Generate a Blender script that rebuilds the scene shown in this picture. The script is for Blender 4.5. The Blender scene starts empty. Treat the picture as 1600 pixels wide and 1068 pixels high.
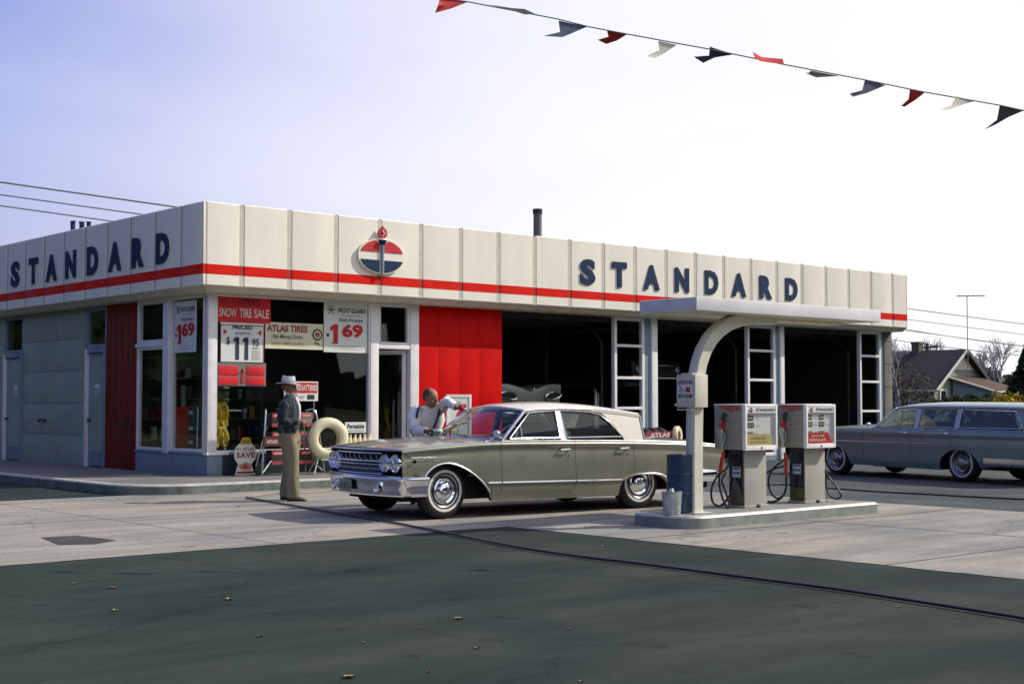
import bpy, bmesh, math, random
from mathutils import Matrix, Vector, Euler, noise
random.seed(7)
R = math.radians
SC = bpy.context.scene
COL = SC.collection

# ------------------------------------------------------------------ camera
CAM_H = 1.4
FPX = 2180.0
YAW = R(48.9)                       # world X runs along the station front, Y into the building
PITCH = math.atan(94 / FPX)
cd = bpy.data.cameras.new("camera")
cam = bpy.data.objects.new("camera", cd)
COL.objects.link(cam)
cd.sensor_width = 36
cd.lens = 36 * FPX / 1600
cd.clip_start = 0.1
cd.clip_end = 3000
cam.location = (0, 0, CAM_H)
cam.rotation_euler = (R(90) + PITCH, 0, YAW - R(90))
SC.camera = cam

# ------------------------------------------------------------------ sky, sun, exposure
SUN_AZ = R(-27)                     # towards the sun, measured from +X (world)
SUN_EL = R(39)
SUN = Vector((math.cos(SUN_AZ) * math.cos(SUN_EL), math.sin(SUN_AZ) * math.cos(SUN_EL), math.sin(SUN_EL)))
w = bpy.data.worlds.new("World")
SC.world = w
w.use_nodes = True
nt = w.node_tree
N = nt.nodes
for n in list(N):
    N.remove(n)
out = N.new("ShaderNodeOutputWorld")
bg = N.new("ShaderNodeBackground")
sky = N.new("ShaderNodeTexSky")
sky.sky_type = 'NISHITA'
sky.sun_disc = False
sky.sun_elevation = SUN_EL
sky.sun_rotation = R(90) - SUN_AZ
sky.air_density = 1.0
sky.dust_density = 2.5
sky.ozone_density = 2.2
tc = N.new("ShaderNodeTexCoord")
# thin bright haze veil thickening towards the sun's side of the sky
dot = N.new("ShaderNodeVectorMath"); dot.operation = 'DOT_PRODUCT'
hd = Vector((math.sin(YAW) * .93 + math.cos(YAW) * .1, -math.cos(YAW) * .93 + math.sin(YAW) * .1, -0.30))
dot.inputs[1].default_value = hd
cl = N.new("ShaderNodeTexNoise"); cl.inputs['Scale'].default_value = 1.6; cl.inputs['Detail'].default_value = 4
mp = N.new("ShaderNodeMapping"); mp.inputs['Scale'].default_value = (1, 1, 3.2)
ca = N.new("ShaderNodeMath"); ca.operation = 'MULTIPLY_ADD'; ca.inputs[1].default_value = .50; ca.inputs[2].default_value = -.25
ad = N.new("ShaderNodeMath"); ad.operation = 'ADD'
mr = N.new("ShaderNodeMapRange"); mr.interpolation_type = 'SMOOTHSTEP'
mr.inputs['From Min'].default_value = -.40
mr.inputs['From Max'].default_value = .26
tint = N.new("ShaderNodeMix"); tint.data_type = 'RGBA'; tint.blend_type = 'MULTIPLY'
tint.inputs['Factor'].default_value = 1
SKY_STR = .128
tint.inputs[7].default_value = (1.22, 1.06, 1.56, 1)
mul = N.new("ShaderNodeVectorMath"); mul.operation = 'SCALE'; mul.inputs['Scale'].default_value = SKY_STR
mx = N.new("ShaderNodeMix"); mx.data_type = 'RGBA'
mx.inputs[7].default_value = (1.04, 1.03, 1.06, 1)
L = nt.links.new
L(tc.outputs['Generated'], dot.inputs[0]); L(tc.outputs['Generated'], mp.inputs['Vector']); L(mp.outputs[0], cl.inputs['Vector'])
L(cl.outputs['Fac'], ca.inputs[0]); L(dot.outputs['Value'], ad.inputs[0]); L(ca.outputs[0], ad.inputs[1])
L(ad.outputs[0], mr.inputs['Value']); L(sky.outputs[0], tint.inputs[6]); L(tint.outputs[2], mul.inputs[0])
L(mr.outputs[0], mx.inputs['Factor']); L(mul.outputs[0], mx.inputs[6]); L(mx.outputs[2], bg.inputs['Color'])
bg.inputs['Strength'].default_value = 1.0
L(bg.outputs[0], out.inputs['Surface'])

sl = bpy.data.lights.new("sun", 'SUN')
sl.energy = 4.2
sl.angle = R(.6)
sl.color = (1, .93, .82)
so = bpy.data.objects.new("sun", sl)
COL.objects.link(so)
so.location = (60, -20, 50)
so.rotation_euler = SUN.to_track_quat('Z', 'Y').to_euler()
SC.view_settings.view_transform = 'Standard'
SC.view_settings.look = 'None'
SC.view_settings.exposure = 0.0
SC.view_settings.gamma = 1.0
SC.render.engine = 'CYCLES'
SC.cycles.max_bounces = 8
SC.cycles.transparent_max_bounces = 24
SC.cycles.caustics_reflective = False
SC.cycles.caustics_refractive = False

# ------------------------------------------------------------------ materials
MATS = {}
def mat(name, col, rough=.6, metal=0., var=.12, scale=3., bump=0., bscale=60., coat=0., stretch=None, col2=None, spots=0., spec=.5):
    """Principled surface with procedural colour variation, streaks and fine bump."""
    if name in MATS:
        return MATS[name]
    m = bpy.data.materials.new(name)
    m.use_nodes = True
    t = m.node_tree; n = t.nodes; l = t.links.new
    b = n["Principled BSDF"]
    b.inputs['Roughness'].default_value = rough
    b.inputs['Metallic'].default_value = metal
    b.inputs['Coat Weight'].default_value = coat
    b.inputs['Specular IOR Level'].default_value = spec
    c = n.new("ShaderNodeTexCoord")
    mpn = n.new("ShaderNodeMapping")
    if stretch:
        mpn.inputs['Scale'].default_value = stretch
    l(c.outputs['Object'], mpn.inputs['Vector'])
    nz = n.new("ShaderNodeTexNoise")
    nz.inputs['Scale'].default_value = scale
    nz.inputs['Detail'].default_value = 6
    nz.inputs['Roughness'].default_value = .62
    l(mpn.outputs[0], nz.inputs['Vector'])
    rp = n.new("ShaderNodeValToRGB")
    c2 = col2 if col2 else tuple(max(0, x * (1 - 2 * var)) for x in col)
    c1 = tuple(min(1, x * (1 + var)) for x in col)
    rp.color_ramp.elements[0].position = .30
    rp.color_ramp.elements[0].color = (*c2, 1)
    rp.color_ramp.elements[1].position = .68
    rp.color_ramp.elements[1].color = (*c1, 1)
    l(nz.outputs['Fac'], rp.inputs['Fac'])
    l(rp.outputs[0], b.inputs['Base Color'])
    rr = n.new("ShaderNodeMapRange")
    rr.inputs['To Min'].default_value = max(0.02, rough - .08)
    rr.inputs['To Max'].default_value = min(1, rough + .1)
    l(nz.outputs['Fac'], rr.inputs['Value'])
    l(rr.outputs[0], b.inputs['Roughness'])
    if bump:
        bn = n.new("ShaderNodeTexNoise"); bn.inputs['Scale'].default_value = bscale; bn.inputs['Detail'].default_value = 3
        bp = n.new("ShaderNodeBump"); bp.inputs['Strength'].default_value = bump; bp.inputs['Distance'].default_value = .01
        l(mpn.outputs[0], bn.inputs['Vector']); l(bn.outputs['Fac'], bp.inputs['Height']); l(bp.outputs[0], b.inputs['Normal'])
    MATS[name] = m
    return m

def glass(name, tint=(.8, .85, .83), refl=1.0, ior=1.5):
    if name in MATS:
        return MATS[name]
    m = bpy.data.materials.new(name); m.use_nodes = True
    t = m.node_tree; n = t.nodes; l = t.links.new
    n.remove(n["Principled BSDF"])
    o = n["Material Output"]
    tr = n.new("ShaderNodeBsdfTransparent"); tr.inputs[0].default_value = (*tint, 1)
    gl = n.new("ShaderNodeBsdfGlossy"); gl.inputs['Roughness'].default_value = .015
    gl.inputs['Color'].default_value = (.95, .97, .97, 1)
    ge = n.new("ShaderNodeNewGeometry"); dt = n.new("ShaderNodeVectorMath"); dt.operation = 'DOT_PRODUCT'
    l(ge.outputs['Normal'], dt.inputs[0]); l(ge.outputs['Incoming'], dt.inputs[1])
    ab = n.new("ShaderNodeMath"); ab.operation = 'ABSOLUTE'; l(dt.outputs['Value'], ab.inputs[0])
    om = n.new("ShaderNodeMath"); om.operation = 'SUBTRACT'; om.inputs[0].default_value = 1; l(ab.outputs[0], om.inputs[1])
    pw = n.new("ShaderNodeMath"); pw.operation = 'POWER'; pw.inputs[1].default_value = 5; l(om.outputs[0], pw.inputs[0])
    sc = n.new("ShaderNodeMath"); sc.operation = 'MULTIPLY_ADD'; sc.inputs[1].default_value = .92 * refl; sc.inputs[2].default_value = .035 * refl
    nz = n.new("ShaderNodeTexNoise"); nz.inputs['Scale'].default_value = 1.3
    c = n.new("ShaderNodeTexCoord"); l(c.outputs['Object'], nz.inputs['Vector'])
    bp = n.new("ShaderNodeBump"); bp.inputs['Strength'].default_value = .03; bp.inputs['Distance'].default_value = .05
    l(nz.outputs['Fac'], bp.inputs['Height']); l(bp.outputs[0], gl.inputs['Normal'])
    mxs = n.new("ShaderNodeMixShader")
    l(pw.outputs[0], sc.inputs[0]); l(sc.outputs[0], mxs.inputs[0]); l(tr.outputs[0], mxs.inputs[1]); l(gl.outputs[0], mxs.inputs[2])
    l(mxs.outputs[0], o.inputs['Surface'])
    MATS[name] = m
    return m

M = {}
M['enamel'] = mat('cream porcelain enamel', (.87, .84, .73), .45, var=.02, scale=1.3, col2=(.80, .77, .66), bump=.03, bscale=9, stretch=(1.6, 1.6, .5), spec=.3)
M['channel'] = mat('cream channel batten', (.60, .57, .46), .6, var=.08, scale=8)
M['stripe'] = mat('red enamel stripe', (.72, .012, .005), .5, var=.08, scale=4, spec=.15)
M['stripe_gap'] = mat('red enamel in channel', (.42, .015, .012), .5, var=.1)  # darker copy of the stripe red; shade of the recess put into the colour
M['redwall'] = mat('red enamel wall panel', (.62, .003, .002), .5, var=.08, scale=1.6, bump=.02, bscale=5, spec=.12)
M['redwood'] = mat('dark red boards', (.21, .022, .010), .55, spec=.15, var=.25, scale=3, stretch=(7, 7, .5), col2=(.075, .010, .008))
M['greypanel'] = mat('grey green enamel panel', (.30, .365, .30), .5, spec=.25, var=.07, scale=1.5, bump=.02, bscale=7)
M['base'] = mat('dark polished base panel', (.03, .05, .055), .3, var=.3, scale=2, spec=.4)
M['bluegrey'] = mat('blue grey painted metal', (.20, .28, .34), .5, var=.08, scale=4)
M['alu'] = mat('aluminium frame', (.80, .80, .82), .42, .1, var=.06, scale=6)
M['whiteframe'] = mat('white painted frame', (.86, .85, .84), .45, var=.05, scale=5)
M['letterblue'] = mat('navy letter enamel', (.022, .042, .095), .6, var=.1, scale=5, spec=.12)
M['navy'] = mat('navy print', (.012, .024, .075), .6, var=.1)
M['soffit'] = mat('soffit paint', (.62, .58, .44), .7, var=.08)
M['roofing'] = mat('gravel roofing', (.18, .17, .16), .9, var=.2, scale=30)
M['inner'] = mat('interior wall darkened for shade', (.022, .024, .023), .8, var=.3, scale=2)  # near-black: shade of the unlit bays is put into the wall colour
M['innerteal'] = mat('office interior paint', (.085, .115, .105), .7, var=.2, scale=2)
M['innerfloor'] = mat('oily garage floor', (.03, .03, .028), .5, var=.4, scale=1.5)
M['black'] = mat('black rubber', (.012, .012, .013), .6, var=.2, scale=20)
M['tyre'] = mat('tyre rubber', (.014, .014, .014), .75, var=.2, scale=30, bump=.1, bscale=120)
M['whitewall'] = mat('whitewall rubber', (.72, .71, .66), .6, var=.06)
M['chrome'] = mat('chrome', (.86, .88, .92), .07, 1., var=.03, scale=5)
M['chromedull'] = mat('bright trim', (.72, .74, .78), .24, 1., var=.05, scale=5)
M['white'] = mat('white paint', (.78, .77, .74), .5, var=.05, scale=4)
M['paper'] = mat('white paper', (.70, .74, .70), .75, var=.04, scale=3, bump=.08, bscale=6)
M['creampaper'] = mat('cream paper', (.70, .68, .48), .75, var=.05, scale=3, bump=.08, bscale=6)
M['redprint'] = mat('red print', (.55, .012, .018), .6, var=.1)
M['purpleprint'] = mat('dull purple print', (.16, .015, .05), .6)
M['redposter'] = mat('red poster paper', (.66, .012, .02), .5, var=.15, scale=2.5)
M['pinkprint'] = mat('dull red print', (.30, .035, .05), .6)
M['whiteprint'] = mat('white print', (.8, .74, .70), .6)
M['blackprint'] = mat('black print', (.02, .024, .022), .6)
M['greyprint'] = mat('grey print', (.16, .20, .19), .6)
M['tanprint'] = mat('tan print', (.40, .30, .18), .6)
M['yellow'] = mat('yellow enamel', (.55, .36, .02), .5, var=.15)
M['glass'] = glass('shop glass', (.88, .93, .91), 1.0)
M['carglass'] = glass('car window glass', (.78, .84, .82), 1.3)

# ------------------------------------------------------------------ object helpers
def tag(o, label=None, cat=None, group=None, kind=None):
    if label: o['label'] = label
    if cat: o['category'] = cat
    if group: o['group'] = group
    if kind: o['kind'] = kind
    return o

def thing(name, label, cat, loc=(0, 0, 0), rz=0, group=None):
    o = bpy.data.objects.new(name, None)
    o.empty_display_size = .2
    COL.objects.link(o)
    o.location = loc
    o.rotation_euler = (0, 0, rz)
    return tag(o, label, cat, group)

def copy_tree(o, parent=None):
    c = o.copy()
    COL.objects.link(c)
    if parent is not None:
        c.parent = parent
    for ch in list(o.children):
        copy_tree(ch, c)
    return c

def frame(o, xd, yd):
    """4x4 matrix: local x -> xd, local y -> yd, local z -> xd x yd, at o."""
    x = Vector(xd).normalized(); y = Vector(yd).normalized(); z = x.cross(y)
    m = Matrix((x, y, z)).transposed().to_4x4()
    m.translation = Vector(o)
    return m

FONT_CACHE = {}
def text_geo(s, bold, shear=0.):
    k = (s, bold, shear)
    if k in FONT_CACHE:
        return FONT_CACHE[k]
    c = bpy.data.curves.new("t", 'FONT')
    c.body = s
    c.size = 1
    c.offset = bold
    c.shear = shear
    c.resolution_u = 3
    o = bpy.data.objects.new("t", c)
    COL.objects.link(o)
    dg = bpy.context.evaluated_depsgraph_get()
    me = bpy.data.meshes.new_from_object(o.evaluated_get(dg))
    v = [tuple(p.co) for p in me.vertices]
    f = [tuple(p.vertices) for p in me.polygons]
    bpy.data.objects.remove(o); bpy.data.curves.remove(c); bpy.data.meshes.remove(me)
    FONT_CACHE[k] = (v, f)
    return v, f

class MB:
    def __init__(s, T=None):
        s.v = []; s.f = []; s.m = []; s.mats = []
        s.T = T
    def add(s, vs, fs, m, T=None):
        if m not in s.mats:
            s.mats.append(m)
        i = s.mats.index(m); b = len(s.v)
        for p in vs:
            q = Vector(p)
            if T is not None: q = T @ q
            if s.T is not None: q = s.T @ q
            s.v.append(q)
        for f in fs:
            s.f.append([b + k for k in f]); s.m.append(i)
        return s
    def box(s, lo, hi, m, T=None, bev=0.):
        lo = Vector(lo); hi = Vector(hi)
        if bev > 0:
            bm = bmesh.new()
            bmesh.ops.create_cube(bm, size=1)
            d = hi - lo; c = (hi + lo) / 2
            for v in bm.verts:
                v.co = Vector((v.co.x * d.x, v.co.y * d.y, v.co.z * d.z)) + c
            bmesh.ops.bevel(bm, geom=bm.edges[:], offset=bev, segments=2, affect='EDGES', profile=.6)
            bm.verts.index_update()
            s.add([v.co.copy() for v in bm.verts], [[v.index for v in f.verts] for f in bm.faces], m, T)
            bm.free()
            return s
        x0, y0, z0 = lo; x1, y1, z1 = hi
        vs = [(x0, y0, z0), (x1, y0, z0), (x1, y1, z0), (x0, y1, z0), (x0, y0, z1), (x1, y0, z1), (x1, y1, z1), (x0, y1, z1)]
        fs = [(0, 3, 2, 1), (4, 5, 6, 7), (0, 1, 5, 4), (1, 2, 6, 5), (2, 3, 7, 6), (3, 0, 4, 7)]
        return s.add(vs, fs, m, T)
    def quad(s, pts, m, T=None):
        return s.add(pts, [tuple(range(len(pts)))], m, T)
    def cyl(s, p0, p1, r0, r1, m, seg=12, T=None, caps=True):
        return s.tube([p0, p1], [r0, r1], m, seg, T, caps)
    def tube(s, path, r, m, seg=8, T=None, caps=True, flat=None):
        P = [Vector(p) for p in path]
        rs = r if isinstance(r, (list, tuple)) else [r] * len(P)
        vs = []; fs = []
        ref = None
        for i, p in enumerate(P):
            d = (P[min(i + 1, len(P) - 1)] - P[max(i - 1, 0)])
            if d.length < 1e-9: d = Vector((0, 0, 1))
            d.normalize()
            if ref is None:
                ref = Vector((0, 0, 1)) if abs(d.z) < .9 else Vector((1, 0, 0))
            a = d.cross(ref).normalized(); b = a.cross(d).normalized()
            ref = b
            for k in range(seg):
                t = 2 * math.pi * k / seg
                fb = flat if flat else 1
                vs.append(p + a * (rs[i] * math.cos(t)) + b * (rs[i] * fb * math.sin(t)))
        for i in range(len(P) - 1):
            for k in range(seg):
                k2 = (k + 1) % seg
                fs.append((i * seg + k, i * seg + k2, (i + 1) * seg + k2, (i + 1) * seg + k))
        if caps:
            fs.append(tuple(reversed(range(seg))))
            fs.append(tuple((len(P) - 1) * seg + k for k in range(seg)))
        return s.add(vs, fs, m, T)
    def lathe(s, prof, m, seg=24, T=None, sweep=2 * math.pi):
        """prof: (r, z) pairs, revolved round local z."""
        vs = []; fs = []
        full = abs(sweep - 2 * math.pi) < 1e-6
        n = seg if full else seg + 1
        for r, z in prof:
            for k in range(n):
                t = sweep * k / seg
                vs.append((r * math.cos(t), r * math.sin(t), z))
        for i in range(len(prof) - 1):
            for k in range(seg):
                k2 = (k + 1) % n
                fs.append((i * n + k, i * n + k2, (i + 1) * n + k2, (i + 1) * n + k))
        return s.add(vs, fs, m, T)
    def prism(s, pts, d0, d1, m, T=None):
        """2-D outline in local xy, extruded from z=d0 to z=d1 (concave outlines are allowed)."""
        n = len(pts)
        a = sum(pts[i][0] * pts[(i + 1) % n][1] - pts[(i + 1) % n][0] * pts[i][1] for i in range(n))
        if a < 0: pts = pts[::-1]
        vs = [(x, y, d0) for x, y in pts] + [(x, y, d1) for x, y in pts]
        fs = [tuple(reversed(range(n))), tuple(range(n, 2 * n))]
        fs += [(i, (i + 1) % n, n + (i + 1) % n, n + i) for i in range(n)]
        return s.add(vs, fs, m, T)
    def grid(s, rows, m, T=None, closed=False, cap=False):
        """rows of equal length -> quads."""
        n = len(rows[0]); vs = [p for r in rows for p in r]; fs = []
        for i in range(len(rows) - 1):
            for k in range(n if closed else n - 1):
                k2 = (k + 1) % n
                fs.append((i * n + k, i * n + k2, (i + 1) * n + k2, (i + 1) * n + k))
        if cap:
            fs.append(tuple(reversed(range(n))))
            fs.append(tuple((len(rows) - 1) * n + k for k in range(n)))
        return s.add(vs, fs, m, T)
    def text(s, body, T, h, m, width=None, depth=.003, bold=.0, align='c', shear=0.):
        """Lettering h tall (cap height), optionally fitted to width, local x right, y up, raised by depth."""
        v, f = text_geo(body, bold, shear)
        if not v: return s
        x0 = min(p[0] for p in v); x1 = max(p[0] for p in v)
        y0 = min(p[1] for p in v); y1 = max(p[1] for p in v)
        ky = h / max(1e-6, y1 - y0)
        kx = ky if width is None else width / max(1e-6, x1 - x0)
        cx = {'c': (x0 + x1) / 2, 'l': x0, 'r': x1}[align]
        top = [((p[0] - cx) * kx, (p[1] - y0) * ky, depth) for p in v]
        if depth <= .0051:
            return s.add(top, f, m, T)
        bot = [(p[0], p[1], 0) for p in top]
        n = len(v)
        ed = {}
        for fc in f:
            for i in range(len(fc)):
                e = (fc[i], fc[(i + 1) % len(fc)])
                if (e[1], e[0]) in ed: ed.pop((e[1], e[0]))
                else: ed[e] = 1
        fs = list(f) + [(a, n + a, n + b, b) for (a, b) in ed]
        return s.add(top + bot, fs, m, T)
    def ball(s, c, r, m, seg=12, rings=8, T=None):
        rx, ry, rz = r if isinstance(r, (tuple, list)) else (r, r, r)
        rows = []
        for i in range(rings + 1):
            a = math.pi * i / rings
            rows.append([(c[0] + rx * math.sin(a) * math.cos(2 * math.pi * k / seg), c[1] + ry * math.sin(a) * math.sin(2 * math.pi * k / seg), c[2] - rz * math.cos(a)) for k in range(seg)])
        return s.grid(rows, m, T, closed=True)
    def build(s, name, parent=None, smooth=35, merge=False):
        me = bpy.data.meshes.new(name)
        me.from_pydata([tuple(p) for p in s.v], [], s.f)
        for m in s.mats:
            me.materials.append(M[m] if isinstance(m, str) else m)
        me.polygons.foreach_set('material_index', s.m)
        me.update()
        if merge:
            bm = bmesh.new(); bm.from_mesh(me)
            bmesh.ops.remove_doubles(bm, verts=bm.verts, dist=1e-4)
            bmesh.ops.recalc_face_normals(bm, faces=bm.faces)
            bm.to_mesh(me); bm.free()
        if smooth:
            me.polygons.foreach_set('use_smooth', [True] * len(me.polygons))
            me.set_sharp_from_angle(angle=R(smooth))
        o = bpy.data.objects.new(name, me)
        COL.objects.link(o)
        if parent is not None: o.parent = parent
        return o

def interp(x, xs, ys):
    """monotone-ish smooth interpolation through knots"""
    if x <= xs[0]: return ys[0]
    if x >= xs[-1]: return ys[-1]
    for i in range(len(xs) - 1):
        if x <= xs[i + 1]:
            h = xs[i + 1] - xs[i]; t = (x - xs[i]) / h
            def sl(j):
                if j == 0: return (ys[1] - ys[0]) / (xs[1] - xs[0])
                if j == len(xs) - 1: return (ys[-1] - ys[-2]) / (xs[-1] - xs[-2])
                a = (ys[j] - ys[j - 1]) / (xs[j] - xs[j - 1]); b = (ys[j + 1] - ys[j]) / (xs[j + 1] - xs[j])
                return 0 if a * b <= 0 else 2 * a * b / (a + b)
            m0, m1 = sl(i) * h, sl(i + 1) * h
            t2 = t * t; t3 = t2 * t
            return (2 * t3 - 3 * t2 + 1) * ys[i] + (t3 - 2 * t2 + t) * m0 + (-2 * t3 + 3 * t2) * ys[i + 1] + (t3 - t2) * m1
UP = Vector((0, 0, 1))
# ------------------------------------------------------------------ photo ray helper (survey of where things stand)
_fw0 = Vector((math.cos(YAW), math.sin(YAW), 0)); _rt = Vector((math.sin(YAW), -math.cos(YAW), 0))
_fw = _fw0 * math.cos(PITCH) + UP * math.sin(PITCH); _up = -_fw0 * math.sin(PITCH) + UP * math.cos(PITCH)
CAMP = Vector((0, 0, CAM_H))
def ray(x, y): return _fw + _rt * ((x - 800) / FPX) + _up * ((534 - y) / FPX)
def onY(x, y, Y): d = ray(x, y); return CAMP + d * (Y / d.y)
def onX(x, y, X): d = ray(x, y); return CAMP + d * (X / d.x)
def onZ(x, y, z=0.): d = ray(x, y); return CAMP + d * ((z - CAM_H) / d.z)
def onD(x, y, D): d = ray(x, y); return CAMP + d * (D / d.dot(_fw0))

# ------------------------------------------------------------------ ground
def ground_mat(name, c1, c2, scale, rough, stretch, stain, bump, fine):
    m = bpy.data.materials.new(name); m.use_nodes = True
    t = m.node_tree; n = t.nodes; l = t.links.new
    b = n["Principled BSDF"]
    b.inputs['Specular IOR Level'].default_value = .08
    c = n.new("ShaderNodeTexCoord")
    mp = n.new("ShaderNodeMapping"); mp.inputs['Scale'].default_value = stretch
    l(c.outputs['Object'], mp.inputs[0])
    n1 = n.new("ShaderNodeTexNoise"); n1.inputs['Scale'].default_value = scale; n1.inputs['Detail'].default_value = 8; n1.inputs['Roughness'].default_value = .65
    l(mp.outputs[0], n1.inputs[0])
    r1 = n.new("ShaderNodeValToRGB")
    r1.color_ramp.elements[0].position = .32; r1.color_ramp.elements[0].color = (*c2, 1)
    r1.color_ramp.elements[1].position = .66; r1.color_ramp.elements[1].color = (*c1, 1)
    l(n1.outputs[0], r1.inputs[0])
    # broad stains
    n2 = n.new("ShaderNodeTexNoise"); n2.inputs['Scale'].default_value = .42; n2.inputs['Detail'].default_value = 5; n2.inputs['Distortion'].default_value = .8
    l(c.outputs['Object'], n2.inputs[0])
    r2 = n.new("ShaderNodeValToRGB")
    r2.color_ramp.elements[0].position = .36; r2.color_ramp.elements[0].color = (*stain, 1)
    r2.color_ramp.elements[1].position = .56; r2.color_ramp.elements[1].color = (1, 1, 1, 1)
    l(n2.outputs[0], r2.inputs[0])
    mx = n.new("ShaderNodeMix"); mx.data_type = 'RGBA'; mx.blend_type = 'MULTIPLY'; mx.inputs[0].default_value = 1
    l(r1.outputs[0], mx.inputs[6]); l(r2.outputs[0], mx.inputs[7])
    # grit
    n3 = n.new("ShaderNodeTexNoise"); n3.inputs['Scale'].default_value = fine; n3.inputs['Detail'].default_value = 5; n3.inputs['Roughness'].default_value = .75
    l(c.outputs['Object'], n3.inputs[0])
    r3 = n.new("ShaderNodeMapRange"); r3.inputs['From Min'].default_value = .25; r3.inputs['From Max'].default_value = .75
    r3.inputs['To Min'].default_value = .70; r3.inputs['To Max'].default_value = 1.32
    l(n3.outputs[0], r3.inputs[0])
    # pale scuffs and small dark drips
    mp4 = n.new("ShaderNodeMapping"); mp4.inputs['Scale'].default_value = (.35, 1.4, 1); mp4.inputs['Rotation'].default_value = (0, 0, .25); l(c.outputs['Object'], mp4.inputs[0])
    n4 = n.new("ShaderNodeTexNoise"); n4.inputs['Scale'].default_value = 1.9; n4.inputs['Detail'].default_value = 7; n4.inputs['Roughness'].default_value = .7; l(mp4.outputs[0], n4.inputs[0])
    r4 = n.new("ShaderNodeMapRange"); r4.inputs['From Min'].default_value = .60; r4.inputs['From Max'].default_value = .72; r4.inputs['To Min'].default_value = 1; r4.inputs['To Max'].default_value = 1.38; l(n4.outputs[0], r4.inputs[0])
    n5 = n.new("ShaderNodeTexNoise"); n5.inputs['Scale'].default_value = 3.1; n5.inputs['Detail'].default_value = 2; l(c.outputs['Object'], n5.inputs[0])
    r5 = n.new("ShaderNodeMapRange"); r5.inputs['From Min'].default_value = .66; r5.inputs['From Max'].default_value = .74; r5.inputs['To Min'].default_value = 1; r5.inputs['To Max'].default_value = .68; l(n5.outputs[0], r5.inputs[0])
    k1 = n.new("ShaderNodeMath"); k1.operation = 'MULTIPLY'; l(r4.outputs[0], k1.inputs[0]); l(r5.outputs[0], k1.inputs[1])
    dn = n.new("ShaderNodeTexNoise"); dn.inputs['Scale'].default_value = 2.5; l(c.outputs['Object'], dn.inputs[0])
    dm = n.new("ShaderNodeVectorMath"); dm.operation = 'MULTIPLY_ADD'; dm.inputs[1].default_value = (.5, .5, 0); l(dn.outputs['Color'], dm.inputs[0]); l(c.outputs['Object'], dm.inputs[2])
    vo = n.new("ShaderNodeTexVoronoi"); vo.feature = 'DISTANCE_TO_EDGE'; vo.inputs['Scale'].default_value = .30; l(dm.outputs[0], vo.inputs['Vector'])
    rv = n.new("ShaderNodeMapRange"); rv.inputs['From Min'].default_value = .001; rv.inputs['From Max'].default_value = .006; rv.inputs['To Min'].default_value = .78; rv.inputs['To Max'].default_value = 1; l(vo.outputs['Distance'], rv.inputs[0])
    k3 = n.new("ShaderNodeMath"); k3.operation = 'MULTIPLY'; l(k1.outputs[0], k3.inputs[0]); l(rv.outputs[0], k3.inputs[1])
    k2 = n.new("ShaderNodeMath"); k2.operation = 'MULTIPLY'; l(k3.outputs[0], k2.inputs[0]); l(r3.outputs[0], k2.inputs[1])
    m2 = n.new("ShaderNodeVectorMath"); m2.operation = 'SCALE'
    l(mx.outputs[2], m2.inputs[0]); l(k2.outputs[0], m2.inputs['Scale'])
    l(m2.outputs[0], b.inputs['Base Color'])
    rr = n.new("ShaderNodeMapRange"); rr.inputs['To Min'].default_value = rough - .12; rr.inputs['To Max'].default_value = rough + .1
    l(n2.outputs[0], rr.inputs[0]); l(rr.outputs[0], b.inputs['Roughness'])
    bp = n.new("ShaderNodeBump"); bp.inputs['Strength'].default_value = bump; bp.inputs['Distance'].default_value = .02
    l(n3.outputs[0], bp.inputs['Height']); l(bp.outputs[0], b.inputs['Normal'])
    return m
M['asphalt'] = ground_mat('asphalt', (.050, .064, .055), (.024, .035, .030), .9, .9, (.45, 1.5, 1), (.66, .72, .78), .3, 75)
M['lane'] = ground_mat('worn grey lane', (.115, .125, .12), (.06, .072, .075), .9, .85, (1, .35, 1), (.7, .78, .85), .3, 30)
M['concrete'] = ground_mat('brushed concrete', (.38, .352, .30), (.235, .22, .19), 1.1, .85, (.38, 2.2, 1), (.74, .80, .88), .2, 30)
M['soil'] = ground_mat('dry grass and dirt', (.10, .11, .055), (.06, .065, .035), 1.4, .95, (1, 1, 1), (.7, .7, .6), .6, 12)
M['walkc'] = ground_mat('sidewalk concrete', (.26, .25, .225), (.18, .175, .165), 1.5, .85, (1, 1, 1), (.8, .85, .85), .25, 30)
M['curbpaint'] = mat('worn curb paint', (.50, .50, .44), .7, var=.2, scale=9, bump=.2)
M['curbface'] = mat('curb face grey green', (.16, .185, .165), .8, var=.25, scale=4, bump=.2)
M['joint'] = mat('tar joint', (.05, .05, .048), .9, var=.2)

def struct(o): return tag(o, kind='structure')
b = MB(); b.quad([(-400, -400, -.012), (700, -400, -.012), (700, 900, -.012), (-400, 900, -.012)], 'soil')
struct(b.build('ground', smooth=0))
b = MB(); b.quad([(-30, -25, -.008), (60, -25, -.008), (60, 33, -.008), (-30, 33, -.008)], 'asphalt')
struct(b.build('asphalt_lot', smooth=0))
b = MB()
b.quad([(16.75, -24, -.004), (46, -24, -.004), (46, 21.2, -.004), (16.75, 21.2, -.004)], 'lane')
struct(b.build('side_lane', smooth=0))
b = MB()
_e1 = [(x, 12.0 + .045 * noise.noise(Vector((x * 1.9, 1, 0))) + .02 * noise.noise(Vector((x * 9, 5, 0))), -.004) for x in [-20 + 30.4 * k / 260 for k in range(261)]]
_e2 = [(10.40 + .045 * noise.noise(Vector((2, y * 1.9, 0))) + .02 * noise.noise(Vector((6, y * 9, 0))), y, -.004) for y in [12.0 - 36 * k / 300 for k in range(1, 301)]]
b.grid([_e1, [(p[0], 19.75, -.004) for p in _e1]], 'concrete')
b.grid([[_e1[-1]] + _e2, [(16.75, 12.0, -.004)] + [(16.75, p[1], -.004) for p in _e2]], 'concrete')
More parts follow.
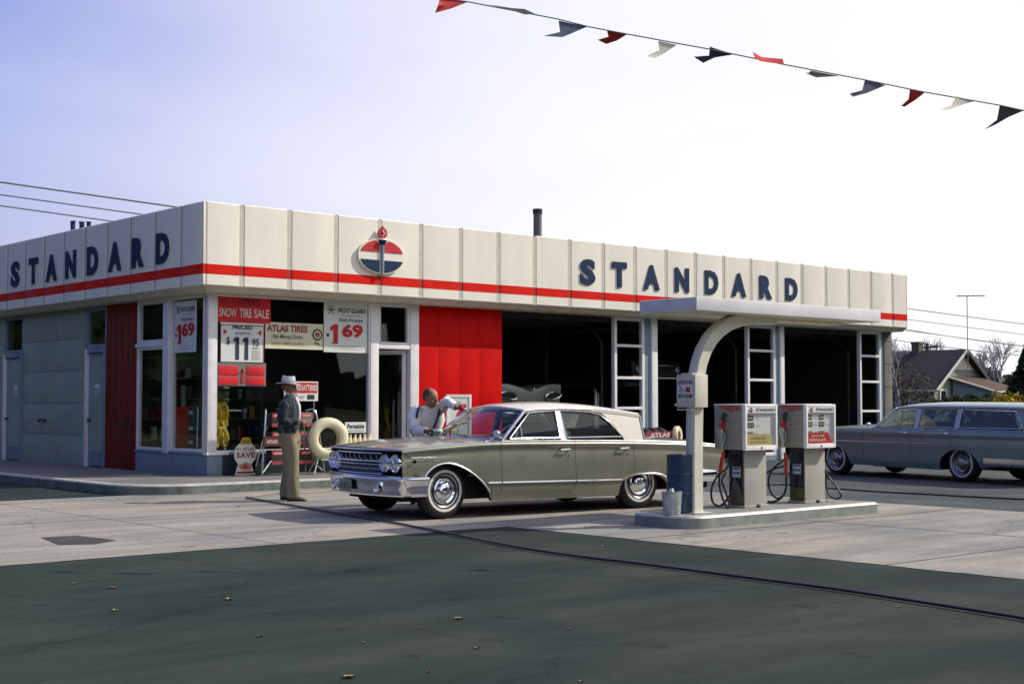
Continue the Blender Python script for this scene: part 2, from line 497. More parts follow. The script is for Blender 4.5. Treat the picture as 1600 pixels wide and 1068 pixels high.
b.add([_e1[-1], (16.75, 12.0, -.004), (16.75, 21.1, -.004), (10.4, 21.1, -.004), (10.4, 19.75, -.004)], [(0, 1, 2, 3, 4)], 'concrete')
for x0, y0, x1, y1 in [(13.60, -24, 13.625, 19.4), (-20, 15.9, 16.7, 15.922), (10.4, 10.02, 16.74, 10.04), (10.4, 7.0, 16.74, 7.02), (10.4, 4, 16.74, 4.012),
                       (10.41, 12.0, 16.74, 12.011), (7.4, 12.03, 7.41, 19.7), (4.3, 12.03, 4.31, 19.7), (10.41, 13.0, 10.42, 19.4), (1.3, 12.03, 1.31, 19.7)]:
    b.quad([(x0, y0, -.0015), (x1, y0, -.0015), (x1, y1, -.0015), (x0, y1, -.0015)], 'joint')
struct(b.build('concrete_apron', smooth=0))
b = MB()
pp = [onZ(64, 839), onZ(120, 836), onZ(181, 843), onZ(150, 849), onZ(92, 850)]
b.quad([(p.x, p.y, .001) for p in pp], 'joint')
struct(b.build('tar_patch', smooth=0))

# sidewalk: round-cornered slab with a worn painted nosing
def rounded(x0, y0, x1, y1, r, n=7, corners=(1, 1, 1, 1)):
    pts = []
    for (cx, cy, a0, on) in ((x0 + r, y0 + r, 180, corners[0]), (x1 - r, y0 + r, 270, corners[1]), (x1 - r, y1 - r, 0, corners[2]), (x0 + r, y1 - r, 90, corners[3])):
        if on:
            for k in range(n + 1):
                t = R(a0 + 90 * k / n); pts.append((cx + r * math.cos(t), cy + r * math.sin(t)))
        else:
            pts.append((cx + (-r if a0 in (180, 90) else r), cy + (-r if a0 in (180, 270) else r)))
    return pts
def slab(name, pts, z0, z1, top, face, nose=None, nw=.10, parent=None):
    c = Vector((sum(p[0] for p in pts) / len(pts), sum(p[1] for p in pts) / len(pts)))
    n = len(pts)
    def inset(d):
        res = []
        for i in range(n):
            p0 = Vector(pts[i - 1]); p1 = Vector(pts[i]); p2 = Vector(pts[(i + 1) % n])
            e1 = (p1 - p0).normalized(); e2 = (p2 - p1).normalized()
            n1 = Vector((-e1.y, e1.x)); n2 = Vector((-e2.y, e2.x))
            q = (n1 + n2); q = q / max(.3, q.length_squared / 2)
            res.append(p1 + q * d)
        return res
    a = MB()
    rings = [(0, z0, face), (.0, z1 - .03, face), (.012, z1 - .008, nose or face), (.035, z1, nose or face), (nw, z1, nose or top), (nw + .001, z1 - .0005, top)]
    prev = None
    for k, (d, z, mm) in enumerate(rings):
        ring = [(p.x, p.y, z) for p in inset(d)]
        if prev: a.add(prev + ring, [(i, (i + 1) % n, n + (i + 1) % n, n + i) for i in range(n)], mm)
        prev = ring
    a.add(prev, [tuple(range(n))], top)
    return a.build(name, parent, 40)
swp = rounded(9.45, 19.35, 18.22, 34, 1.0, 8, (1, 0, 0, 0))
struct(slab('sidewalk', swp, -.02, .15, 'walkc', 'curbface', 'curbpaint', .13))

# ------------------------------------------------------------------ service station
XF, YF = 11.30, 20.756      # fascia faces
XW, YW = 11.70, 21.27       # wall faces
XR, YB = 31.95, 31.3        # right end, back
ZF0, ZS0, ZS1, ZF1 = 3.36, 3.535, 3.70, 4.73
st = thing('service_station', 'long low service station with cream panelled fascia, red stripe, red wall and three open bays', 'service station', (XW, YW, 0))
def sb(o):                       # keep children where they were drawn
    o.parent = st; o.location = (-XW, -YW, 0); return o

def fascia_run(a, P, d, nrm, seams):
    """panels between seam positions (metres along d), pillowed faces between recessed battens"""
    P = Vector(P); d = Vector(d); nrm = Vector(nrm)
    T = frame(P, d, UP)
    s = 1 if T.to_3x3() @ Vector((0, 0, 1)) @ nrm > 0 else -1
    bounds = [ZF0 - .0, ZS0, ZS1, ZF1]
    for i in range(len(seams) - 1):
        x0, x1 = seams[i] + .046, seams[i + 1] - .046
        jig = random.uniform(-.004, .004)
        xs = [x0, x0 + .012, x0 + .05, (x0 + x1) / 2, x1 - .05, x1 - .012, x1]
        zd = [.006, .017, .021 + jig, .024 + jig, .021 + jig, .017, .006]
        for k in range(3):
            lo, hi = bounds[k], bounds[k + 1]
            mm = 'stripe' if k == 1 else 'enamel'
            ex = 0.003 if k == 1 else 0
            rows = [[(x, lo, s * (z + ex)) for x, z in zip(xs, zd)], [(x, hi, s * (z + ex)) for x, z in zip(xs, zd)]]
            a.grid(rows, mm, T)
        top = [[(x, ZF1, s * z) for x, z in zip(xs, zd)], [(x, ZF1 + .018, s * (z * .5 - .012)) for x, z in zip(xs, zd)], [(x, ZF1 + .018, s * -.10) for x in xs]]
        a.grid(top, 'enamel', T)
        a.grid([[(x, ZF0, s * z) for x, z in zip(xs, zd)], [(x, ZF0 - .012, s * (z - .012)) for x, z in zip(xs, zd)], [(x, ZF0 - .012, s * -.03) for x in xs]], 'enamel', T)
    L0, L1 = seams[0], seams[-1]
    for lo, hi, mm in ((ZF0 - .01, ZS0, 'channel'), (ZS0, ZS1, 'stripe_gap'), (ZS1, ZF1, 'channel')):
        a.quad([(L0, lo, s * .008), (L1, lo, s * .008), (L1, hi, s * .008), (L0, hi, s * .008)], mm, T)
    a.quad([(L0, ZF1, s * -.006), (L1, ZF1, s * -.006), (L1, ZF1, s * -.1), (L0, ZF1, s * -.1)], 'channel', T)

seams_px = [12.04, 12.98, 13.95, 14.9, 15.85, 16.81, 17.76, 18.72, 19.69, 20.66, 21.62, 22.6, 23.56, 24.53, 25.5, 26.46, 27.42, 28.38, 29.33, 30.28, 31.24]
a = MB(); fascia_run(a, (0, YF + .03, 0), (1, 0, 0), (0, -1, 0), [XF + .03] + seams_px + [XR - .02])
a.box((XF + .035, YF + .04, ZF0 - .01), (XR - .03, YF + .13, ZF1), 'channel')
sb(a.build('front_fascia', None, 30))
sy = [YF + .03, 21.55, 22.50, 23.46, 24.42, 25.38, 26.35, 27.31, 28.27, 29.23, 30.2, 31.2]
a = MB(); fascia_run(a, (XF + .03, 0, 0), (0, 1, 0), (-1, 0, 0), sy)
a.box((XF + .04, YF + .14, ZF0 - .01), (XF + .13, YB - .1, ZF1), 'channel')
sb(a.build('side_fascia', None, 30))
a = MB()
a.box((XF + .012, YF + .012, ZF0 - .006), (XF + .05, YF + .05, ZS0), 'enamel', bev=.008)
a.box((XF + .010, YF + .010, ZS0), (XF + .05, YF + .05, ZS1), 'stripe')
a.box((XF + .012, YF + .012, ZS1), (XF + .05, YF + .05, ZF1 + .012), 'enamel', bev=.008)
sb(a.build('corner_cap'))
a = MB()
fascia_run(a, (XR - .03, 0, 0), (0, 1, 0), (1, 0, 0), sy)
fascia_run(a, (0, YB - .08, 0), (1, 0, 0), (0, 1, 0), [XF + .03 + i * .982 for i in range(22)])
sb(a.build('rear_fascia', None, 30))
# sloped soffit edge and soffit
a = MB()
zs = 3.25
a.grid([[(XF + .03, YF + .03, ZF0 - .012), (XR - .03, YF + .03, ZF0 - .012)], [(XF + .16, YF + .16, zs), (XR - .03, YF + .16, zs)]], 'soffit')
a.grid([[(XF + .03, YF + .03, ZF0 - .012), (XF + .03, YB - .1, ZF0 - .012)], [(XF + .16, YF + .16, zs), (XF + .16, YB - .1, zs)]], 'soffit')
a.quad([(XF + .16, YF + .16, zs), (XR - .03, YF + .16, zs), (XR - .03, YW + .12, zs), (XF + .16, YW + .12, zs)], 'soffit')
a.quad([(XF + .16, YW + .12, zs), (XW + .12, YW + .12, zs), (XW + .12, YB - .1, zs), (XF + .16, YB - .1, zs)], 'soffit')
sb(a.build('soffit', None, 0))
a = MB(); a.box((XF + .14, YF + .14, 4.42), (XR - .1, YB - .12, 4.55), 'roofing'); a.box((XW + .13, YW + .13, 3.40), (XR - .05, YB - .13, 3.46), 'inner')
sb(a.build('roof', None, 0))

ZH = 3.25
def wallbox(a, x0, x1, z0, z1, m, y0=YW, y1=YW + .10, bev=0): a.box((x0, y0, z0), (x1, y1, z1), m, bev=bev)
# --- front: corner post, shop window, door
a = MB(); a.box((XW - .01, YW - .01, .5), (XW + .14, YW + .09, ZH), 'alu', bev=.01)
sb(a.build('corner_post'))
a = MB(); a.box((XW, YW + .005, .13), (11.99, YW + .12, .50), 'bluegrey', bev=.006); a.box((11.995, YW + .008, .13), (15.04, YW + .12, .50), 'base', bev=.006); a.box((XW - .02, YW - .02, .50), (12.1, YW + .13, .54), 'whiteframe', bev=.006); a.box((12.101, YW - .0, .50), (15.04, YW + .13, .54), 'bluegrey', bev=.006)
sb(a.build('front_bulkhead'))
def window(x0, x1, z0, z1, fw, mfr, y=YW, depth=.09, rails=(), pane='glass', axis='x', name='window_frame', pname='pane', back=.045, proud=0.):
    """frame with mitred members and a glass pane; axis 'x' on the front wall, 'y' on the side wall"""
    fr = MB()
    def bx(u0, u1, w0, w1, d0=0., d1=depth):
        if axis == 'x': fr.box((u0, y - proud + d0, w0), (u1, y - proud + d1, w1), mfr, bev=.006)
        else: fr.box((y - proud + d0, u0, w0), (y - proud + d1, u1, w1), mfr, bev=.006)
    bx(x0, x0 + fw, z0, z1); bx(x1 - fw, x1, z0, z1)
    bx(x0 + fw, x1 - fw, z1 - fw, z1, .003, depth - .003); bx(x0 + fw, x1 - fw, z0, z0 + fw, .003, depth - .003)
    for rz in rails: bx(x0 + fw, x1 - fw, rz - .03, rz + .03, .003, depth - .003)
    o = sb(fr.build(name))
    p = MB()
    if axis == 'x': p.box((x0 + fw - .01, y + back, z0 + fw - .01), (x1 - fw + .01, y + back + .006, z1 - fw + .01), pane)
    else: p.box((y + back, x0 + fw - .01, z0 + fw - .01), (y + back + .006, x1 - fw + .01, z1 - fw + .01), pane)
    q = p.build(pname, o, 0)
    return o
window(XW + .14, 15.06, .54, ZH, .035, 'alu')
window(15.24, 15.98, 2.47, ZH, .06, 'alu')
a = MB(); a.box((15.06, YW - .02, .15), (15.24, YW + .1, ZH), 'whiteframe', bev=.008); sb(a.build('door_post'))
a = MB(); a.box((15.98, YW - .02, .15), (16.18, YW + .1, ZH), 'alu', bev=.008); a.box((15.241, YW - .01, 2.40), (15.979, YW + .09, 2.47), 'whiteframe', bev=.008); sb(a.build('door_frame'))
# glass door standing half open into the office
dr = MB(Matrix.Translation((15.95, YW + .1, 0)) @ Matrix.Rotation(R(-62), 4, 'Z'))
dr.box((-.70, 0, .16), (-.62, .045, 2.39), 'alu', bev=.005); dr.box((-.08, 0, .16), (0, .045, 2.39), 'alu', bev=.005)
dr.box((-.62, .002, .16), (-.08, .043, .30), 'alu'); dr.box((-.62, .002, 2.31), (-.08, .043, 2.39), 'alu')
d = sb(dr.build('door'))
pn = MB(dr.T); pn.box((-.63, .018, .29), (-.07, .024, 2.32), 'glass'); pn.build('pane', d, 0)
hn = MB(dr.T); hn.tube([(-.66, -.01, 1.0), (-.66, -.05, 1.0), (-.66, -.05, 1.3), (-.66, -.01, 1.3)], .01, 'chrome'); hn.build('handle', d)
# --- red wall
a = MB()
xs = [16.18, 16.68, 17.20, 17.71, 18.29]
for i in range(4):
    a.box((xs[i] + .003, YW + .0, .13), (xs[i + 1] - .003, YW + .11, ZH), 'redwall', bev=.006)
a.box((16.2, YW + .02, .13), (18.27, YW + .1, ZH), 'blackprint')
a.box((18.24, YW + .101, .02), (18.29, YW + .9, ZH), 'redwall')
sb(a.build('red_wall'))
# --- garage pilasters with stacked panes between the bays
def pil(x0, xg, x1, gx0, gx1, wx0, wx1, rails, last=False):
    window(x0, xg, .12, ZH, .075, 'whiteframe', rails=rails, pane='glass', depth=.10)
    a = MB()
    a.box((gx0 + .002, YW + .02, .0), (gx1 - .002, YW + .14, ZH), 'bluegrey', bev=.004)
    if wx1: a.box((wx0, YW - .03, .0), (wx1, YW + .12, ZH), 'whiteframe', bev=.008)
    a.box((x0 + .002, YW + .01, -.01), (xg - .002, YW + .09, .118), 'bluegrey')
    sb(a.build('bay_pillar'))
pil(21.50, 22.44, 0, 22.44, 22.65, 22.65, 22.83, (1.27, 1.93, 2.63))
pil(25.98, 27.03, 0, 27.03, 27.19, 27.19, 27.34, (1.27, 1.93, 2.63))
pil(30.50, 31.44, 0, 31.44, 31.58, 0, 0, (1.17, 1.93, 2.60))
a = MB(); a.box((31.58, YW - .01, .0), (31.93, YW + .3, ZH), 'walkc', bev=.01)
for z in (.6, 1.2, 1.8, 2.4, 3.0): a.box((31.575, YW - .014, z), (31.935, YW + .29, z + .012), 'joint')
a.box((31.70, YW + .31, .01), (31.729, YB - .26, 3.40), 'inner'); a.box((31.73, YW + .31, 0), (31.93, YB - .12, 3.42), 'walkc'); a.box((31.58, YW + .16, 3.2), (31.93, YW + .309, 3.42), 'walkc')  # thin dark sheet added over the lit end wall to paint the bay shaded
sb(a.build('end_wall'))
# overhead door head above the bays
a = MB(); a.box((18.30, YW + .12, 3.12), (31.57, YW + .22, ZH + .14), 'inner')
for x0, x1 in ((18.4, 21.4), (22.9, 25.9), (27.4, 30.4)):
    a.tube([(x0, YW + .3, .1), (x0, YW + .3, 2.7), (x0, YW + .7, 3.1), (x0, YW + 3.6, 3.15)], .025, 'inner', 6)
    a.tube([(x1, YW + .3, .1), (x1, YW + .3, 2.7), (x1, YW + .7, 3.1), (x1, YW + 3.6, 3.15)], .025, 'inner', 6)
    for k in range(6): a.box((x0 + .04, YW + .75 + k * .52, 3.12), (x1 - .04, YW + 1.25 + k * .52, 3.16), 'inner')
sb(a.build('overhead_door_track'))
# --- interior
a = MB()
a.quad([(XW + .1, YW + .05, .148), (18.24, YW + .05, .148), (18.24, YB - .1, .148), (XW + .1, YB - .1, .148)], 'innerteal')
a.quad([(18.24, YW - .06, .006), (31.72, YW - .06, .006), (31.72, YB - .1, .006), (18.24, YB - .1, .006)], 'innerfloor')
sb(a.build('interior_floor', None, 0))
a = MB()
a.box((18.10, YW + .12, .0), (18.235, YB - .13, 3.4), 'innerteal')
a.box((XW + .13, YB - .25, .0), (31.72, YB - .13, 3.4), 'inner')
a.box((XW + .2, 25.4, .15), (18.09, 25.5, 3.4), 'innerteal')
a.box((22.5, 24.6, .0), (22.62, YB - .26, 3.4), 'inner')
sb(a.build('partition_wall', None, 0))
# --- side wall (faces -X)
XS = XW
window(21.52 - .10, 22.64, .54, ZH, .05, 'alu', y=XS, axis='y')
a = MB(); a.box((XS - .04, 22.64, .5), (XS + .06, 22.86, ZH), 'alu', bev=.01); sb(a.build('window_mullion'))
window(22.86, 23.95, 2.46, ZH, .07, 'alu', y=XS, axis='y')
window(22.86, 23.95, .54, 2.40, .05, 'alu', y=XS, axis='y')
a = MB(); a.box((XS - .03, 22.86, 2.40), (XS + .1, 23.97, 2.46), 'alu', bev=.006); sb(a.build('window_rail'))
a = MB()
a.box((XS + .004, YW + .125, .13), (XS + .12, 23.97, .50), 'bluegrey', bev=.005); a.box((XS - .02, YW + .135, .50), (XS + .13, 23.97, .54), 'bluegrey', bev=.006)
sb(a.build('side_bulkhead'))
a = MB()
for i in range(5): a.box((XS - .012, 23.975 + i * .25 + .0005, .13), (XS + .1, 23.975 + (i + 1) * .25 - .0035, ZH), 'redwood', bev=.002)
a.box((XS, 23.98, .13), (XS + .09, 25.21, ZH), 'blackprint')
a.cyl((XS - .06, 24.35, 1.0), (XS, 24.35, 1.0), .045, .05, 'joint', 12); a.cyl((XS - .05, 24.2, .98), (XS, 24.2, .98), .02, .02, 'joint', 8)
sb(a.build('board_panel'))
def side_door(y0, y1, sign):
    window(y0, y1, 2.44, ZH, .08, 'bluegrey', y=XS, axis='y')
    a = MB(); a.box((XS - .03, y0, .15), (XS + .1, y0 + .10, 2.44), 'bluegrey', bev=.006); a.box((XS - .03, y1 - .10, .15), (XS + .1, y1, 2.44), 'alu', bev=.006)
    a.box((XS - .03, y0 + .1, 2.36), (XS + .1, y1 - .1, 2.44), 'bluegrey', bev=.006)
    sb(a.build('side_door_frame'))
    a = MB(); a.box((XS + .02, y0 + .105, .17), (XS + .07, y1 - .105, 2.355), 'bluegrey', bev=.004)
    a.box((XS + .014, y0 + .18, .45), (XS + .022, y1 - .18, 2.28), 'greypanel')
    o = sb(a.build('side_door'))
    h = MB(); h.cyl((XS - .05, y1 - .2 if sign == 'MEN' else y1 - .2, 1.05), (XS + .02, y1 - .2, 1.05), .025, .03, 'joint', 10); h.build('handle', o)
    s = MB(); T = frame((XS + .010, y0 + .42, 1.62), (0, -1, 0), UP)
    s.box((-.10, -.07, -.004), (.10, .13, .0), 'paper', T); s.text(sign, T, .05, 'navy', .15, .003, .01); s.box((-.08, -.04, 0), (.08, -.02, .001), 'greyprint', T)
    s.build('door_sign', o, 0)
side_door(25.22, 26.14, 'MEN')
side_door(29.28, 30.32, 'LADIES')
a = MB()
ys = [26.15, 27.55, 29.27]; zz = [.13, .74, 1.37, 2.02, 2.66, ZH]
for i in range(2):
    for k in range(5):
        a.box((XS - .006 - .003 * ((i + k) % 2), ys[i] + .003, zz[k] + .003), (XS + .08, ys[i + 1] - .003, zz[k + 1] - .003), 'greypanel', bev=.004)
a.box((XS, 26.16, .13), (XS + .07, 29.26, ZH), 'joint')
a.tube([(XS - .06, 27.95, 1.02), (XS - .09, 28.1, 1.05), (XS - .09, 28.18, 1.0), (XS - .05, 28.35, 1.04)], .018, 'blackprint', 6)
a.box((XS - .05, 28.0, 1.0), (XS, 28.04, 1.05), 'blackprint')
a.box((XS, 30.325, .1), (XS + .2, YB - .13, ZH), 'greypanel')
sb(a.build('side_wall'))
a = MB(); a.box((XW + .1, YB - .12, 0), (31.93, YB - .02, 3.42), 'greypanel'); sb(a.build('rear_wall', None, 0))

# roof vent stack
p = onY(840, 345, 24.5)
vt = MB()
vt.cyl((0, 0, 0), (0, 0, .92 + p.z - 5.2), .10, .10, 'roofing', 14); vt.box((-.12, -.12, .0), (.12, .12, .06), 'roofing', bev=.01)
vt.cyl((0, 0, .82 + p.z - 5.2), (0, 0, .93 + p.z - 5.2), .115, .115, 'joint', 14)
o = vt.build('vent_stack'); o.location = (p.x, p.y, 4.55)
tag(o, 'short dark vent stack standing on the station roof', 'vent')

# ------------------------------------------------------------------ letter signs on the fascia
def letter_sign(name, label, cat, word, positions, T_of, h, wd, grp):
    t = thing(name, label, cat, positions[0])
    for ch, P in zip(word, positions):
        a = MB()
        fac = {'S': .88, 'T': .88, 'A': 1.02, 'N': .92, 'D': .92, 'R': .92}[ch]
        T = T_of(Vector(P) - Vector(positions[0]))
        a.text(ch, T, h, 'letterblue', wd * fac, .015, .05)
        a.build('letter', t, 50)
    return t
zb_ = 3.83
pos = [(x, YF - .003, zb_) for x in (20.19, 21.13, 22.12, 23.10, 24.09, 25.05, 26.03, 27.0)]
def Tf(o): return frame(o, (1, 0, 0), UP)          # z faces -Y
letter_sign('front_lettering', 'eight bold navy letters spaced along the long front fascia', 'lettering', 'STANDARD', pos, Tf, .54, .50, None)
pos = [(XF - .003, y, zb_ - .03) for y in (28.75, 27.80, 26.90, 25.98, 25.0, 24.05, 23.12, 22.18)]
def Ts(o): return frame(o, (0, -1, 0), UP)         # z faces -X
letter_sign('side_lettering', 'eight bold navy letters on the shaded side fascia left of the corner', 'lettering', 'STANDARD', pos, Ts, .54, .52, None)

# torch emblem: oval with red and blue halves
em = thing('torch_emblem', 'oval red, white and blue emblem with a torch on the front fascia', 'emblem', (14.905, YF - .012, 4.06))
T = frame((0, 0, 0), (1, 0, 0), UP)
def oval(rx, rz, n=40, y0=None, y1=None):
    pts = []
    for k in range(n):
        t = 2 * math.pi * k / n
        pts.append((rx * math.cos(t), rz * math.sin(t)))
    return pts
a = MB(); a.prism(oval(.515, .325), 0, .04, 'enamel', T)
a.build('backing', em, 40)
def seg(rx, rz, zlo, zhi, xlo, xhi, n=24):
    """part of an oval between two heights on one side of the shaft"""
    sgn = 1 if xhi > 0 else -1
    xi = abs(xlo) if sgn > 0 else abs(xhi)
    pts = [(sgn * xi, zlo)]
    for k in range(n + 1):
        z = zlo + (zhi - zlo) * k / n
        x = rx * math.sqrt(max(0, 1 - (z / rz) ** 2))
        pts.append((sgn * max(x, xi), z))
    pts.append((sgn * xi, zhi))
    return pts
a = MB()
for sg in (1, -1):
    pts = [(sg * .055, .075), (sg * .055, .215), (sg * .15, .285)]
    for k in range(13):
        t = math.atan2(.285 / .30, .15 / .485) * (1 - k / 12) + math.asin(.075 / .30) * k / 12
        pts.append((sg * .485 * math.cos(t), .30 * math.sin(t)))
    a.prism(pts, .041, .052, 'redprint', T)
a.build('red_field', em, 30)
a = MB()
for sg in (1, -1):
    pts = [(sg * .055, -.075)]
    for k in range(15):
        t = -math.asin(.075 / .30) * (1 - k / 14) - (math.pi / 2 - .12) * k / 14
        pts.append((sg * .485 * math.cos(t), .30 * math.sin(t)))
    pts.append((sg * .055, -.297))
    a.prism(pts, .041, .052, 'letterblue', T)
a.build('blue_field', em, 30)
a = MB()
a.cyl((0, -.055, -.33), (0, -.055, .22), .026, .040, 'bluegrey', 12); a.cyl((0, -.055, .21), (0, -.055, .29), .05, .09, 'letterblue', 14); a.cyl((0, -.055, .29), (0, -.055, .32), .09, .075, 'white', 14)
a.prism([(-.052, -.31), (.052, -.31), (.06, .2), (.17, .31), (-.17, .31), (-.06, .2)], .0415, .0435, 'enamel', T)
a.build('torch', em)
a = MB()
fl = [(0, .32), (.06, .335), (.10, .39), (.095, .45), (.07, .49), (.03, .52), (.0, .555), (-.03, .52), (-.07, .47), (-.095, .41), (-.07, .345)]
a.prism(fl, .045, .075, 'redprint', T); a.tube([(-.03, -.08, .36), (.02, -.085, .40), (-.01, -.085, .45), (.02, -.08, .49)], [.006, .016, .014, .003], 'whiteprint', 6)
a.tube([(.05, -.08, .37), (.06, -.085, .41), (.045, -.085, .44)], [.004, .01, .003], 'whiteprint', 6)
a.prism([(x * 1.18, (z - .43) * 1.1 + .43) for x, z in fl], .035, .044, 'whiteprint', T)
a.build('flame', em, 30)

# dark letter tops of a sign standing behind the side fascia
pl = thing('roof_letter_sign', 'tops of dark serifed sign letters rising behind the side fascia', 'sign', (0, 0, 0))
c0 = onX(126, 350, 12.4); pl.location = (c0.x, c0.y, 4.55)
def sgn_pt(px, py):
    q = onX(px, py, 12.4); return (q.y - c0.y, q.z - 4.55)
T = frame((0, 0, 0), (0, 1, 0), UP)
a = MB()
for poly in ([(112, 345), (118, 345), (115.5, 347), (115.5, 364), (112.5, 364)], [(125, 346), (130, 346), (130, 352), (129, 358), (125, 364), (121, 366), (121, 363), (124, 360), (126, 356), (126, 350)]):
    a.prism([sgn_pt(*q) for q in poly], -.03, .03, 'letterblue', T)
q0 = sgn_pt(113, 368); q1 = sgn_pt(126, 368)
a.box((-.03, min(q0[0], q1[0]), .0), (.03, max(q0[0], q1[0]), q0[1]), 'letterblue')
a.build('letter', pl, 0)
a = MB(); a.prism([sgn_pt(*q) for q in [(136, 346), (141, 346), (140, 349), (140, 364), (137.5, 364), (137.5, 349)]], -.03, .03, 'letterblue', T)
a.build('letter', pl, 0)
# ------------------------------------------------------------------ cars
M['sagepaint'] = mat('sage grey metallic paint', (.30, .305, .235), .27, .5, var=.04, scale=2, coat=.7)
M['creampaint'] = mat('cream roof paint', (.74, .70, .60), .3, var=.03, coat=.6)
M['bluepaint'] = mat('blue grey metallic paint', (.18, .27, .265), .34, .3, var=.04, scale=2, coat=.4)
M['darkgreen'] = mat('dull green paint', (.30, .36, .31), .35, .2, var=.05, coat=.4)
M['darkpaint'] = mat('dark car paint', (.03, .045, .045), .3, .2, var=.05, coat=.5)
M['seam'] = mat('panel gap', (.008, .008, .008), .9, var=.1)
M['seat'] = mat('teal car upholstery', (.10, .15, .16), .7, var=.12, scale=8)
M['seatbrown'] = mat('brown car upholstery', (.09, .075, .06), .7, var=.12, scale=8)
M['under'] = mat('underbody grime', (.012, .012, .012), .9, var=.2)
M['lens'] = mat('headlamp glass', (.55, .62, .72), .12, .35, var=.15, scale=40, coat=1.)
M['redlens'] = mat('tail lamp lens', (.35, .01, .01), .15, var=.1, coat=.8)
M['plate'] = mat('green licence plate', (.28, .34, .24), .6, var=.15, scale=30)
M['hub'] = mat('painted hub metal', (.30, .34, .33), .25, .8, var=.05)

def wheel(parent, x, y, side, r=.335, steer=0., ww=True, hubm='chrome'):
    """side -1: outer face towards -y"""
    T = Matrix.Translation((x, y, r)) @ Matrix.Rotation(steer, 4, 'Z') @ (Matrix.Rotation(R(90), 4, 'X') if side < 0 else Matrix.Rotation(R(-90), 4, 'X'))
    a = MB()
    # outer face at local z = +.0 ; tyre runs back to z=-.2
    tread = [(.20, -.19), (.27, -.205), (.315, -.19), (r - .004, -.165), (r, -.13), (r - .003, -.125), (r - .003, -.12), (r, -.115), (r, -.085), (r - .003, -.08), (r - .003, -.075), (r, -.07), (r - .004, -.04), (.318, -.016), (.290, -.002)]
    a.lathe(tread, 'tyre', 40, T)
    if ww:
        a.lathe([(.290, -.002), (.270, .003), (.252, .004)], 'tyre', 40, T)
        a.lathe([(.252, .004), (.236, .006), (.220, .003)], 'whitewall', 40, T)
        a.lathe([(.220, .003), (.212, -.003), (.198, -.016)], 'tyre', 40, T)
    else:
        a.lathe([(.290, -.002), (.25, .004), (.198, -.016)], 'tyre', 40, T)
    wo = a.build('wheel', parent, 40)
    b = MB()
    b.lathe([(.200, -.014), (.203, -.008), (.196, .000), (.188, -.006)], 'chromedull', 40, T); b.lathe([(.188, -.006), (.182, -.016), (.165, -.022), (.148, -.022)], 'darkpaint', 40, T)
    b.build('rim', wo, 40)
    c = MB()
    c.lathe([(.155, -.020), (.158, -.010), (.150, -.004), (.122, -.016), (.110, -.002), (.104, .012), (.09, .027), (.06, .040), (.03, .046), (.0, .048)], hubm, 40, T)
    c.build('hubcap', wo, 50)
    return wo

def superarch(x, xc, a_f, a_r, z0, z1, pf=2.2, pr=1.5):
    d = x - xc
    a, p = (a_f, pf) if d < 0 else (a_r, pr)
    u = abs(d) / a
    if u >= 1: return None
    return z0 + (z1 - z0) * (1 - u ** p) ** (1 / p)

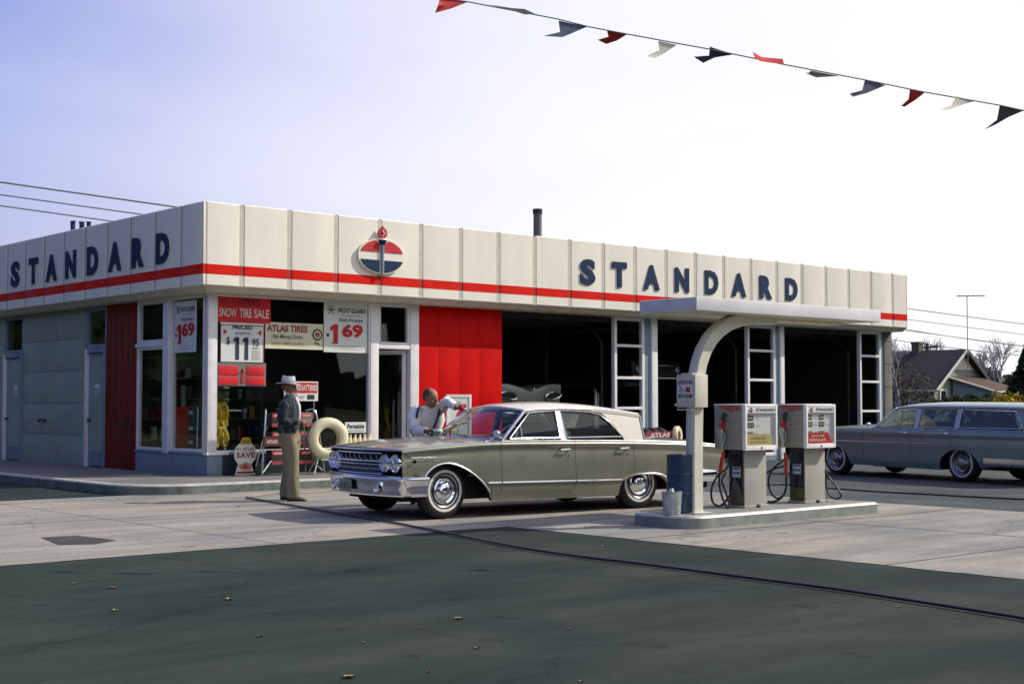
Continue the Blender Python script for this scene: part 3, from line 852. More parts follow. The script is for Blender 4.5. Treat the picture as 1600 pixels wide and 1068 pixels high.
def make_car(spec, root):
    S = spec
    P = S['paint']
    def g(key, x): k = S[key]; return interp(x, [q[0] for q in k], [q[1] for q in k])
    xs = set()
    x = S['x0']
    while x <= S['x1'] + 1e-6:
        xs.add(round(x, 4)); x += .05
    xs.add(S['x1'])
    for sx in S['seams']:
        xs.add(round(sx - .004, 4)); xs.add(round(sx + .004, 4))
    for xc, af, ar in ((S['arch'][0][0], S['arch'][0][1], S['arch'][0][2]), (S['arch'][1][0], S['arch'][1][1], S['arch'][1][2])):
        for k in range(1, 8):
            xs.add(round(xc - af + .015 * k * k * .25, 4)); xs.add(round(xc + ar - .015 * k * k * .25, 4))
        xs.add(round(xc - af, 4)); xs.add(round(xc + ar, 4))
    xs = sorted(xs)
    # drop near-duplicates (not the seams)
    keep = [xs[0]]
    for q in xs[1:]:
        if q - keep[-1] > .0035: keep.append(q)
    xs = keep
    def low(x):
        z = g('sill', x)
        for (xc, af, ar, zt, pf, pr) in S['arch']:
            q = superarch(x, xc, af, ar, S['archz0'], zt, pf, pr)
            if q is not None: z = max(z, q)
        return z
    def bend(x, y):
        """plan curvature of nose and tail"""
        W = S['half']; t = 1 - min(1, abs(y) / W) ** 2
        fx = max(0., 1 - (x - S['x0']) / .7); rx = max(0., 1 - (S['x1'] - x) / .6)
        return x - S['nosebow'] * t * fx ** 1.3 + S['tailbow'] * t * rx ** 1.3
    def section(x):
        w_ = g('width', x); zb = g('crest', x); zc = g('centre', x); zl = low(x)
        prof = S['side'](x, w_, zb)
        pts = []
        last = None
        raw = [(w_ - .045, zl)] + prof
        for i, (y, z) in enumerate(raw):
            if i: z = max(z, zl + .004 * i)
            pts.append((y, z))
        # clip the profile's y for a raised lower edge
        if zl > prof[0][1]:
            pts[0] = (min(w_ - .004, interp(zl, [q[1] for q in prof], [q[0] for q in prof])) - .004, zl)
            for i in range(1, len(pts)):
                if raw[i][1] < zl: pts[i] = (pts[0][0] + .003, pts[i][1])
        nside = len(pts)
        yc = pts[-1][0]
        dz = zc - pts[-1][1]
        for f_, h_ in S['top']:
            pts.append((yc * f_, pts[nside - 1][1] + dz * h_))
        return pts, nside
    secs = [section(x) for x in xs]
    ns = secs[0][1]; n = len(secs[0][0])
    rows = {}
    for sgn in (-1, 1):
        rows[sgn] = [[(bend(x, y), sgn * y, z) for (y, z) in s[0]] for x, s in zip(xs, secs)]
    body = MB(); doors = {}
    for sgn in (-1, 1):
        rr = rows[sgn]
        for i in range(len(xs) - 1):
            xm = (xs[i] + xs[i + 1]) / 2
            seam = any(abs(xm - q) < .0045 for q in S['seams'])
            for k in range(n - 1):
                cabin = S['cab'][0] < xm < S['cab'][1]
                if k >= ns and cabin: continue
                zm = (rr[i][k][2] + rr[i + 1][k][2]) / 2
                q = [rr[i][k], rr[i + 1][k], rr[i + 1][k + 1], rr[i][k + 1]]
                if sgn > 0: q = q[::-1]
                tgt = body; mm = P
                if k < ns - 1:
                    if seam and zm > S['sill_line']: mm = 'seam'
                    else:
                        for di, (d0, d1) in enumerate(S['doors']):
                            if d0 < xm < d1 and zm > S['sill_line'] and k > 0:
                                tgt = doors.setdefault((sgn, di), MB())
                if k == ns - 1 + 0 and seam and xm > S['cab'][0] - .2 and xm < S['cab'][1] + .1: mm = 'seam'
                tgt.quad(q, mm)
    # turned-under lower lip and inner wells
    for sgn in (-1, 1):
        for i in range(len(xs) - 1):
            a0 = rows[sgn][i][0]; a1 = rows[sgn][i + 1][0]
            body.quad([a0, a1, (a1[0], a1[1] - sgn * .06, a1[2] + .01), (a0[0], a0[1] - sgn * .06, a0[2] + .01)], 'under')
    # tail closing face
    tl = [(bend(S['x1'], y), -y, z) for (y, z) in secs[-1][0]] + [(bend(S['x1'], y), y, z) for (y, z) in reversed(secs[-1][0][:-1])]
    body.quad(tl, P)
    bo = body.build('body', root, 42, merge=True)
    dobjs = {}
    for k, d in doors.items():
        dobjs[k] = d.build('door', root, 42, merge=True)
    # underbody and cabin tub
    u = MB()
    wy = S['half'] - .30
    u.box((S['x0'] + .12, -wy, .21), (S['cab'][0] - .02, wy, .78), 'under')
    u.box((S['cab'][0] - .02, -S['half'] + .09, .20), (S['arch'][1][0] - S['arch'][1][1] - .02, S['half'] - .09, .36), 'under')
    u.box((S['arch'][1][0] - S['arch'][1][1] - .02, -wy, .22), (S['x1'] - .10, wy, .62), 'under')
    for sgn in (-1, 1):
        yy = sorted((sgn * (S['half'] - .06), sgn * (wy - .01)))
        for (xc, af, ar, zt, pf, pr) in S['arch']:
            u.box((xc - af - .02, yy[0], zt + .03), (xc + ar * .8, yy[1], zt + .06), 'under')
            u.box((xc + ar - .01, yy[0], .26), (xc + ar + .02, yy[1] if sgn < 0 else yy[1], zt - .08), 'under')
        # inner door panels
        yi = sorted((sgn * (S['half'] - .09), sgn * (S['half'] - .07)))
        xa = S['arch'][1][0] - S['arch'][1][1] - .03
        u.box((S['cab'][0], yi[0], .36), (xa, yi[1], g('crest', 1.8) - .03), S['trimmat'])
        u.box((xa, yi[0], .69), (S['cab'][1], yi[1], g('crest', 1.8) - .03), S['trimmat'])
    u.build('underbody', root, 0)
    # ---- greenhouse
    yb, yt, zb, zt = S['gh']
    def sidey(z, extra=0.): return yb - (yb - yt) * (z - zb) / (zt - zb) + extra
    G = S['roofst']
    rx = [q[0] for q in G]
    def roofsec(x, off=0.):
        ze = interp(x, rx, [q[1] for q in G]); zr = interp(x, rx, [q[2] for q in G]); w_ = interp(x, rx, [q[3] for q in G])
        z0 = ze - .035
        half = [(sidey(z0) * w_ + .004, z0), (sidey(ze) * w_ + .012, ze - .006), (sidey(ze) * w_ + .010, ze + .004), (sidey(ze) * w_ - .012, ze + .020), (yt * w_ * .88, ze + (zr - ze) * .50), (yt * w_ * .6, ze + (zr - ze) * .82), (yt * w_ * .3, ze + (zr - ze) * .97), (0, zr)]
        half = [(max(0, y - off), z - off) for y, z in half]
        return [(-y, z) for y, z in half] + [(y, z) for y, z in reversed(half[:-1])]
    rxs = [rx[0] + (rx[-1] - rx[0]) * k / 34 for k in range(35)]
    def rbow(x, y):
        f0 = max(0, 1 - (x - rx[0]) / .3); f1 = max(0, 1 - (rx[-1] - x) / .3)
        return x - S['hdrbow'] * f0 * (1 - (y / yt) ** 2 if abs(y) < yt else 0) + S.get('tailroof', .03) * f1 * (1 - (y / yt) ** 2 if abs(y) < yt else 0)
    r = MB()
    o_ = [[(rbow(x, y), y, z) for y, z in roofsec(x)] for x in rxs]
    i_ = [[(rbow(x, y), y, z) for y, z in roofsec(x, .022)] for x in rxs]
    r.grid(o_, S['roofmat']); r.grid([q[::-1] for q in i_], S['trimmat'])
    for A, B_ in ((o_[0], i_[0]), (o_[-1], i_[-1])): r.grid([A, B_], S['roofmat'])
    ro = r.build('roof', root, 40)
    # drip rail
    for sgn in (-1, 1):
        t = MB(); t.tube([(x, sgn * (sidey(interp(x, rx, [q[1] for q in G])) * interp(x, rx, [q[3] for q in G]) + .018), interp(x, rx, [q[1] for q in G]) - .004) for x in rxs[::2] if x < S.get('dripend', 99)], .009, 'chromedull', 6); t.build('drip_rail', ro)
    # side windows: pane + bright frame; pillars
    for sgn in (-1, 1):
        for poly in S['windows']:
            pts = [(x, sgn * (sidey(z) - .012), z) for x, z in poly]
            fr = MB(); cl = [(x, sgn * (sidey(z) + .001), z) for x, z in poly]
            fr.tube(cl + [cl[0], cl[1]], S.get('frw', .012), 'chromedull', 6, caps=False)
            fo = fr.build('window_frame', root)
            pn = MB(); pn.quad(pts, 'carglass'); pn.quad([(x, y - sgn * .004, z) for x, y, z in pts[::-1]], 'carglass'); pn.build('window_pane', fo, 0)
        for (nm, mm, poly, th) in S['pillars']:
            a = MB()
            A = [(x, sgn * (sidey(z) + .004), z) for x, z in poly]; B_ = [(x, sgn * (sidey(z) - th), z) for x, z in poly]
            m_ = len(poly)
            a.add(A + B_, [tuple(range(m_)), tuple(range(2 * m_ - 1, m_ - 1, -1))] + [(i, (i + 1) % m_, m_ + (i + 1) % m_, m_ + i) for i in range(m_)], mm)
            a.build(nm, root, 30)
        # A pillar
        a = MB(); (ax, az), (bx_, bz) = S['apil']
        a.tube([(ax - .02, sgn * (sidey(az) + .0), az - .03), (ax + (bx_ - ax) * .5, sgn * sidey((az + bz) / 2), (az + bz) / 2), (bx_, sgn * sidey(bz), bz + .01)], [.026, .021, .020], S.get('apm', 'chromedull'), 8)
        a.build('pillar', root)
    # windscreen
    (ax, az), (bx_, bz) = S['apil']
    rowsw = []
    for k in range(9):
        t = k / 8; row = []
        for j in range(17):
            s_ = -1 + 2 * j / 16
            yy = s_ * (sidey(az) * (1 - t) + sidey(bz) * t - .006)
            bow = (S['wsbow'] * (1 - t) + S['hdrbow'] * t) * (1 - s_ * s_)
            zz = az + (bz + .01 - az) * t + (.03 * (1 - t) * .4 + .045 * t) * (1 - s_ * s_)
            row.append((ax + (bx_ - ax) * t - bow + .0, yy, zz))
        rowsw.append(row)
    ws = MB(); ws.grid(rowsw, 'carglass'); wo = ws.build('windscreen', root, 60)
    e = MB(); e.tube(rowsw[0], .014, 'chromedull', 6); e.tube(rowsw[-1], .014, 'chromedull', 6); e.build('windscreen_frame', root)
    # wipers
    e = MB()
    for y0 in (-.42, .18):
        p0 = Vector((ax - S['wsbow'] * (1 - (y0 / .8) ** 2) - .05, y0, az - .005))
        e.tube([p0, p0 + Vector((.05, .14, .045))], .006, 'chromedull', 5); e.tube([p0 + Vector((.03, .02, .03)), p0 + Vector((.07, .42, .06))], .007, 'black', 5)
    e.build('wiper', root)
    # wheels
    hy = S['track']
    for xx in (0, S['wb']):
        for sgn in (-1, 1):
            wheel(root, xx, sgn * hy, sgn, S.get('wr', .335), S.get('steer', 0) if xx == 0 else 0, True, S.get('hub', 'chrome'))
    # seats
    for sx in S['seats']:
        a = MB()
        a.box((sx, -.66, .36), (sx + .50, .66, .62), S['seatm'], bev=.05)
        T = Matrix.Translation((sx + .46, 0, .55)) @ Matrix.Rotation(R(14), 4, 'Y')
        a.box((0, -.66, 0), (.14, .66, .52), S['seatm'], T, bev=.05)
        a.build('seat', root)
    a = MB(); a.box((S['dash'], -.74, .66), (S['dash'] + .22, .74, .93), S['trimmat'], bev=.03); a.build('dashboard', root)
    a = MB(); T = Matrix.Translation((S['dash'] + .38, -.36, .93)) @ Matrix.Rotation(R(-62), 4, 'Y')
    ring = [(.20 * math.cos(2 * math.pi * k / 20), .20 * math.sin(2 * math.pi * k / 20), 0) for k in range(21)]
    a.tube(ring, .012, S.get('wheelm', 'white'), 6, T, caps=False); a.tube([(-.19, 0, 0), (.19, 0, 0)], .009, 'chromedull', 6, T); a.cyl((0, 0, -.3), (0, 0, .0), .02, .03, 'under', 8, T)
    a.build('steering_wheel', root)
    return bo, dobjs, sidey, g, bend

def strip_path(g, bend, x0, x1, zf, off=.006, n=30, half=None, side=-1, widthkey='width'):
    return [(bend(x, g(widthkey, x)), side * (g(widthkey, x) + off), zf(x)) for x in [x0 + (x1 - x0) * k / n for k in range(n + 1)]]

def sweep_bumper(a, path, prof, m):
    """path: plan points (x, y); prof: (outward, z)"""
    P = [Vector((p[0], p[1])) for p in path]; rows = []
    for i, p in enumerate(P):
        d = (P[min(i + 1, len(P) - 1)] - P[max(0, i - 1)]).normalized()
        nn = Vector((d.y, -d.x))
        rows.append([(p.x + nn.x * o, p.y + nn.y * o, z) for o, z in prof])
    a.grid(rows, m, closed=True, cap=True)

# ---------------- sage sedan by the pumps
P0 = Vector((10.46, 13.22)); P1 = Vector((13.48, 12.86))
ev = (P1 - P0).normalized(); nv = Vector((ev.y, -ev.x))
HALF = .965
oc = P0 + nv * (.10 - HALF)
sed = thing('parked_sedan', 'sage green four door sedan with cream roof and whitewall tyres stopped beside the pump island', 'car', (oc.x, oc.y, 0), math.atan2(ev.y, ev.x))
def side_merc(x, w_, zb):
    return [(w_ - .014, .30), (w_ - .002, .40), (w_, .50), (w_ - .006, .62), (w_ - .020, zb - .135), (w_ - .030, zb - .10), (w_ - .024, zb - .072), (w_ - .008, zb - .050), (w_ - .006, zb - .034), (w_ - .020, zb - .012), (w_ - .050, zb)]
wtop = [(.93, .12), (.84, .30), (.70, .55), (.52, .78), (.34, .91), (.16, .985), (0, 1.)]
merc = dict(paint='sagepaint', x0=-.60, x1=4.50, half=HALF, seams=(.76, 1.90, 2.86), doors=[(.76, 1.90), (1.90, 2.86)], sill_line=.235,
    sill=[(-.6, .50), (-.38, .48), (-.30, .22), (.6, .19), (2.6, .185), (3.5, .25), (4.0, .34), (4.5, .42)],
    archz0=.17, arch=[(0., .40, .64, .665, 2.4, 1.55), (3.02, .40, .44, .455, 3.2, 2.6)],
    width=[(-.60, .918), (-.35, .945), (.2, .960), (.8, .965), (3.0, .965), (4.0, .945), (4.5, .905)],
    crest=[(-.60, .845), (-.2, .875), (.75, .915), (1.9, .905), (3.0, .885), (3.9, .85), (4.5, .80)],
    centre=[(-.60, .855), (-.45, .90), (-.1, .945), (.4, .965), (.95, .965), (3.0, .92), (3.4, .935), (4.1, .90), (4.42, .85), (4.5, .80)],
    top=wtop, side=side_merc, cab=(.93, 3.02), nosebow=.14, tailbow=.10,
    gh=(.815, .665, .92, 1.30), roofst=[(1.28, 1.295, 1.335, .985), (1.5, 1.315, 1.385, 1), (1.9, 1.325, 1.405, 1), (2.4, 1.31, 1.385, 1.01), (2.8, 1.275, 1.345, 1.01), (3.15, 1.235, 1.295, 1.01)], tailroof=.02,
    windows=[[(.98, .945), (1.36, 1.262), (1.77, 1.285), (1.77, .945)], [(1.87, .945), (1.87, 1.285), (2.30, 1.272), (2.48, 1.238), (2.63, 1.13), (2.79, .945)]],
    pillars=[('pillar', 'chromedull', [(1.775, .90), (1.775, 1.30), (1.865, 1.30), (1.865, .90)], .03),
             ('rear_pillar', 'creampaint', [(2.82, .885), (2.67, 1.12), (2.53, 1.252), (2.33, 1.292), (2.8, 1.268), (3.165, 1.232), (3.135, .885)], .05)],
    apil=((.88, .945), (1.30, 1.285)), wsbow=.34, hdrbow=.09, track=.865, wb=3.02, seats=(1.35, 2.3), seatm='seat', trimmat='seat', roofmat='creampaint', dripend=2.45, dash=.85, steer=R(5))
bo, drs, sidey, g, bend = make_car(merc, sed)
# quarter-window divider, rear window and its frame
a = MB(); a.tube([(1.17, -sidey(.945), .945), (1.19, -sidey(1.12), 1.12)], .009, 'chromedull', 6); a.build('quarterlight_frame', sed)
a = MB()
a.quad([(2.98, -.72, .92), (2.98, .72, .92), (3.10, .62, 1.245), (3.10, -.62, 1.245)], 'carglass'); a.build('rear_window', sed, 0)
a = MB(); a.box((2.93, -.66, 1.235), (3.12, .66, 1.262), 'creampaint'); a.build('rear_window_header', sed)
for sg in (-1, 1):
    a = MB(); a.tube([(3.162, sg * (sidey(1.22) + .008), 1.225), (3.138, sg * (sidey(.9) + .008), .895)], .010, 'chromedull', 6); a.build('pillar_trim', sed)
# nose: grille, lamps, bumper
a = MB()
def nose(y, dx=0.): return bend(-.60, y) + dx
ys_ = [-.90 + 1.8 * k / 24 for k in range(25)]
a.grid([[(nose(y, .07), y, .505) for y in ys_], [(nose(y, .10), y, .83) for y in ys_]], 'seam')
for sg in (-1, 1): a.quad([(nose(.90, .0), sg * .905, .50), (nose(.90, .10), sg * .895, .50), (nose(.9, .12), sg * .895, .84), (nose(.9, 0), sg * .905, .84)], 'sagepaint')
gr = a.build('grille', sed, 30)
a = MB()
def lens_path(z, d, y0=-.56, y1=.56): return [(nose(y, d), y, z) for y in [y0 + (y1 - y0) * k / 20 for k in range(21)]]
for z, d, rr_ in ((.79, -.004, .008), (.695, -.012, .011), (.655, .0, .006), (.60, .02, .004), (.545, .0, .007)): a.tube(lens_path(z, d), rr_, 'chromedull', 6)
for k in range(32):
    y = -.54 + 1.08 * k / 31
    a.tube([(nose(y, .03), y, .555), (nose(y, .015), y, .640)], .004, 'bluegrey', 4)
for k in range(9):
    y = -.50 + 1.0 * k / 8
    a.tube([(nose(y, .02), y, .70), (nose(y + .02, -.012), y + .03, .735), (nose(y + .05, .01), y + .065, .77)], .005, 'chromedull', 5)
a.tube([(nose(y, -.012), y, .835) for y in ys_], .012, 'chromedull', 6)
a.tube([(nose(y, -.008), y, .515) for y in ys_], .012, 'chromedull', 6)
a.build('grille_bars', gr)
for y in (-.795, -.615, .615, .795):
    T = Matrix.Translation((nose(y, .015), y, .675)) @ Matrix.Rotation(R(-90) , 4, 'Y')
    h = MB(); h.lathe([(.108, -.03), (.110, .02), (.100, .034), (.088, .022), (.084, .01)], 'chrome', 28, T)
    ho = h.build('headlight', sed)
    l = MB(); l.lathe([(.086, .008), (.07, .022), (.04, .030), (0, .033)], 'lens', 24, T); l.build('lens', ho)
path = []
for k in range(8): path.append((-.30 - .20 * k / 7, .962))
for k in range(1, 7): t = R(90 * k / 7); path.append((-.50 - .13 * math.sin(t), .832 + .13 * math.cos(t) + 0))
for k in range(0, 25):
    y = .80 - 1.6 * k / 24; path.append((-.645 - .135 * (1 - (y / .82) ** 2), y))
path += [(x, -y) for x, y in reversed(path[:14])]
a = MB()
sweep_bumper(a, path, [(0., .285), (-.005, .285), (.004, .31), (.018, .38), (.032, .452), (.052, .470), (.058, .495), (.038, .518), (.0, .522)], 'chrome')
bp_ = a.build('bumper', sed, 50)
a = MB(); T = frame((-.835, 0.10, .315), (0, -1, 0), UP)
a.box((-.16, 0, 0), (.16, .15, .008), 'plate', T, bev=.003); a.text('31 8172', T @ Matrix.Translation((0, .035, .006)), .075, 'navy', .25, .004, .01)
a.build('licence_plate', sed)
for y in (-.55, .55):
    a = MB(); T = Matrix.Translation((-.748, y, .37)) @ Matrix.Rotation(R(-90), 4, 'Y'); a.lathe([(.05, 0), (.055, .02), (.045, .03), (.04, .02), (0, .022)], 'chrome', 20, T); a.build('bumper_lamp', bp_)
# tail bumper, lamps
path = [(3.95 + .1 * k, .955 - .02 * k) for k in range(5)] + [(4.46, .85)] + [(4.50 + .10 * (1 - (y / .8) ** 2), y) for y in [.78 - .13 * k for k in range(13)]] + [(4.46, -.85)] + [(4.35 - .1 * k, -.875 - .02 * k) for k in range(5)]
a = MB(); sweep_bumper(a, [(x, y) for x, y in reversed(path)], [(0, .32), (.03, .33), (.045, .40), (.04, .47), (.0, .50)], 'chrome'); a.build('bumper', sed, 50)
for y in (-.7, -.5, -.3, .3, .5, .7):
    T = Matrix.Translation((bend(4.5, y) + .0, y, .64)) @ Matrix.Rotation(R(90), 4, 'Y')
    a = MB(); a.lathe([(.06, 0), (.065, .02), (.05, .03)], 'chrome', 20, T); a.lathe([(.05, .028), (.0, .04)], 'redlens', 20, T); a.build('tail_lamp', sed)
# side trim (near and far)
for sg in (-1, 1):
    z0 = lambda x: .425 - .012 * x
    a = MB(); a.tube(strip_path(g, bend, .56, .752, z0, .003, 4, side=sg), .0115, 'chrome', 6); a.tube(strip_path(g, bend, .768, 1.892, z0, .003, 12, side=sg), .0115, 'chrome', 6); a.tube(strip_path(g, bend, 1.908, 2.64, z0, .003, 10, side=sg), .0115, 'chrome', 6)
    rp = [(2.64, z0(2.64))]
    for k in range(0, 17):
        x = 2.66 + .80 * k / 16; q = superarch(x, 3.02, .385, .46, .17, .462, 3.2, 3.4)
        if q and q > z0(x) - .03: rp.append((x, q))
    rp += [(3.5, .42), (3.95, .41)]
    a.tube([(x, sg * (g('width', x) + .003), z) for x, z in rp], .013, 'chrome', 6)
    a.tube([(x, sg * (g('width', x) - .004), superarch(x, 0, .40, .64, .17, .667, 2.4, 1.55) + .004) for x in [-.375 + .96 * k / 24 for k in range(25)]], .011, 'chromedull', 6)
    a.tube(strip_path(g, bend, -.50, -.16, lambda x: .745 + .004 * math.sin(x * 60), .0, 14, side=sg), [.004, .007, .009, .006, .009, .005, .008, .009, .006, .009, .007, .005, .006, .004, .003], 'chrome', 6)
    a.build('side_trim', sed)
    a = MB(); a.tube([(x, sg * (g('width', x) - .052), g('crest', x) + .006) for x in [.80 + (4.4 - .8) * k / 40 for k in range(41)]], .010, 'chromedull', 6, flat=.7); a.build('belt_trim', sed)
    for di, hx in ((0, 1.74), (1, 2.70)):
        h = MB(); z = .80; y = g('width', hx) - .02
        h.tube([(hx - .10, sg * (y - .0), z), (hx - .09, sg * (y + .035), z), (hx + .05, sg * (y + .04), z + .004), (hx + .07, sg * (y), z)], [.010, .011, .010, .013], 'chrome', 6)
        h.cyl((hx + .06, sg * (y + .0), z - .07), (hx + .06, sg * (y + .018), z - .07), .011, .011, 'chrome', 8)
        h.build('door_handle', drs[(sg, di)])
    for xx in (-.46,):
        a = MB(); T = Matrix.Translation((xx, sg * .947, .70)) @ Matrix.Rotation(R(90) * -sg * -1, 4, 'X'); a.lathe([(.02, 0), (.022, .008), (0, .01)], 'seam', 12, T); a.build('fender_port', sed)
a = MB(); y = -.83
a.tube([(.62, y, .905), (.70, y - .03, .955), (.735, y - .04, 1.005)], [.018, .011, .010], 'chrome', 8)
a.ball((.745, y - .045, 1.015), (.045, .055, .04), 'chrome', 12, 8); a.cyl((.60, y, .90), (.66, y, .915), .03, .02, 'chrome', 10)
a.build('mirror', sed)

# ---------------- blue grey station wagon
P0 = Vector((22.62, 16.35)); P1 = Vector((22.10, 13.33))
ev = (P1 - P0).normalized(); nv = Vector((ev.y, -ev.x)); oc = P0 + nv * (.10 - HALF)
wag = thing('station_wagon', 'blue grey station wagon with long roof pointing towards the open bays', 'car', (oc.x, oc.y, 0), math.atan2(ev.y, ev.x))
def side_wag(x, w_, zb):
    return [(w_ - .02, .30), (w_ - .008, .40), (w_ - .012, .52), (w_ - .004, .60), (w_, .655), (w_ - .010, .70), (w_ - .018, .745), (w_ - .020, .770), (w_ - .006, .79), (w_ - .012, zb - .05), (w_ - .045, zb)]
wg = dict(paint='bluepaint', x0=-.80, x1=4.86, half=HALF, seams=(.80, 1.97, 2.90), doors=[(.80, 1.97), (1.97, 2.90)], sill_line=.26,
    sill=[(-.8, .45), (-.45, .42), (-.38, .24), (.6, .22), (2.6, .20), (3.6, .26), (4.2, .32), (4.86, .38)],
    archz0=.18, arch=[(0., .42, .45, .60, 2.4, 2.0), (3.07, .44, .46, .56, 2.3, 2.4)],
    width=[(-.8, .90), (-.4, .94), (.2, .962), (1., .965), (3.5, .965), (4.3, .95), (4.86, .92)],
    crest=[(-.8, .84), (-.3, .88), (.5, .905), (1.5, .91), (3, .905), (4.2, .90), (4.86, .87)],
    centre=[(-.8, .86), (-.5, .92), (0, .955), (.6, .975), (1, .975), (4.5, .93), (4.86, .87)],
    top=wtop, side=side_wag, cab=(1.0, 4.62), nosebow=.10, tailbow=.06,
    gh=(.82, .70, .92, 1.30), roofst=[(1.40, 1.285, 1.335, .98), (1.7, 1.31, 1.385, 1), (2.3, 1.32, 1.405, 1), (3.4, 1.315, 1.40, 1), (4.2, 1.30, 1.385, 1), (4.75, 1.28, 1.355, 1)], tailroof=.05,
    windows=[[(1.06, .945), (1.22, 1.09), (1.50, 1.255), (1.92, 1.272), (1.92, .945)], [(2.03, .945), (2.03, 1.272), (2.85, 1.272), (2.85, .945)], [(2.97, .945), (2.97, 1.270), (4.14, 1.245), (4.34, .945)]],
    pillars=[('pillar', 'palepillar', [(1.935, .90), (1.935, 1.30), (2.015, 1.30), (2.015, .90)], .03), ('pillar', 'palepillar', [(2.865, .90), (2.865, 1.30), (2.955, 1.30), (2.955, .90)], .03),
             ('rear_pillar', 'bluepaint', [(4.36, .88), (4.16, 1.265), (4.74, 1.265), (4.84, .88)], .04)],
    apil=((.98, .945), (1.44, 1.275)), wsbow=.30, hdrbow=.10, track=.865, wb=3.07, seats=(1.45, 2.35), seatm='seatbrown', trimmat='seatbrown', roofmat='bluepaint', dash=.95, wheelm='black', hub='hub')
M['palepillar'] = mat('pale blue pillar paint', (.32, .40, .46), .3, .3, var=.04, coat=.5)
bo, drs, sidey, g, bend = make_car(wg, wag)
for sg in (-1, 1):
    a = MB(); a.tube(strip_path(g, bend, -.6, 2.6, lambda x: .66, -.002, 30, side=sg), .007, 'chromedull', 6)
    a.tube([(x, sg * (g('width', x) - .050), g('crest', x) + .012) for x in [1.0 + 3.6 * k / 30 for k in range(31)]], .008, 'chromedull', 6); a.build('side_trim', wag)
    for di, hx in ((0, 1.82), (1, 2.76)):
        h = MB(); z = .845; y = g('width', hx) - .012
        h.tube([(hx - .10, sg * y, z), (hx - .09, sg * (y + .035), z), (hx + .05, sg * (y + .04), z), (hx + .07, sg * y, z)], [.010, .011, .010, .012], 'chrome', 6); h.build('door_handle', drs[(sg, di)])
a = MB(); a.tube([(.88, -.88, .90), (.92, -.92, .96)], .012, 'chrome', 6); a.ball((.93, -.93, .985), (.045, .05, .035), 'chrome', 10, 8); a.build('mirror', wag)
path = [(x, y) for x, y in [(-.45, .965), (-.7, .955), (-.82, .90), (-.88, .7)]] + [(-.88 - .08 * (1 - (y / .7) ** 2), y) for y in (.5, .25, 0, -.25, -.5)] + [(-.88, -.7), (-.82, -.90), (-.7, -.955), (-.45, -.965)]
a = MB(); sweep_bumper(a, path, [(0, .30), (.03, .31), (.045, .40), (.03, .48), (0, .49)], 'chrome'); a.build('bumper', wag, 50)
a = MB(); a.grid([[(bend(-.80, y) + .05, y, .49) for y in ys_], [(bend(-.80, y) + .06, y, .86) for y in ys_]], 'seam')
for z in (.54, .60, .66, .72, .78): a.tube([(bend(-.80, y) + .01, y, z) for y in ys_], .008, 'chromedull', 5)
a.build('grille', wag)
for y in (-.76, -.56, .56, .76):
    T = Matrix.Translation((bend(-.80, y) + .01, y, .67)) @ Matrix.Rotation(R(-90), 4, 'Y'); h = MB(); h.lathe([(.10, -.03), (.10, .03), (.085, .025)], 'chrome', 20, T); h.lathe([(.085, .02), (0, .035)], 'lens', 20, T); h.build('headlight', wag)
path = [(3.65, .975), (4.1, .965), (4.5, .95), (4.8, .93), (4.9, .86), (4.95, .6), (4.97, 0), (4.95, -.6), (4.9, -.86), (4.8, -.93), (4.5, -.95), (4.1, -.965), (3.65, -.975)]
a = MB(); sweep_bumper(a, [(x, y) for x, y in reversed(path)], [(0, .30), (.012, .31), (.02, .36), (.015, .44), (0, .45)], 'chromedull'); a.build('bumper', wag, 50)
# luggage and cloth bundle in the load area
a = MB(); a.ball((3.35, -.2, .80), (.32, .40, .42), 'seatbrown', 14, 10); a.ball((3.95, .1, .75), (.28, .35, .30), 'under', 14, 10); a.ball((2.95, -.25, .72), (.20, .30, .48), 'seatbrown', 12, 8)
bd = a.build('covered_bundle'); 
bd.location = (oc.x, oc.y, 0); bd.rotation_euler = (0, 0, math.atan2(ev.y, ev.x))
tag(bd, 'dark rounded covered bundles seen through the rear windows of the blue wagon', 'bundle')

# ---------------- car in the first bay, seen from behind: broad tail with wing fins
gy = 22.7
gv = onY(824, 608, gy); gx = gv.x
gc = thing('finned_car', 'pale green car with spread wing fins and teardrop tail lamps inside the first bay', 'car', (gx, gy, gv.z - 1.0), 0)
# local: x across, y forward (into the bay), tail at y=0
a = MB()
nx = [-.98 + 1.96 * k / 28 for k in range(29)]
def fin(x):
    t = abs(x) / .98
    return .865 + .165 * min(1, t / .62) ** .9 * (1 if t < .95 else .97)
rowsf = []
for y, k, dz in ((0.02, 1, -.42), (0., 1, -.22), (-.03, 1., -.05), (.0, 1, .0), (.5, .9, .01), (1.2, .5, .0), (1.5, .3, .0)):
    row = []
    for x in nx:
        zf = fin(x); row.append((x * (1 - .02 * abs(dz)), y + .10 * (1 - (x / .98) ** 2) * -1, (.90 + (zf - .90) * k + dz) * .97 + .12))
    rowsf.append(row)
a.grid(rowsf, 'darkgreen')
a.box((-.94, .05, .28), (.94, 4.6, .80), 'darkgreen', bev=.05)
a.box((-.62, 1.6, .8), (.62, 3.2, 1.32), 'darkpaint', bev=.16)
a.build('body', gc, 50)
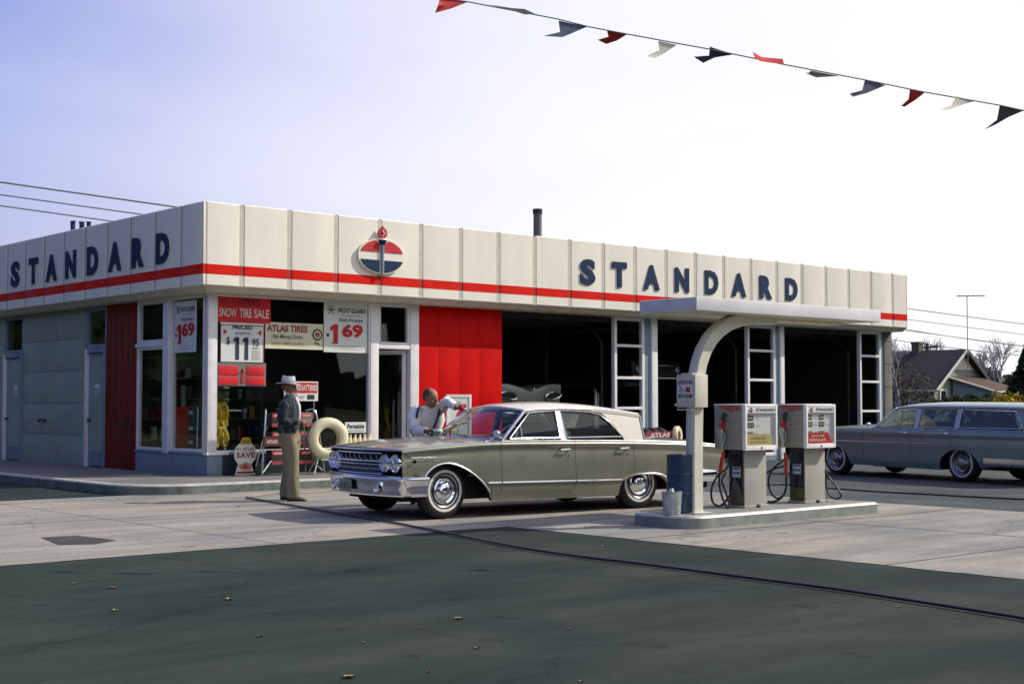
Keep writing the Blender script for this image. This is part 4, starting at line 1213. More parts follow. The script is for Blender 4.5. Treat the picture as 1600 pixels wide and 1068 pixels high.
for sg in (-1, 1):
    a = MB()
    pts = [(.18 * math.cos(t) * (1 if math.cos(t) < 0 else 1.6) + .02, .075 * math.sin(t) + .03 * math.cos(t)) for t in [2 * math.pi * k / 24 for k in range(24)]]
    T = frame((sg * .58, -.13, .86), (sg, 0, 0), UP)
    a.tube([(x, y, 0) for x, y in pts] + [(pts[0][0], pts[0][1], 0)], .018, 'chrome', 8, T, caps=False); a.build('tail_lamp_rim', gc)
    a = MB(); a.prism(pts, -.01, .01, 'darkpaint', T) ; a.build('tail_lamp', gc)
    a = MB(); T = Matrix.Translation((sg * .78, 1.0, .34)) @ Matrix.Rotation(R(90) * sg, 4, 'Y'); a.lathe([(.2, -.1), (.33, -.08), (.33, .08), (.2, .1), (0, .08)], 'tyre', 24, T); a.build('wheel', gc)
a = MB(); a.box((-.95, -.16, .40), (.95, -.04, .56), 'chrome', bev=.04); a.build('bumper', gc)
a = MB(); a.box((-.15, -.155, .62), (.15, -.13, .78), 'plate'); a.build('licence_plate', gc)
a = MB(); a.tube([(-.07, -.15, 1.02), (0, -.16, .97), (.07, -.15, 1.02)], .012, 'chrome', 6); a.build('crest_ornament', gc)

a = MB(); a.cyl((0, 0, 0), (0, 0, gv.z - .7), .14, .14, 'bluegrey', 16); a.box((-.35, -1.2, gv.z - .76), (.35, 1.4, gv.z - .69), 'bluegrey'); o = a.build('vehicle_lift'); o.location = (gx, gy + 2.2, .006); tag(o, 'steel lift post holding up the finned car inside the first bay', 'lift')

# ---------------- dark car raised on the lift in the second bay
lx = onY(1022, 570, 24.0).x
lf = thing('raised_car', 'dark car with chrome bumper raised on the lift inside the second bay', 'car', (lx, 23.9, 1.60), 0)
a = MB()
a.box((-.93, 0, .35), (.93, 5.0, .86), 'darkpaint', bev=.10)
rowsf = []
for y, zt, w_ in ((1.2, .86, .78), (1.65, 1.30, .64), (3.0, 1.36, .62), (3.6, 1.28, .62), (4.1, .88, .74)):
    rowsf.append([(-w_ - .06, y, .84), (-w_, y, zt - .06), (-w_ * .8, y, zt), (0, y, zt + .03), (w_ * .8, y, zt), (w_, y, zt - .06), (w_ + .06, y, .84)])
a.grid(rowsf, 'darkpaint')
a.build('body', lf, 40)
a = MB(); a.box((-.96, -.10, .38), (.96, .02, .46), 'chrome', bev=.03); a.build('bumper', lf)
a = MB(); a.tube([(-.85, -.01, .70), (-.4, -.06, .72), (.4, -.06, .72), (.85, -.01, .70)], .012, 'chromedull', 6); a.build('grille_bar', lf)
for sg in (-1, 1):
    T = Matrix.Translation((sg * .72, -.01, .62)) @ Matrix.Rotation(R(90), 4, 'X'); h = MB(); h.lathe([(.10, -.03), (.10, .03), (.08, .03)], 'chrome', 20, T); h.lathe([(.08, .025), (0, .04)], 'lens', 18, T); h.build('headlight', lf)
    h = MB(); T = Matrix.Translation((sg * .80, 1.0, .28)) @ Matrix.Rotation(R(90) * sg, 4, 'Y'); h.lathe([(.2, -.1), (.33, -.08), (.33, .08), (.2, .1), (0, .08)], 'tyre', 24, T); h.build('wheel', lf)
    h = MB(); h.tube([(sg * .80, 1.2, .86), (sg * .66, 1.62, 1.28)], .015, 'chromedull', 6); h.build('pillar', lf)
a = MB(); a.cyl((0, 0, -.55), (0, 0, 1.30), .14, .14, 'chromedull', 16); a.box((-.3, -1.4, 1.24), (.3, 1.4, 1.36), 'bluegrey', bev=.01)
o = a.build('vehicle_lift'); o.location = (lx, 26.1, 0.56); tag(o, 'steel lift post holding up the dark car inside the second bay', 'lift')
# ------------------------------------------------------------------ pump island and canopy
M['islandtop'] = mat('island concrete top', (.24, .24, .215), .8, var=.15, scale=6, bump=.2)
M['islandface'] = mat('painted island curb', (.24, .27, .24), .6, var=.15, scale=5, bump=.1)
M['nosing'] = mat('steel curb nosing', (.56, .57, .52), .45, .2, var=.12, scale=8)
isl = rounded(11.61, 10.34, 15.17, 11.34, .30, 7, (1, 0, 0, 1))
o = slab('pump_island', isl, -.02, .14, 'islandtop', 'islandface', 'nosing', .04)
tag(o, 'low grey concrete pump island with a bright curb edge carrying both pumps', 'island')
M['canopyp'] = mat('canopy white paint', (.70, .70, .72), .45, var=.06, scale=2)
M['creampost'] = mat('cream post paint', (.62, .62, .52), .45, var=.08, scale=3)
cx, cy = 12.06, 10.66
cp = thing('canopy', 'white flat canopy slab on one curved cream post over the pump island', 'canopy', (cx, cy, .14))
def rel(o, root):
    o.parent = root; o.location = tuple(-Vector(root.location)); return o
a = MB()
a.box((11.75, 10.34, 2.425), (15.29, 11.22, 2.575), 'canopyp', bev=.012)
rel(a.build('canopy_slab'), cp)
a = MB(); a.quad([(11.80, 10.39, 2.4225), (15.24, 10.39, 2.4225), (15.24, 11.17, 2.4225), (11.80, 11.17, 2.4225)], 'soffit')
a.box((13.2, 10.65, 2.385), (14.9, 10.9, 2.424), 'soffit', bev=.008)
rel(a.build('canopy_underside', None, 0), cp)
path = [(12.06, .14), (12.06, .6), (12.065, 1.1), (12.08, 1.45), (12.10, 1.68), (12.15, 1.85), (12.23, 2.00), (12.34, 2.13), (12.48, 2.235), (12.65, 2.32), (12.85, 2.375), (13.1, 2.41), (13.5, 2.42)]
rows = []
for i, (x, z) in enumerate(path):
    x0, z0 = path[max(0, i - 1)]; x1, z1 = path[min(len(path) - 1, i + 1)]
    d = Vector((x1 - x0, z1 - z0)).normalized(); nn = Vector((-d.y, d.x)); hw = .082
    sec = []
    for (u, y) in ((-hw, -.05), (-hw, .05), (-hw + .012, .066), (hw - .012, .066), (hw, .05), (hw, -.05), (hw - .012, -.066), (-hw + .012, -.066)):
        sec.append((x + nn.x * u, cy + y, z + nn.y * u))
    rows.append(sec)
a = MB(); a.grid(rows, 'creampost', closed=True, cap=True); rel(a.build('post', None, 40), cp)
a = MB(); a.box((11.93, cy - .12, .14), (12.21, cy + .12, .155), 'creampost', bev=.004)
for sx in (-1, 1):
    a.prism([(0, 0), (.07, 0), (0, .10)], -.005, .005, 'creampost', frame((12.06 + sx * .084, cy, .155), (sx, 0, 0), UP))
    for sy_ in (-1, 1): a.cyl((12.06 + sx * .11, cy + sy_ * .08, .155), (12.06 + sx * .11, cy + sy_ * .08, .185), .012, .012, 'nosing', 6)
rel(a.build('base_plate'), cp)
a = MB(); a.tube([(12.155, cy - .03, .2), (12.155, cy - .03, 1.5)], .008, 'creampost', 6); a.box((12.148, cy - .04, 1.48), (12.168, cy - .02, 1.50), 'joint'); rel(a.build('conduit'), cp)
# towel dispenser box on the post
tb = thing('towel_box', 'cream metal dispenser box with a red and green picture fixed to the canopy post', 'dispenser box', (11.96, 10.55, 1.34))
a = MB(); a.box((-.015, -.01, 0), (.205, .275, .375), 'creampost', bev=.012); a.box((-.02, .03, .37), (.12, .2, .39), 'creampost', bev=.006)
a.build('case', tb)
T = frame((-.0165, .255, .05), (0, -1, 0), UP)
a = MB(); a.quad([(.01, .06, .001), (.225, .06, .001), (.225, .255, .001), (.01, .255, .001)], 'paper', T)
a.box((.012, .215, .001), (.223, .252, .002), 'blackprint', T); a.text('WINDSHIELD', T @ Matrix.Translation((.118, .220, .002)), .026, 'whiteprint', .19, .001, .01)
a.prism([(.11, .12), (.20, .105), (.205, .19), (.125, .20)], .001, .003, 'whiteprint', T); a.prism([(.125, .13), (.19, .118), (.193, .178), (.135, .185)], .003, .005, 'redprint', T)
a.tube([(.03, .20, .003), (.10, .13, .003)], .008, 'greyprint', 5, T); a.tube([(.03, .14, .003), (.07, .12, .003)], .008, 'greyprint', 5, T)
M['greenprint'] = mat('dark green print', (.05, .10, .08), .6)
a.box((.012, .062, .001), (.223, .10, .0025), 'greenprint', T); a.text('SERVICE', T @ Matrix.Translation((.118, .070, .003)), .022, 'whiteprint', .13, .001, .01)
a.build('picture', tb, 0)
a = MB(); a.tube([(.07 * math.cos(t) + .1, .012 + .05 * math.sin(t), 0) for t in [math.pi * k / 8 for k in range(9)]], .005, 'creampost', 5, T)
a.tube([(.02, -.075, .03), (.22, -.075, .03), (.25, -.075, .02)], .008, 'nosing', 6, T); a.ball((-.02, -.02, .01), .016, 'nosing', 8, 6, T)
a.build('towel_rail', tb)

# ------------------------------------------------------------------ fuel pumps
M['clearglass'] = glass('pump face glass', (.97, .98, .97), .8)
M['pumpbody'] = mat('pale grey pump enamel', (.40, .40, .36), .4, var=.05, scale=5)
M['pumpside'] = mat('brushed steel pump side', (.33, .33, .28), .45, .25, var=.12, scale=3, stretch=(1, 1, 8))
M['pumpdark'] = mat('dark glossy lower panel', (.012, .018, .03), .12, var=.2, coat=.8)
M['rust'] = mat('worn orange red paint', (.42, .06, .03), .6, var=.3, scale=14, col2=(.22, .10, .07))
M['yellowad'] = mat('faded yellow card', (.52, .43, .17), .6, var=.1)
M['hose'] = mat('hose rubber', (.009, .009, .010), .5, var=.2, scale=40, coat=.3)
M['nozzle'] = mat('cast nozzle metal', (.50, .55, .55), .3, .7, var=.2, scale=30)
M['redgrip'] = mat('red nozzle sleeve', (.50, .012, .015), .35, var=.15, scale=20)
M['olive'] = mat('olive painted reflection', (.10, .10, .035), .3, var=.5, scale=9, coat=.5)  # reflection in the glossy pump side, painted as an olive colour
def make_pump(x0, label, ad, lines, digits):
    """x0: left edge of the head; head front at y=10.62"""
    t = thing('fuel_pump', label, 'fuel pump', (x0 + .30, 10.87, .14), group='fuel pumps on the island')
    ox, oy = -(.30), -.25           # local offset of the head's front left corner
    zb, zt = .69, 1.235
    W, Dp = .595, .48
    a = MB()
    a.box((ox + .125, oy + .12, .0), (ox + .535, oy + .36, zb), 'pumpbody', bev=.008); a.box((ox + .10, oy + .10, .0), (ox + .56, oy + .38, .03), 'pumpbody', bev=.006)
    a.cyl((ox + .33, oy + .095, .02), (ox + .37, oy + .095, .02), .02, .02, 'joint', 8)
    p = a.build('pedestal', t)
    a = MB(); a.box((ox + .115, oy + .135, .03), (ox + .126, oy + .35, zb - .002), 'pumpdark'); a.box((ox + .112, oy + .136, .03), (ox + .1145, oy + .349, .20), 'olive'); a.build('side_panel', p, 0)  # olive strip at the foot is a painted reflection
    a = MB(); T = frame((ox + .1135, oy + .30, .36), (0, -1, 0), UP)
    M.setdefault('stickerblue', mat('blue grey sticker', (.30, .42, .50), .5, var=.15, scale=30))
    a.box((0, 0, 0), (.13, .13, .002), 'stickerblue', T)
    for k in range(4): a.box((.015, .02 + k * .028, .002), (.115, .032 + k * .028, .003), 'navy' if k % 2 else 'paper', T)
    a.build('sticker', p, 0)
    # head: body set back, white front bezel
    a = MB()
    a.box((ox, oy + .035, zb + .005), (ox + W, oy + Dp, zt - .004), 'pumpside', bev=.014)
    h = a.build('head', t)
    a = MB(); f = .028
    y0, y1 = oy - .005, oy + .045
    a.box((ox - .004, y0, zb), (ox + f, y1, zt), 'whiteframe', bev=.006); a.box((ox + W - f, y0, zb), (ox + W + .004, y1, zt), 'whiteframe', bev=.006)
    a.box((ox + f, y0 + .001, zb), (ox + W - f, y1 - .001, zb + .055), 'whiteframe', bev=.005); a.box((ox + f, y0 + .001, zt - .03), (ox + W - f, y1 - .001, zt), 'whiteframe', bev=.005)
    a.box((ox - .004, y1, zt - .012), (ox + W + .004, oy + Dp + .004, zt + .004), 'whiteframe', bev=.006)
    a.box((ox + f, y0 + .006, zt - .105), (ox + W - f, y1 - .002, zt - .03), 'white', bev=.002)
    a.box((ox + W / 2 - .01, y0 - .006, zb + .015), (ox + W / 2 + .01, y0, zb + .04), 'joint', bev=.002)
    a.build('bezel', h)
    T = frame((ox, y0 + .004, zt - .096), (1, 0, 0), UP)
    a = MB(); a.text('STANDARD', T @ Matrix.Translation((.375, .012, .001)), .040, 'letterblue', .36, .003, .03)
    # small torch oval
    pts = oval(.040, .024, 18); T2 = T @ Matrix.Translation((.105, .028, .001)); a.prism(pts, 0, .002, 'letterblue', T2); a.prism([(x * .8, abs(y) * .8) for x, y in oval(.04, .024, 18)[:10]], .002, .004, 'redprint', T2)
    a.box((-.036, -.005, .004), (.036, .006, .005), 'whiteprint', T2); a.box((-.004, -.03, .004), (.004, .032, .007), 'blackprint', T2)
    a.build('header_lettering', h, 0)
    # recessed face
    a = MB(); yf = oy + .03; T = frame((ox + f, yf, zb + .055), (1, 0, 0), UP); fw, fh = W - 2 * f, zt - .105 - zb - .055
    a.quad([(0, 0, 0), (fw, 0, 0), (fw, fh, 0), (0, fh, 0)], 'canopyp', T)
    for r_, (u0, wd_, hh) in enumerate(digits[0]):
        for col_ in range(digits[1]):
            x_ = .03 + col_ * .24; zz_ = fh - .085 - r_ * .085
            a.box((x_ + u0, zz_, .001), (x_ + u0 + wd_, zz_ + hh, .006), 'blackprint', T)
            a.box((x_ + wd_ + .045, zz_ + hh * .3, .001), (x_ + wd_ + .10, zz_ + hh * .42, .002), 'greyprint', T)
            for k in range(3): a.box((x_ + u0 + .012 + k * wd_ * .3, zz_ + hh * .2, .006), (x_ + u0 + .022 + k * wd_ * .3, zz_ + hh * .75, .0075), 'whiteprint', T)
    a.build('meter_face', h, 0)
    a = MB()
    a.prism([(0, 0), (fw - .015, 0), (fw - .10, .135), (0, .135)], .004, .012, ad, T)
    for i, (txt, hh, yy, mm) in enumerate(lines): a.text(txt, T @ Matrix.Translation((fw * .42, yy, .013)), hh, mm, fw * (.62 if i else .5), .002, .02)
    a.build('price_card', h, 0)
    g_ = MB(); g_.box((ox + f - .004, oy + .006, zb + .05), (ox + W - f + .004, oy + .009, zt - .10), 'clearglass'); g_.build('glass', h, 0)
    # worn band near the top of the side
    a = MB(); T = frame((ox - .001, oy + .44, zt - .012), (0, -1, 0), UP)
    pts = [(0.02, 0), (.36, 0), (.37, -.05), (.33, -.065), (.28, -.055), (.24, -.085), (.17, -.06), (.12, -.05), (.06, -.035)]
    a.prism(pts, 0, .002, 'rust', T); a.build('worn_band', h, 0)
    # nozzle boot, nozzle and hose on the left side
    T = frame((ox - .002, oy + .30, zb + .12), (0, -1, 0), UP)     # local x towards the front, z out to -X
    a = MB(); a.tube([(0.0, .31, .02), (.01, .27, .06), (.0, .20, .045)], [.03, .026, .022], 'blackprint', 8, T); a.box((-.05, .12, .0), (.06, .22, .02), 'pumpside', T, bev=.006)
    a.build('nozzle_boot', h)
    a = MB()
    a.tube([(0, .24, .05), (-.015, .17, .06), (-.02, .12, .06)], [.018, .034, .03], 'redgrip', 8, T)
    a.tube([(-.02, .14, .065), (-.03, .06, .06), (-.015, -.02, .055), (-.03, -.10, .05)], [.030, .036, .026, .016], 'nozzle', 8, T)
    a.tube([(.0, .10, .06), (.035, .06, .065), (.03, -.01, .06), (.0, -.05, .055)], .007, 'nozzle', 6, T)
    a.ball((-.05, .10, .07), (.022, .02, .02), 'nozzle', 8, 6, T)
    a.build('nozzle', h)
    return t
pump1 = make_pump(12.92, 'left fuel pump with a faded yellow price card behind its glass', 'yellowad', [('PREMIUM', .026, .075, 'tanprint'), ('GASOLINE', .022, .03, 'tanprint')], ([(.0, .12, .055), (.0, .13, .055), (.02, .10, .03)], 1))
pump2 = make_pump(14.09, 'right fuel pump with a red price card behind its glass', 'redprint', [('GASOLINE', .024, .085, 'whiteprint'), ('REGULAR', .034, .03, 'whiteprint')], ([(.0, .09, .055), (.0, .10, .055), (.0, .10, .025)], 2))
def smooth_path(pts, n=6):
    P = [Vector(p) for p in pts]; res = []
    for i in range(len(P) - 1):
        p0 = P[max(0, i - 1)]; p1 = P[i]; p2 = P[i + 1]; p3 = P[min(len(P) - 1, i + 2)]
        for k in range(n):
            t = k / n; t2 = t * t; t3 = t2 * t
            res.append(.5 * ((2 * p1) + (p2 - p0) * t + (2 * p0 - 5 * p1 + 4 * p2 - p3) * t2 + (3 * p1 - p0 - 3 * p2 + p3) * t3))
    res.append(P[-1]); return res
def hose(px, X, r, parent, name='hose', wob=.05, m='hose', axis='x'):
    pts = []
    for i, q in enumerate(px):
        p = onX(q[0], q[1], X + (q[2] if len(q) > 2 else 0)) if axis == 'x' else onY(q[0], q[1], X + (q[2] if len(q) > 2 else 0))
        p.z = max(p.z, .14 + r); pts.append(p)
    a = MB(); a.tube(smooth_path(pts), r, m, 8)
    o = a.build(name); o.parent = parent; o.location = tuple(-Vector(parent.location)); return o
hose([(1140, 708, .1), (1136, 730), (1122, 742), (1112, 762, -.02), (1113, 782), (1122, 790, .03), (1132, 785, .06), (1142, 770, .1)], 12.88, .013, pump1)
hose([(1124, 738), (1124, 756), (1129, 778), (1137, 797), (1139, 786, .03), (1133, 766, .04), (1128, 750, .05), (1134, 738, .12)], 12.84, .013, pump1)
hose([(1131, 706, .02), (1128, 718), (1125, 737)], 12.86, .021, pump1, 'hose_sleeve', m='redgrip')
hose([(1236, 708, .1), (1222, 720), (1208, 732), (1201, 748), (1203, 765), (1212, 777, .03), (1222, 775, .06), (1228, 762, .08), (1229, 742, .08)], 14.02, .013, pump2)
hose([(1197, 738, .0), (1212, 731), (1226, 728, .1)], 14.05, .013, pump2)
hose([(1200, 786, .0), (1210, 783), (1222, 776), (1228, 764, .02), (1228, 745)], 13.98, .014, pump2)
hose([(1227, 707, .02), (1228, 722), (1228, 742)], 14.02, .021, pump2, 'hose_sleeve', m='redgrip')
hose([(1289, 733, -.05), (1296, 746), (1307, 760), (1314, 773), (1308, 779), (1297, 774), (1291, 760), (1290, 742)], 14.78, .013, pump2)

# drum, bucket
q = onZ(1061, 800, .14)
a = MB(); r = .168
prof = [(0, .012), (r - .01, .012), (r, .0), (r + .004, .008), (r, .02)]
for z in (.22, .44): prof += [(r, z - .018), (r + .008, z - .008), (r + .008, z + .008), (r, z + .018)]
prof += [(r, .64), (r + .005, .65), (r + .005, .662), (r - .008, .662), (r - .01, .645), (0, .645)]
M['drumblue'] = mat('dark blue drum paint', (.012, .045, .105), .38, var=.25, scale=6, coat=.2)
a.lathe(prof, 'drumblue', 36); a.cyl((.08, .03, .645), (.08, .03, .66), .03, .03, 'nosing', 10)
o = a.build('steel_drum'); o.location = (11.985, 10.79, .141); tag(o, 'dark blue ribbed steel drum standing beside the canopy post', 'drum')
bk = thing('bucket', 'dented galvanised bucket on the rounded end of the pump island', 'bucket', (11.722, 10.70, .141))
M['galv'] = mat('galvanised steel', (.52, .56, .60), .45, .6, var=.22, scale=9)
a = MB(); a.lathe([(0, .01), (.092, .01), (.095, 0), (.098, .012), (.114, .245), (.119, .25), (.119, .258), (.112, .256), (.095, .02), (0, .015)], 'galv', 32); a.build('pail', bk, 40)
a = MB(); a.tube([(.125 * math.cos(t), .02, .245 + .0 - .05 * math.sin(t)) for t in [math.pi * k / 10 for k in range(11)]], .004, 'nosing', 5); a.box((-.135, -.015, .225), (-.12, .015, .262), 'galv', bev=.003); a.box((.12, -.015, .225), (.135, .015, .262), 'galv', bev=.003); a.build('handle', bk)
a = MB(); a.tube([(0, 0, .05), (.01, .01, .24), (.015, .02, .285)], [.02, .03, .026], 'paper', 7)
o = a.build('rag'); o.location = (11.722, 10.70, .141); tag(o, 'pale cleaning rag sticking out of the galvanised bucket', 'rag')

# ------------------------------------------------------------------ posters on the glass
def poster(name, label, T, w_, h_, base, build, curl=.0):
    a = MB()
    n = 6
    rows = []
    for j in range(n + 1):
        v = h_ * j / n
        rows.append([(w_ * i / n, v, curl * math.sin(i * 1.3 + j * .9) * .5 + .003) for i in range(n + 1)])
    a.grid(rows, base, T); a.grid([[(x, y, z - .003) for x, y, z in r] for r in rows], base, T)
    build(a, T @ Matrix.Translation((0, 0, .006 + curl)))
    o = a.build(name, None, 30)
    return tag(o, label, 'poster')
def face(x, z, y=YW + .036): return frame((x, y, z), (1, 0, 0), UP)
TR = lambda x, y, z=0.: Matrix.Translation((x, y, z))
def b1(a, T):
    a.text('ATLAS', T @ TR(.60, .29), .11, 'purpleprint', .44, .002, .02)
    a.text('SNOW', T @ TR(.20, .09), .15, 'whiteprint', .34, .002, .01); a.text('TIRE', T @ TR(.545, .09), .15, 'whiteprint', .24, .002, .01); a.text('SALE', T @ TR(.865, .09), .15, 'whiteprint', .30, .002, .01)
poster('window_poster', 'wide red snow tire sale poster at the top left of the shop window', face(11.885, 2.78), 1.05, .45, 'redposter', b1, .003)
def b2(a, T):
    a.text('PRICED', T @ TR(.43, .575), .07, 'navy', .40, .002, .03); a.text('AS LOW AS', T @ TR(.43, .49), .04, 'navy', .30, .002, .01)
    a.text('$', T @ TR(.15, .30), .14, 'navy', .07, .002, .02)
    for x in (.33, .51):
        a.box((x - .035, .05, .0), (x + .035, .44, .002), 'navy', T); a.prism([(x - .035, .44), (x - .075, .40), (x - .075, .35), (x - .035, .37)], 0, .002, 'navy', T)
    a.text('95', T @ TR(.69, .29), .13, 'navy', .14, .002, .02); a.box((.62, .25, 0), (.76, .262, .002), 'navy', T)
    for k in range(5): a.box((.61, .06 + k * .035, 0), (.78, .068 + k * .035, .001), 'greyprint', T)
    for s_, x in ((1, .06), (-1, .80)): a.prism([(x, .48), (x + s_ * .07, .525), (x, .575)], 0, .002, 'redprint', T)
    for (x0, y0, x1, y1) in ((0, 0, .86, .012), (0, .638, .86, .65), (0, 0, .012, .65), (.848, 0, .86, .65)): a.box((x0, y0, -.001), (x1, y1, .0015), 'pinkprint', T)
poster('window_poster', 'white price poster with large blue numerals under the red poster', face(11.945, 2.085), .86, .69, 'paper', b2, .002)
def b3(a, T):
    for x0, x1 in ((.02, .40), (.56, .92)):
        for y0, y1 in ((.02, .17), (.19, .35)): a.box((x0, y0, 0), (x1, y1, .003), 'redposter', T, bev=.001)
    a.box((.46, .05, 0), (.52, .26, .004), 'redprint', T); a.cyl((.49, .26, .002), (.49, .31, .002), .03, .008, 'redprint', 8, T)
poster('window_poster', 'grey strip poster with red shapes at the bottom of the poster column', face(11.90, 1.68), .95, .403, 'greyprint', b3, .003)
def b4(a, T):
    a.text('ATLAS TIRES', T @ TR(.45, .30), .12, 'pinkprint', .84, .002, .03)
    a.text('No Money Down', T @ TR(.46, .165), .09, 'greyprint', .62, .002, .025, shear=.3); a.text('Up to 6 MOS. to PAY', T @ TR(.46, .07), .05, 'tanprint', .66, .002, .01)
    for k, (r0, mm) in enumerate(((.105, 'blackprint'), (.075, 'creampaper'), (.05, 'pinkprint'))): a.cyl((1.08, .27, .001 * k), (1.08, .27, .001 * k + .002), r0, r0, mm, 24, T)
    a.prism([(1.04, .23), (1.12, .23), (1.08, .32)], .004, .006, 'tanprint', T); a.text('A', T @ TR(1.08, .235, .004), .07, 'blackprint', .05, .002)
    a.tube([(1.02, .14, .002), (1.05, .10, .002), (1.08, .13, .002), (1.12, .09, .002)], .01, 'blackprint', 4, T)
poster('window_poster', 'wide cream tire poster with round seal in the middle of the shop window', face(12.83, 2.345), 1.20, .465, 'creampaper', b4, .003)
def b5(a, T, w_=.98, h_=.92):
    a.text('FROST-GUARD', T @ TR(w_ * .62, h_ * .79), .085, 'blackprint', w_ * .62, .002, .015, shear=.2); a.text('PERMANENT TYPE', T @ TR(w_ * .60, h_ * .72), .03, 'greyprint', w_ * .45, .002)
    a.text('Anti-Freeze', T @ TR(w_ * .60, h_ * .61), .075, 'greyprint', w_ * .55, .002, .02)
    x = w_ * .26
    a.box((x - .05, h_ * .17, 0), (x + .05, h_ * .55, .002), 'redprint', T); a.prism([(x - .05, h_ * .55), (x - .12, h_ * .49), (x - .12, h_ * .42), (x - .05, h_ * .45)], 0, .002, 'redprint', T); a.box((x - .08, h_ * .17, 0), (x - .05, h_ * .20, .002), 'redprint', T)
    a.text('69', T @ TR(w_ * .64, h_ * .30), .25, 'redprint', .46, .002, .045); a.text('¢', T @ TR(w_ * .08, h_ * .32), .0801, 'blackprint', .05, .002) if False else a.box((w_ * .06, h_ * .31, 0), (w_ * .115, h_ * .37, .002), 'blackprint', T)
    for k in range(6):
        t = math.pi * k / 3; a.tube([(.15, h_ * .84, .001), (.15 + .10 * math.cos(t), h_ * .84 + .08 * math.sin(t), .001)], .008, 'greyprint', 4, T)
    for k in range(2): a.box((w_ * .2, h_ * (.07 + .05 * k), 0), (w_ * .85, h_ * (.075 + .05 * k), .001), 'greyprint', T)
poster('window_poster', 'pale anti-freeze price poster at the right end of the front shop window', face(14.05, 2.31), .96, .90, 'paper', b5, .003)
Ts2 = frame((XS + .036, 22.555, 2.27), (0, -1, 0), UP)
poster('window_poster', 'pale anti-freeze price poster in the shaded side window', Ts2, .80, .90, 'paper', lambda a, T: b5(a, T, .80, .90), .003)

# ------------------------------------------------------------------ things behind the glass
M['chainyellow'] = mat('yellow bagged chain', (.75, .45, .03), .35, var=.4, scale=14, col2=(.25, .14, .01))
M['chainolive'] = mat('olive bagged chain', (.15, .17, .06), .4, var=.5, scale=14)
def bundle(label, px, py, w_, h_, m, Y=21.75, sd=1):
    random.seed(sd)
    c = onY(px, py, Y); a = MB()
    n = 7
    for k in range(n):
        x = (-.5 + (k + .5) / n) * w_; hh = h_ * random.uniform(.75, 1.1)
        pts = [(x * .5, 0, h_ * .5), (x * .9, random.uniform(-.05, .05), h_ * .2), (x, random.uniform(-.06, .06), -hh * .2), (x * 1.02, random.uniform(-.05, .05), -hh * .5), (x * .9, 0, -hh * .42)]
        a.tube(smooth_path(pts, 3), [.6 * w_ / n * f for f in [.5] + [1.0, 1.15, .9, 1.1, 1.2, .9, 1.05, 1.2, .95, .9, .7] + [.3]], m, 7)
    a.tube([(-w_ * .4, 0, h_ * .5), (w_ * .5, 0, h_ * .52)], .012, 'nosing', 5)
    o = a.build('chain_bundle', None, 50); o.location = c
    tag(o, label, 'tire chains'); o['group'] = 'bagged chains in the corner window'
bundle('olive bundle of bagged chains, topmost of the stack behind the corner post', 345, 617, .32, .24, 'chainolive', sd=3, Y=21.62)
bundle('yellow bundle of bagged chains, middle of the stack behind the corner post', 343, 646, .34, .40, 'chainyellow', sd=4, Y=21.62)
bundle('yellow bundle of bagged chains, lowest of the stack behind the corner post', 342, 681, .32, .36, 'chainyellow', sd=5, Y=21.62)
a = MB(); a.tube([(0, 0, 0), (0, 0, 2.1)], .015, 'nosing', 6); a.tube([(0, 0, 1.1), (.35, .05, 1.1)], .006, 'nosing', 5); a.tube([(-.18, 0, .01), (.18, 0, .01)], .015, 'nosing', 5); a.tube([(0, -.18, .01), (0, .18, .01)], .015, 'nosing', 5)
o = a.build('chain_stand'); c = onY(352, 650, 21.86); o.location = (c.x, c.y, .15); tag(o, 'thin metal stand holding the bagged chains behind the shop window', 'display stand')
# red cans and carton stack by the side window
base = onX(281, 700, 12.05)
for k in range(6):
    a = MB(); w_ = .40
    a.box((-.18, -.20, 0), (.18, .20, .118), 'redposter', bev=.008)
    for j in range(3): a.box((-.184, -.15 + j * .11, .03), (-.179, -.07 + j * .11, .09), 'pinkprint')
    o = a.build('red_carton'); o.location = (12.02 + random.uniform(-.01, .01), base.y + random.uniform(-.01, .01), .60 + k * .12)
    nm = ['lowest', 'second', 'third', 'fourth', 'fifth', 'topmost'][k]
    tag(o, 'red carton, %s%s in the stack behind the side window' % (nm, '' if k in (0, 5) else ' from the bottom'), 'carton', 'red cartons behind the side window')
a = MB(); a.box((-.20, -.55, 0), (.22, .22, .445), 'innerteal', bev=.01); o = a.build('display_plinth'); o.location = (12.05, base.y, .15); tag(o, 'low dark plinth under the red cartons behind the side window', 'plinth')
a = MB(); T = frame((0, 0, 0), (0, -1, 0), UP)
a.box((-.15, -.09, 0), (.05, .09, .70), 'letterblue', bev=.006)
for z, m_ in ((.58, 'paper'), (.42, 'pinkprint'), (.30, 'paper'), (.16, 'pinkprint'), (.05, 'paper')): a.box((-.155, -.075, z), (-.149, .075, z + .07), m_)
a.tube([(-.1, -.14, 0), (-.1, -.16, .66), (-.1, -.13, .72)], .012, 'paper', 5)
o = a.build('oil_can_rack'); o.location = (12.20, base.y - .40, .60); tag(o, 'narrow dark rack with pale labels beside the red cartons in the side window', 'rack')
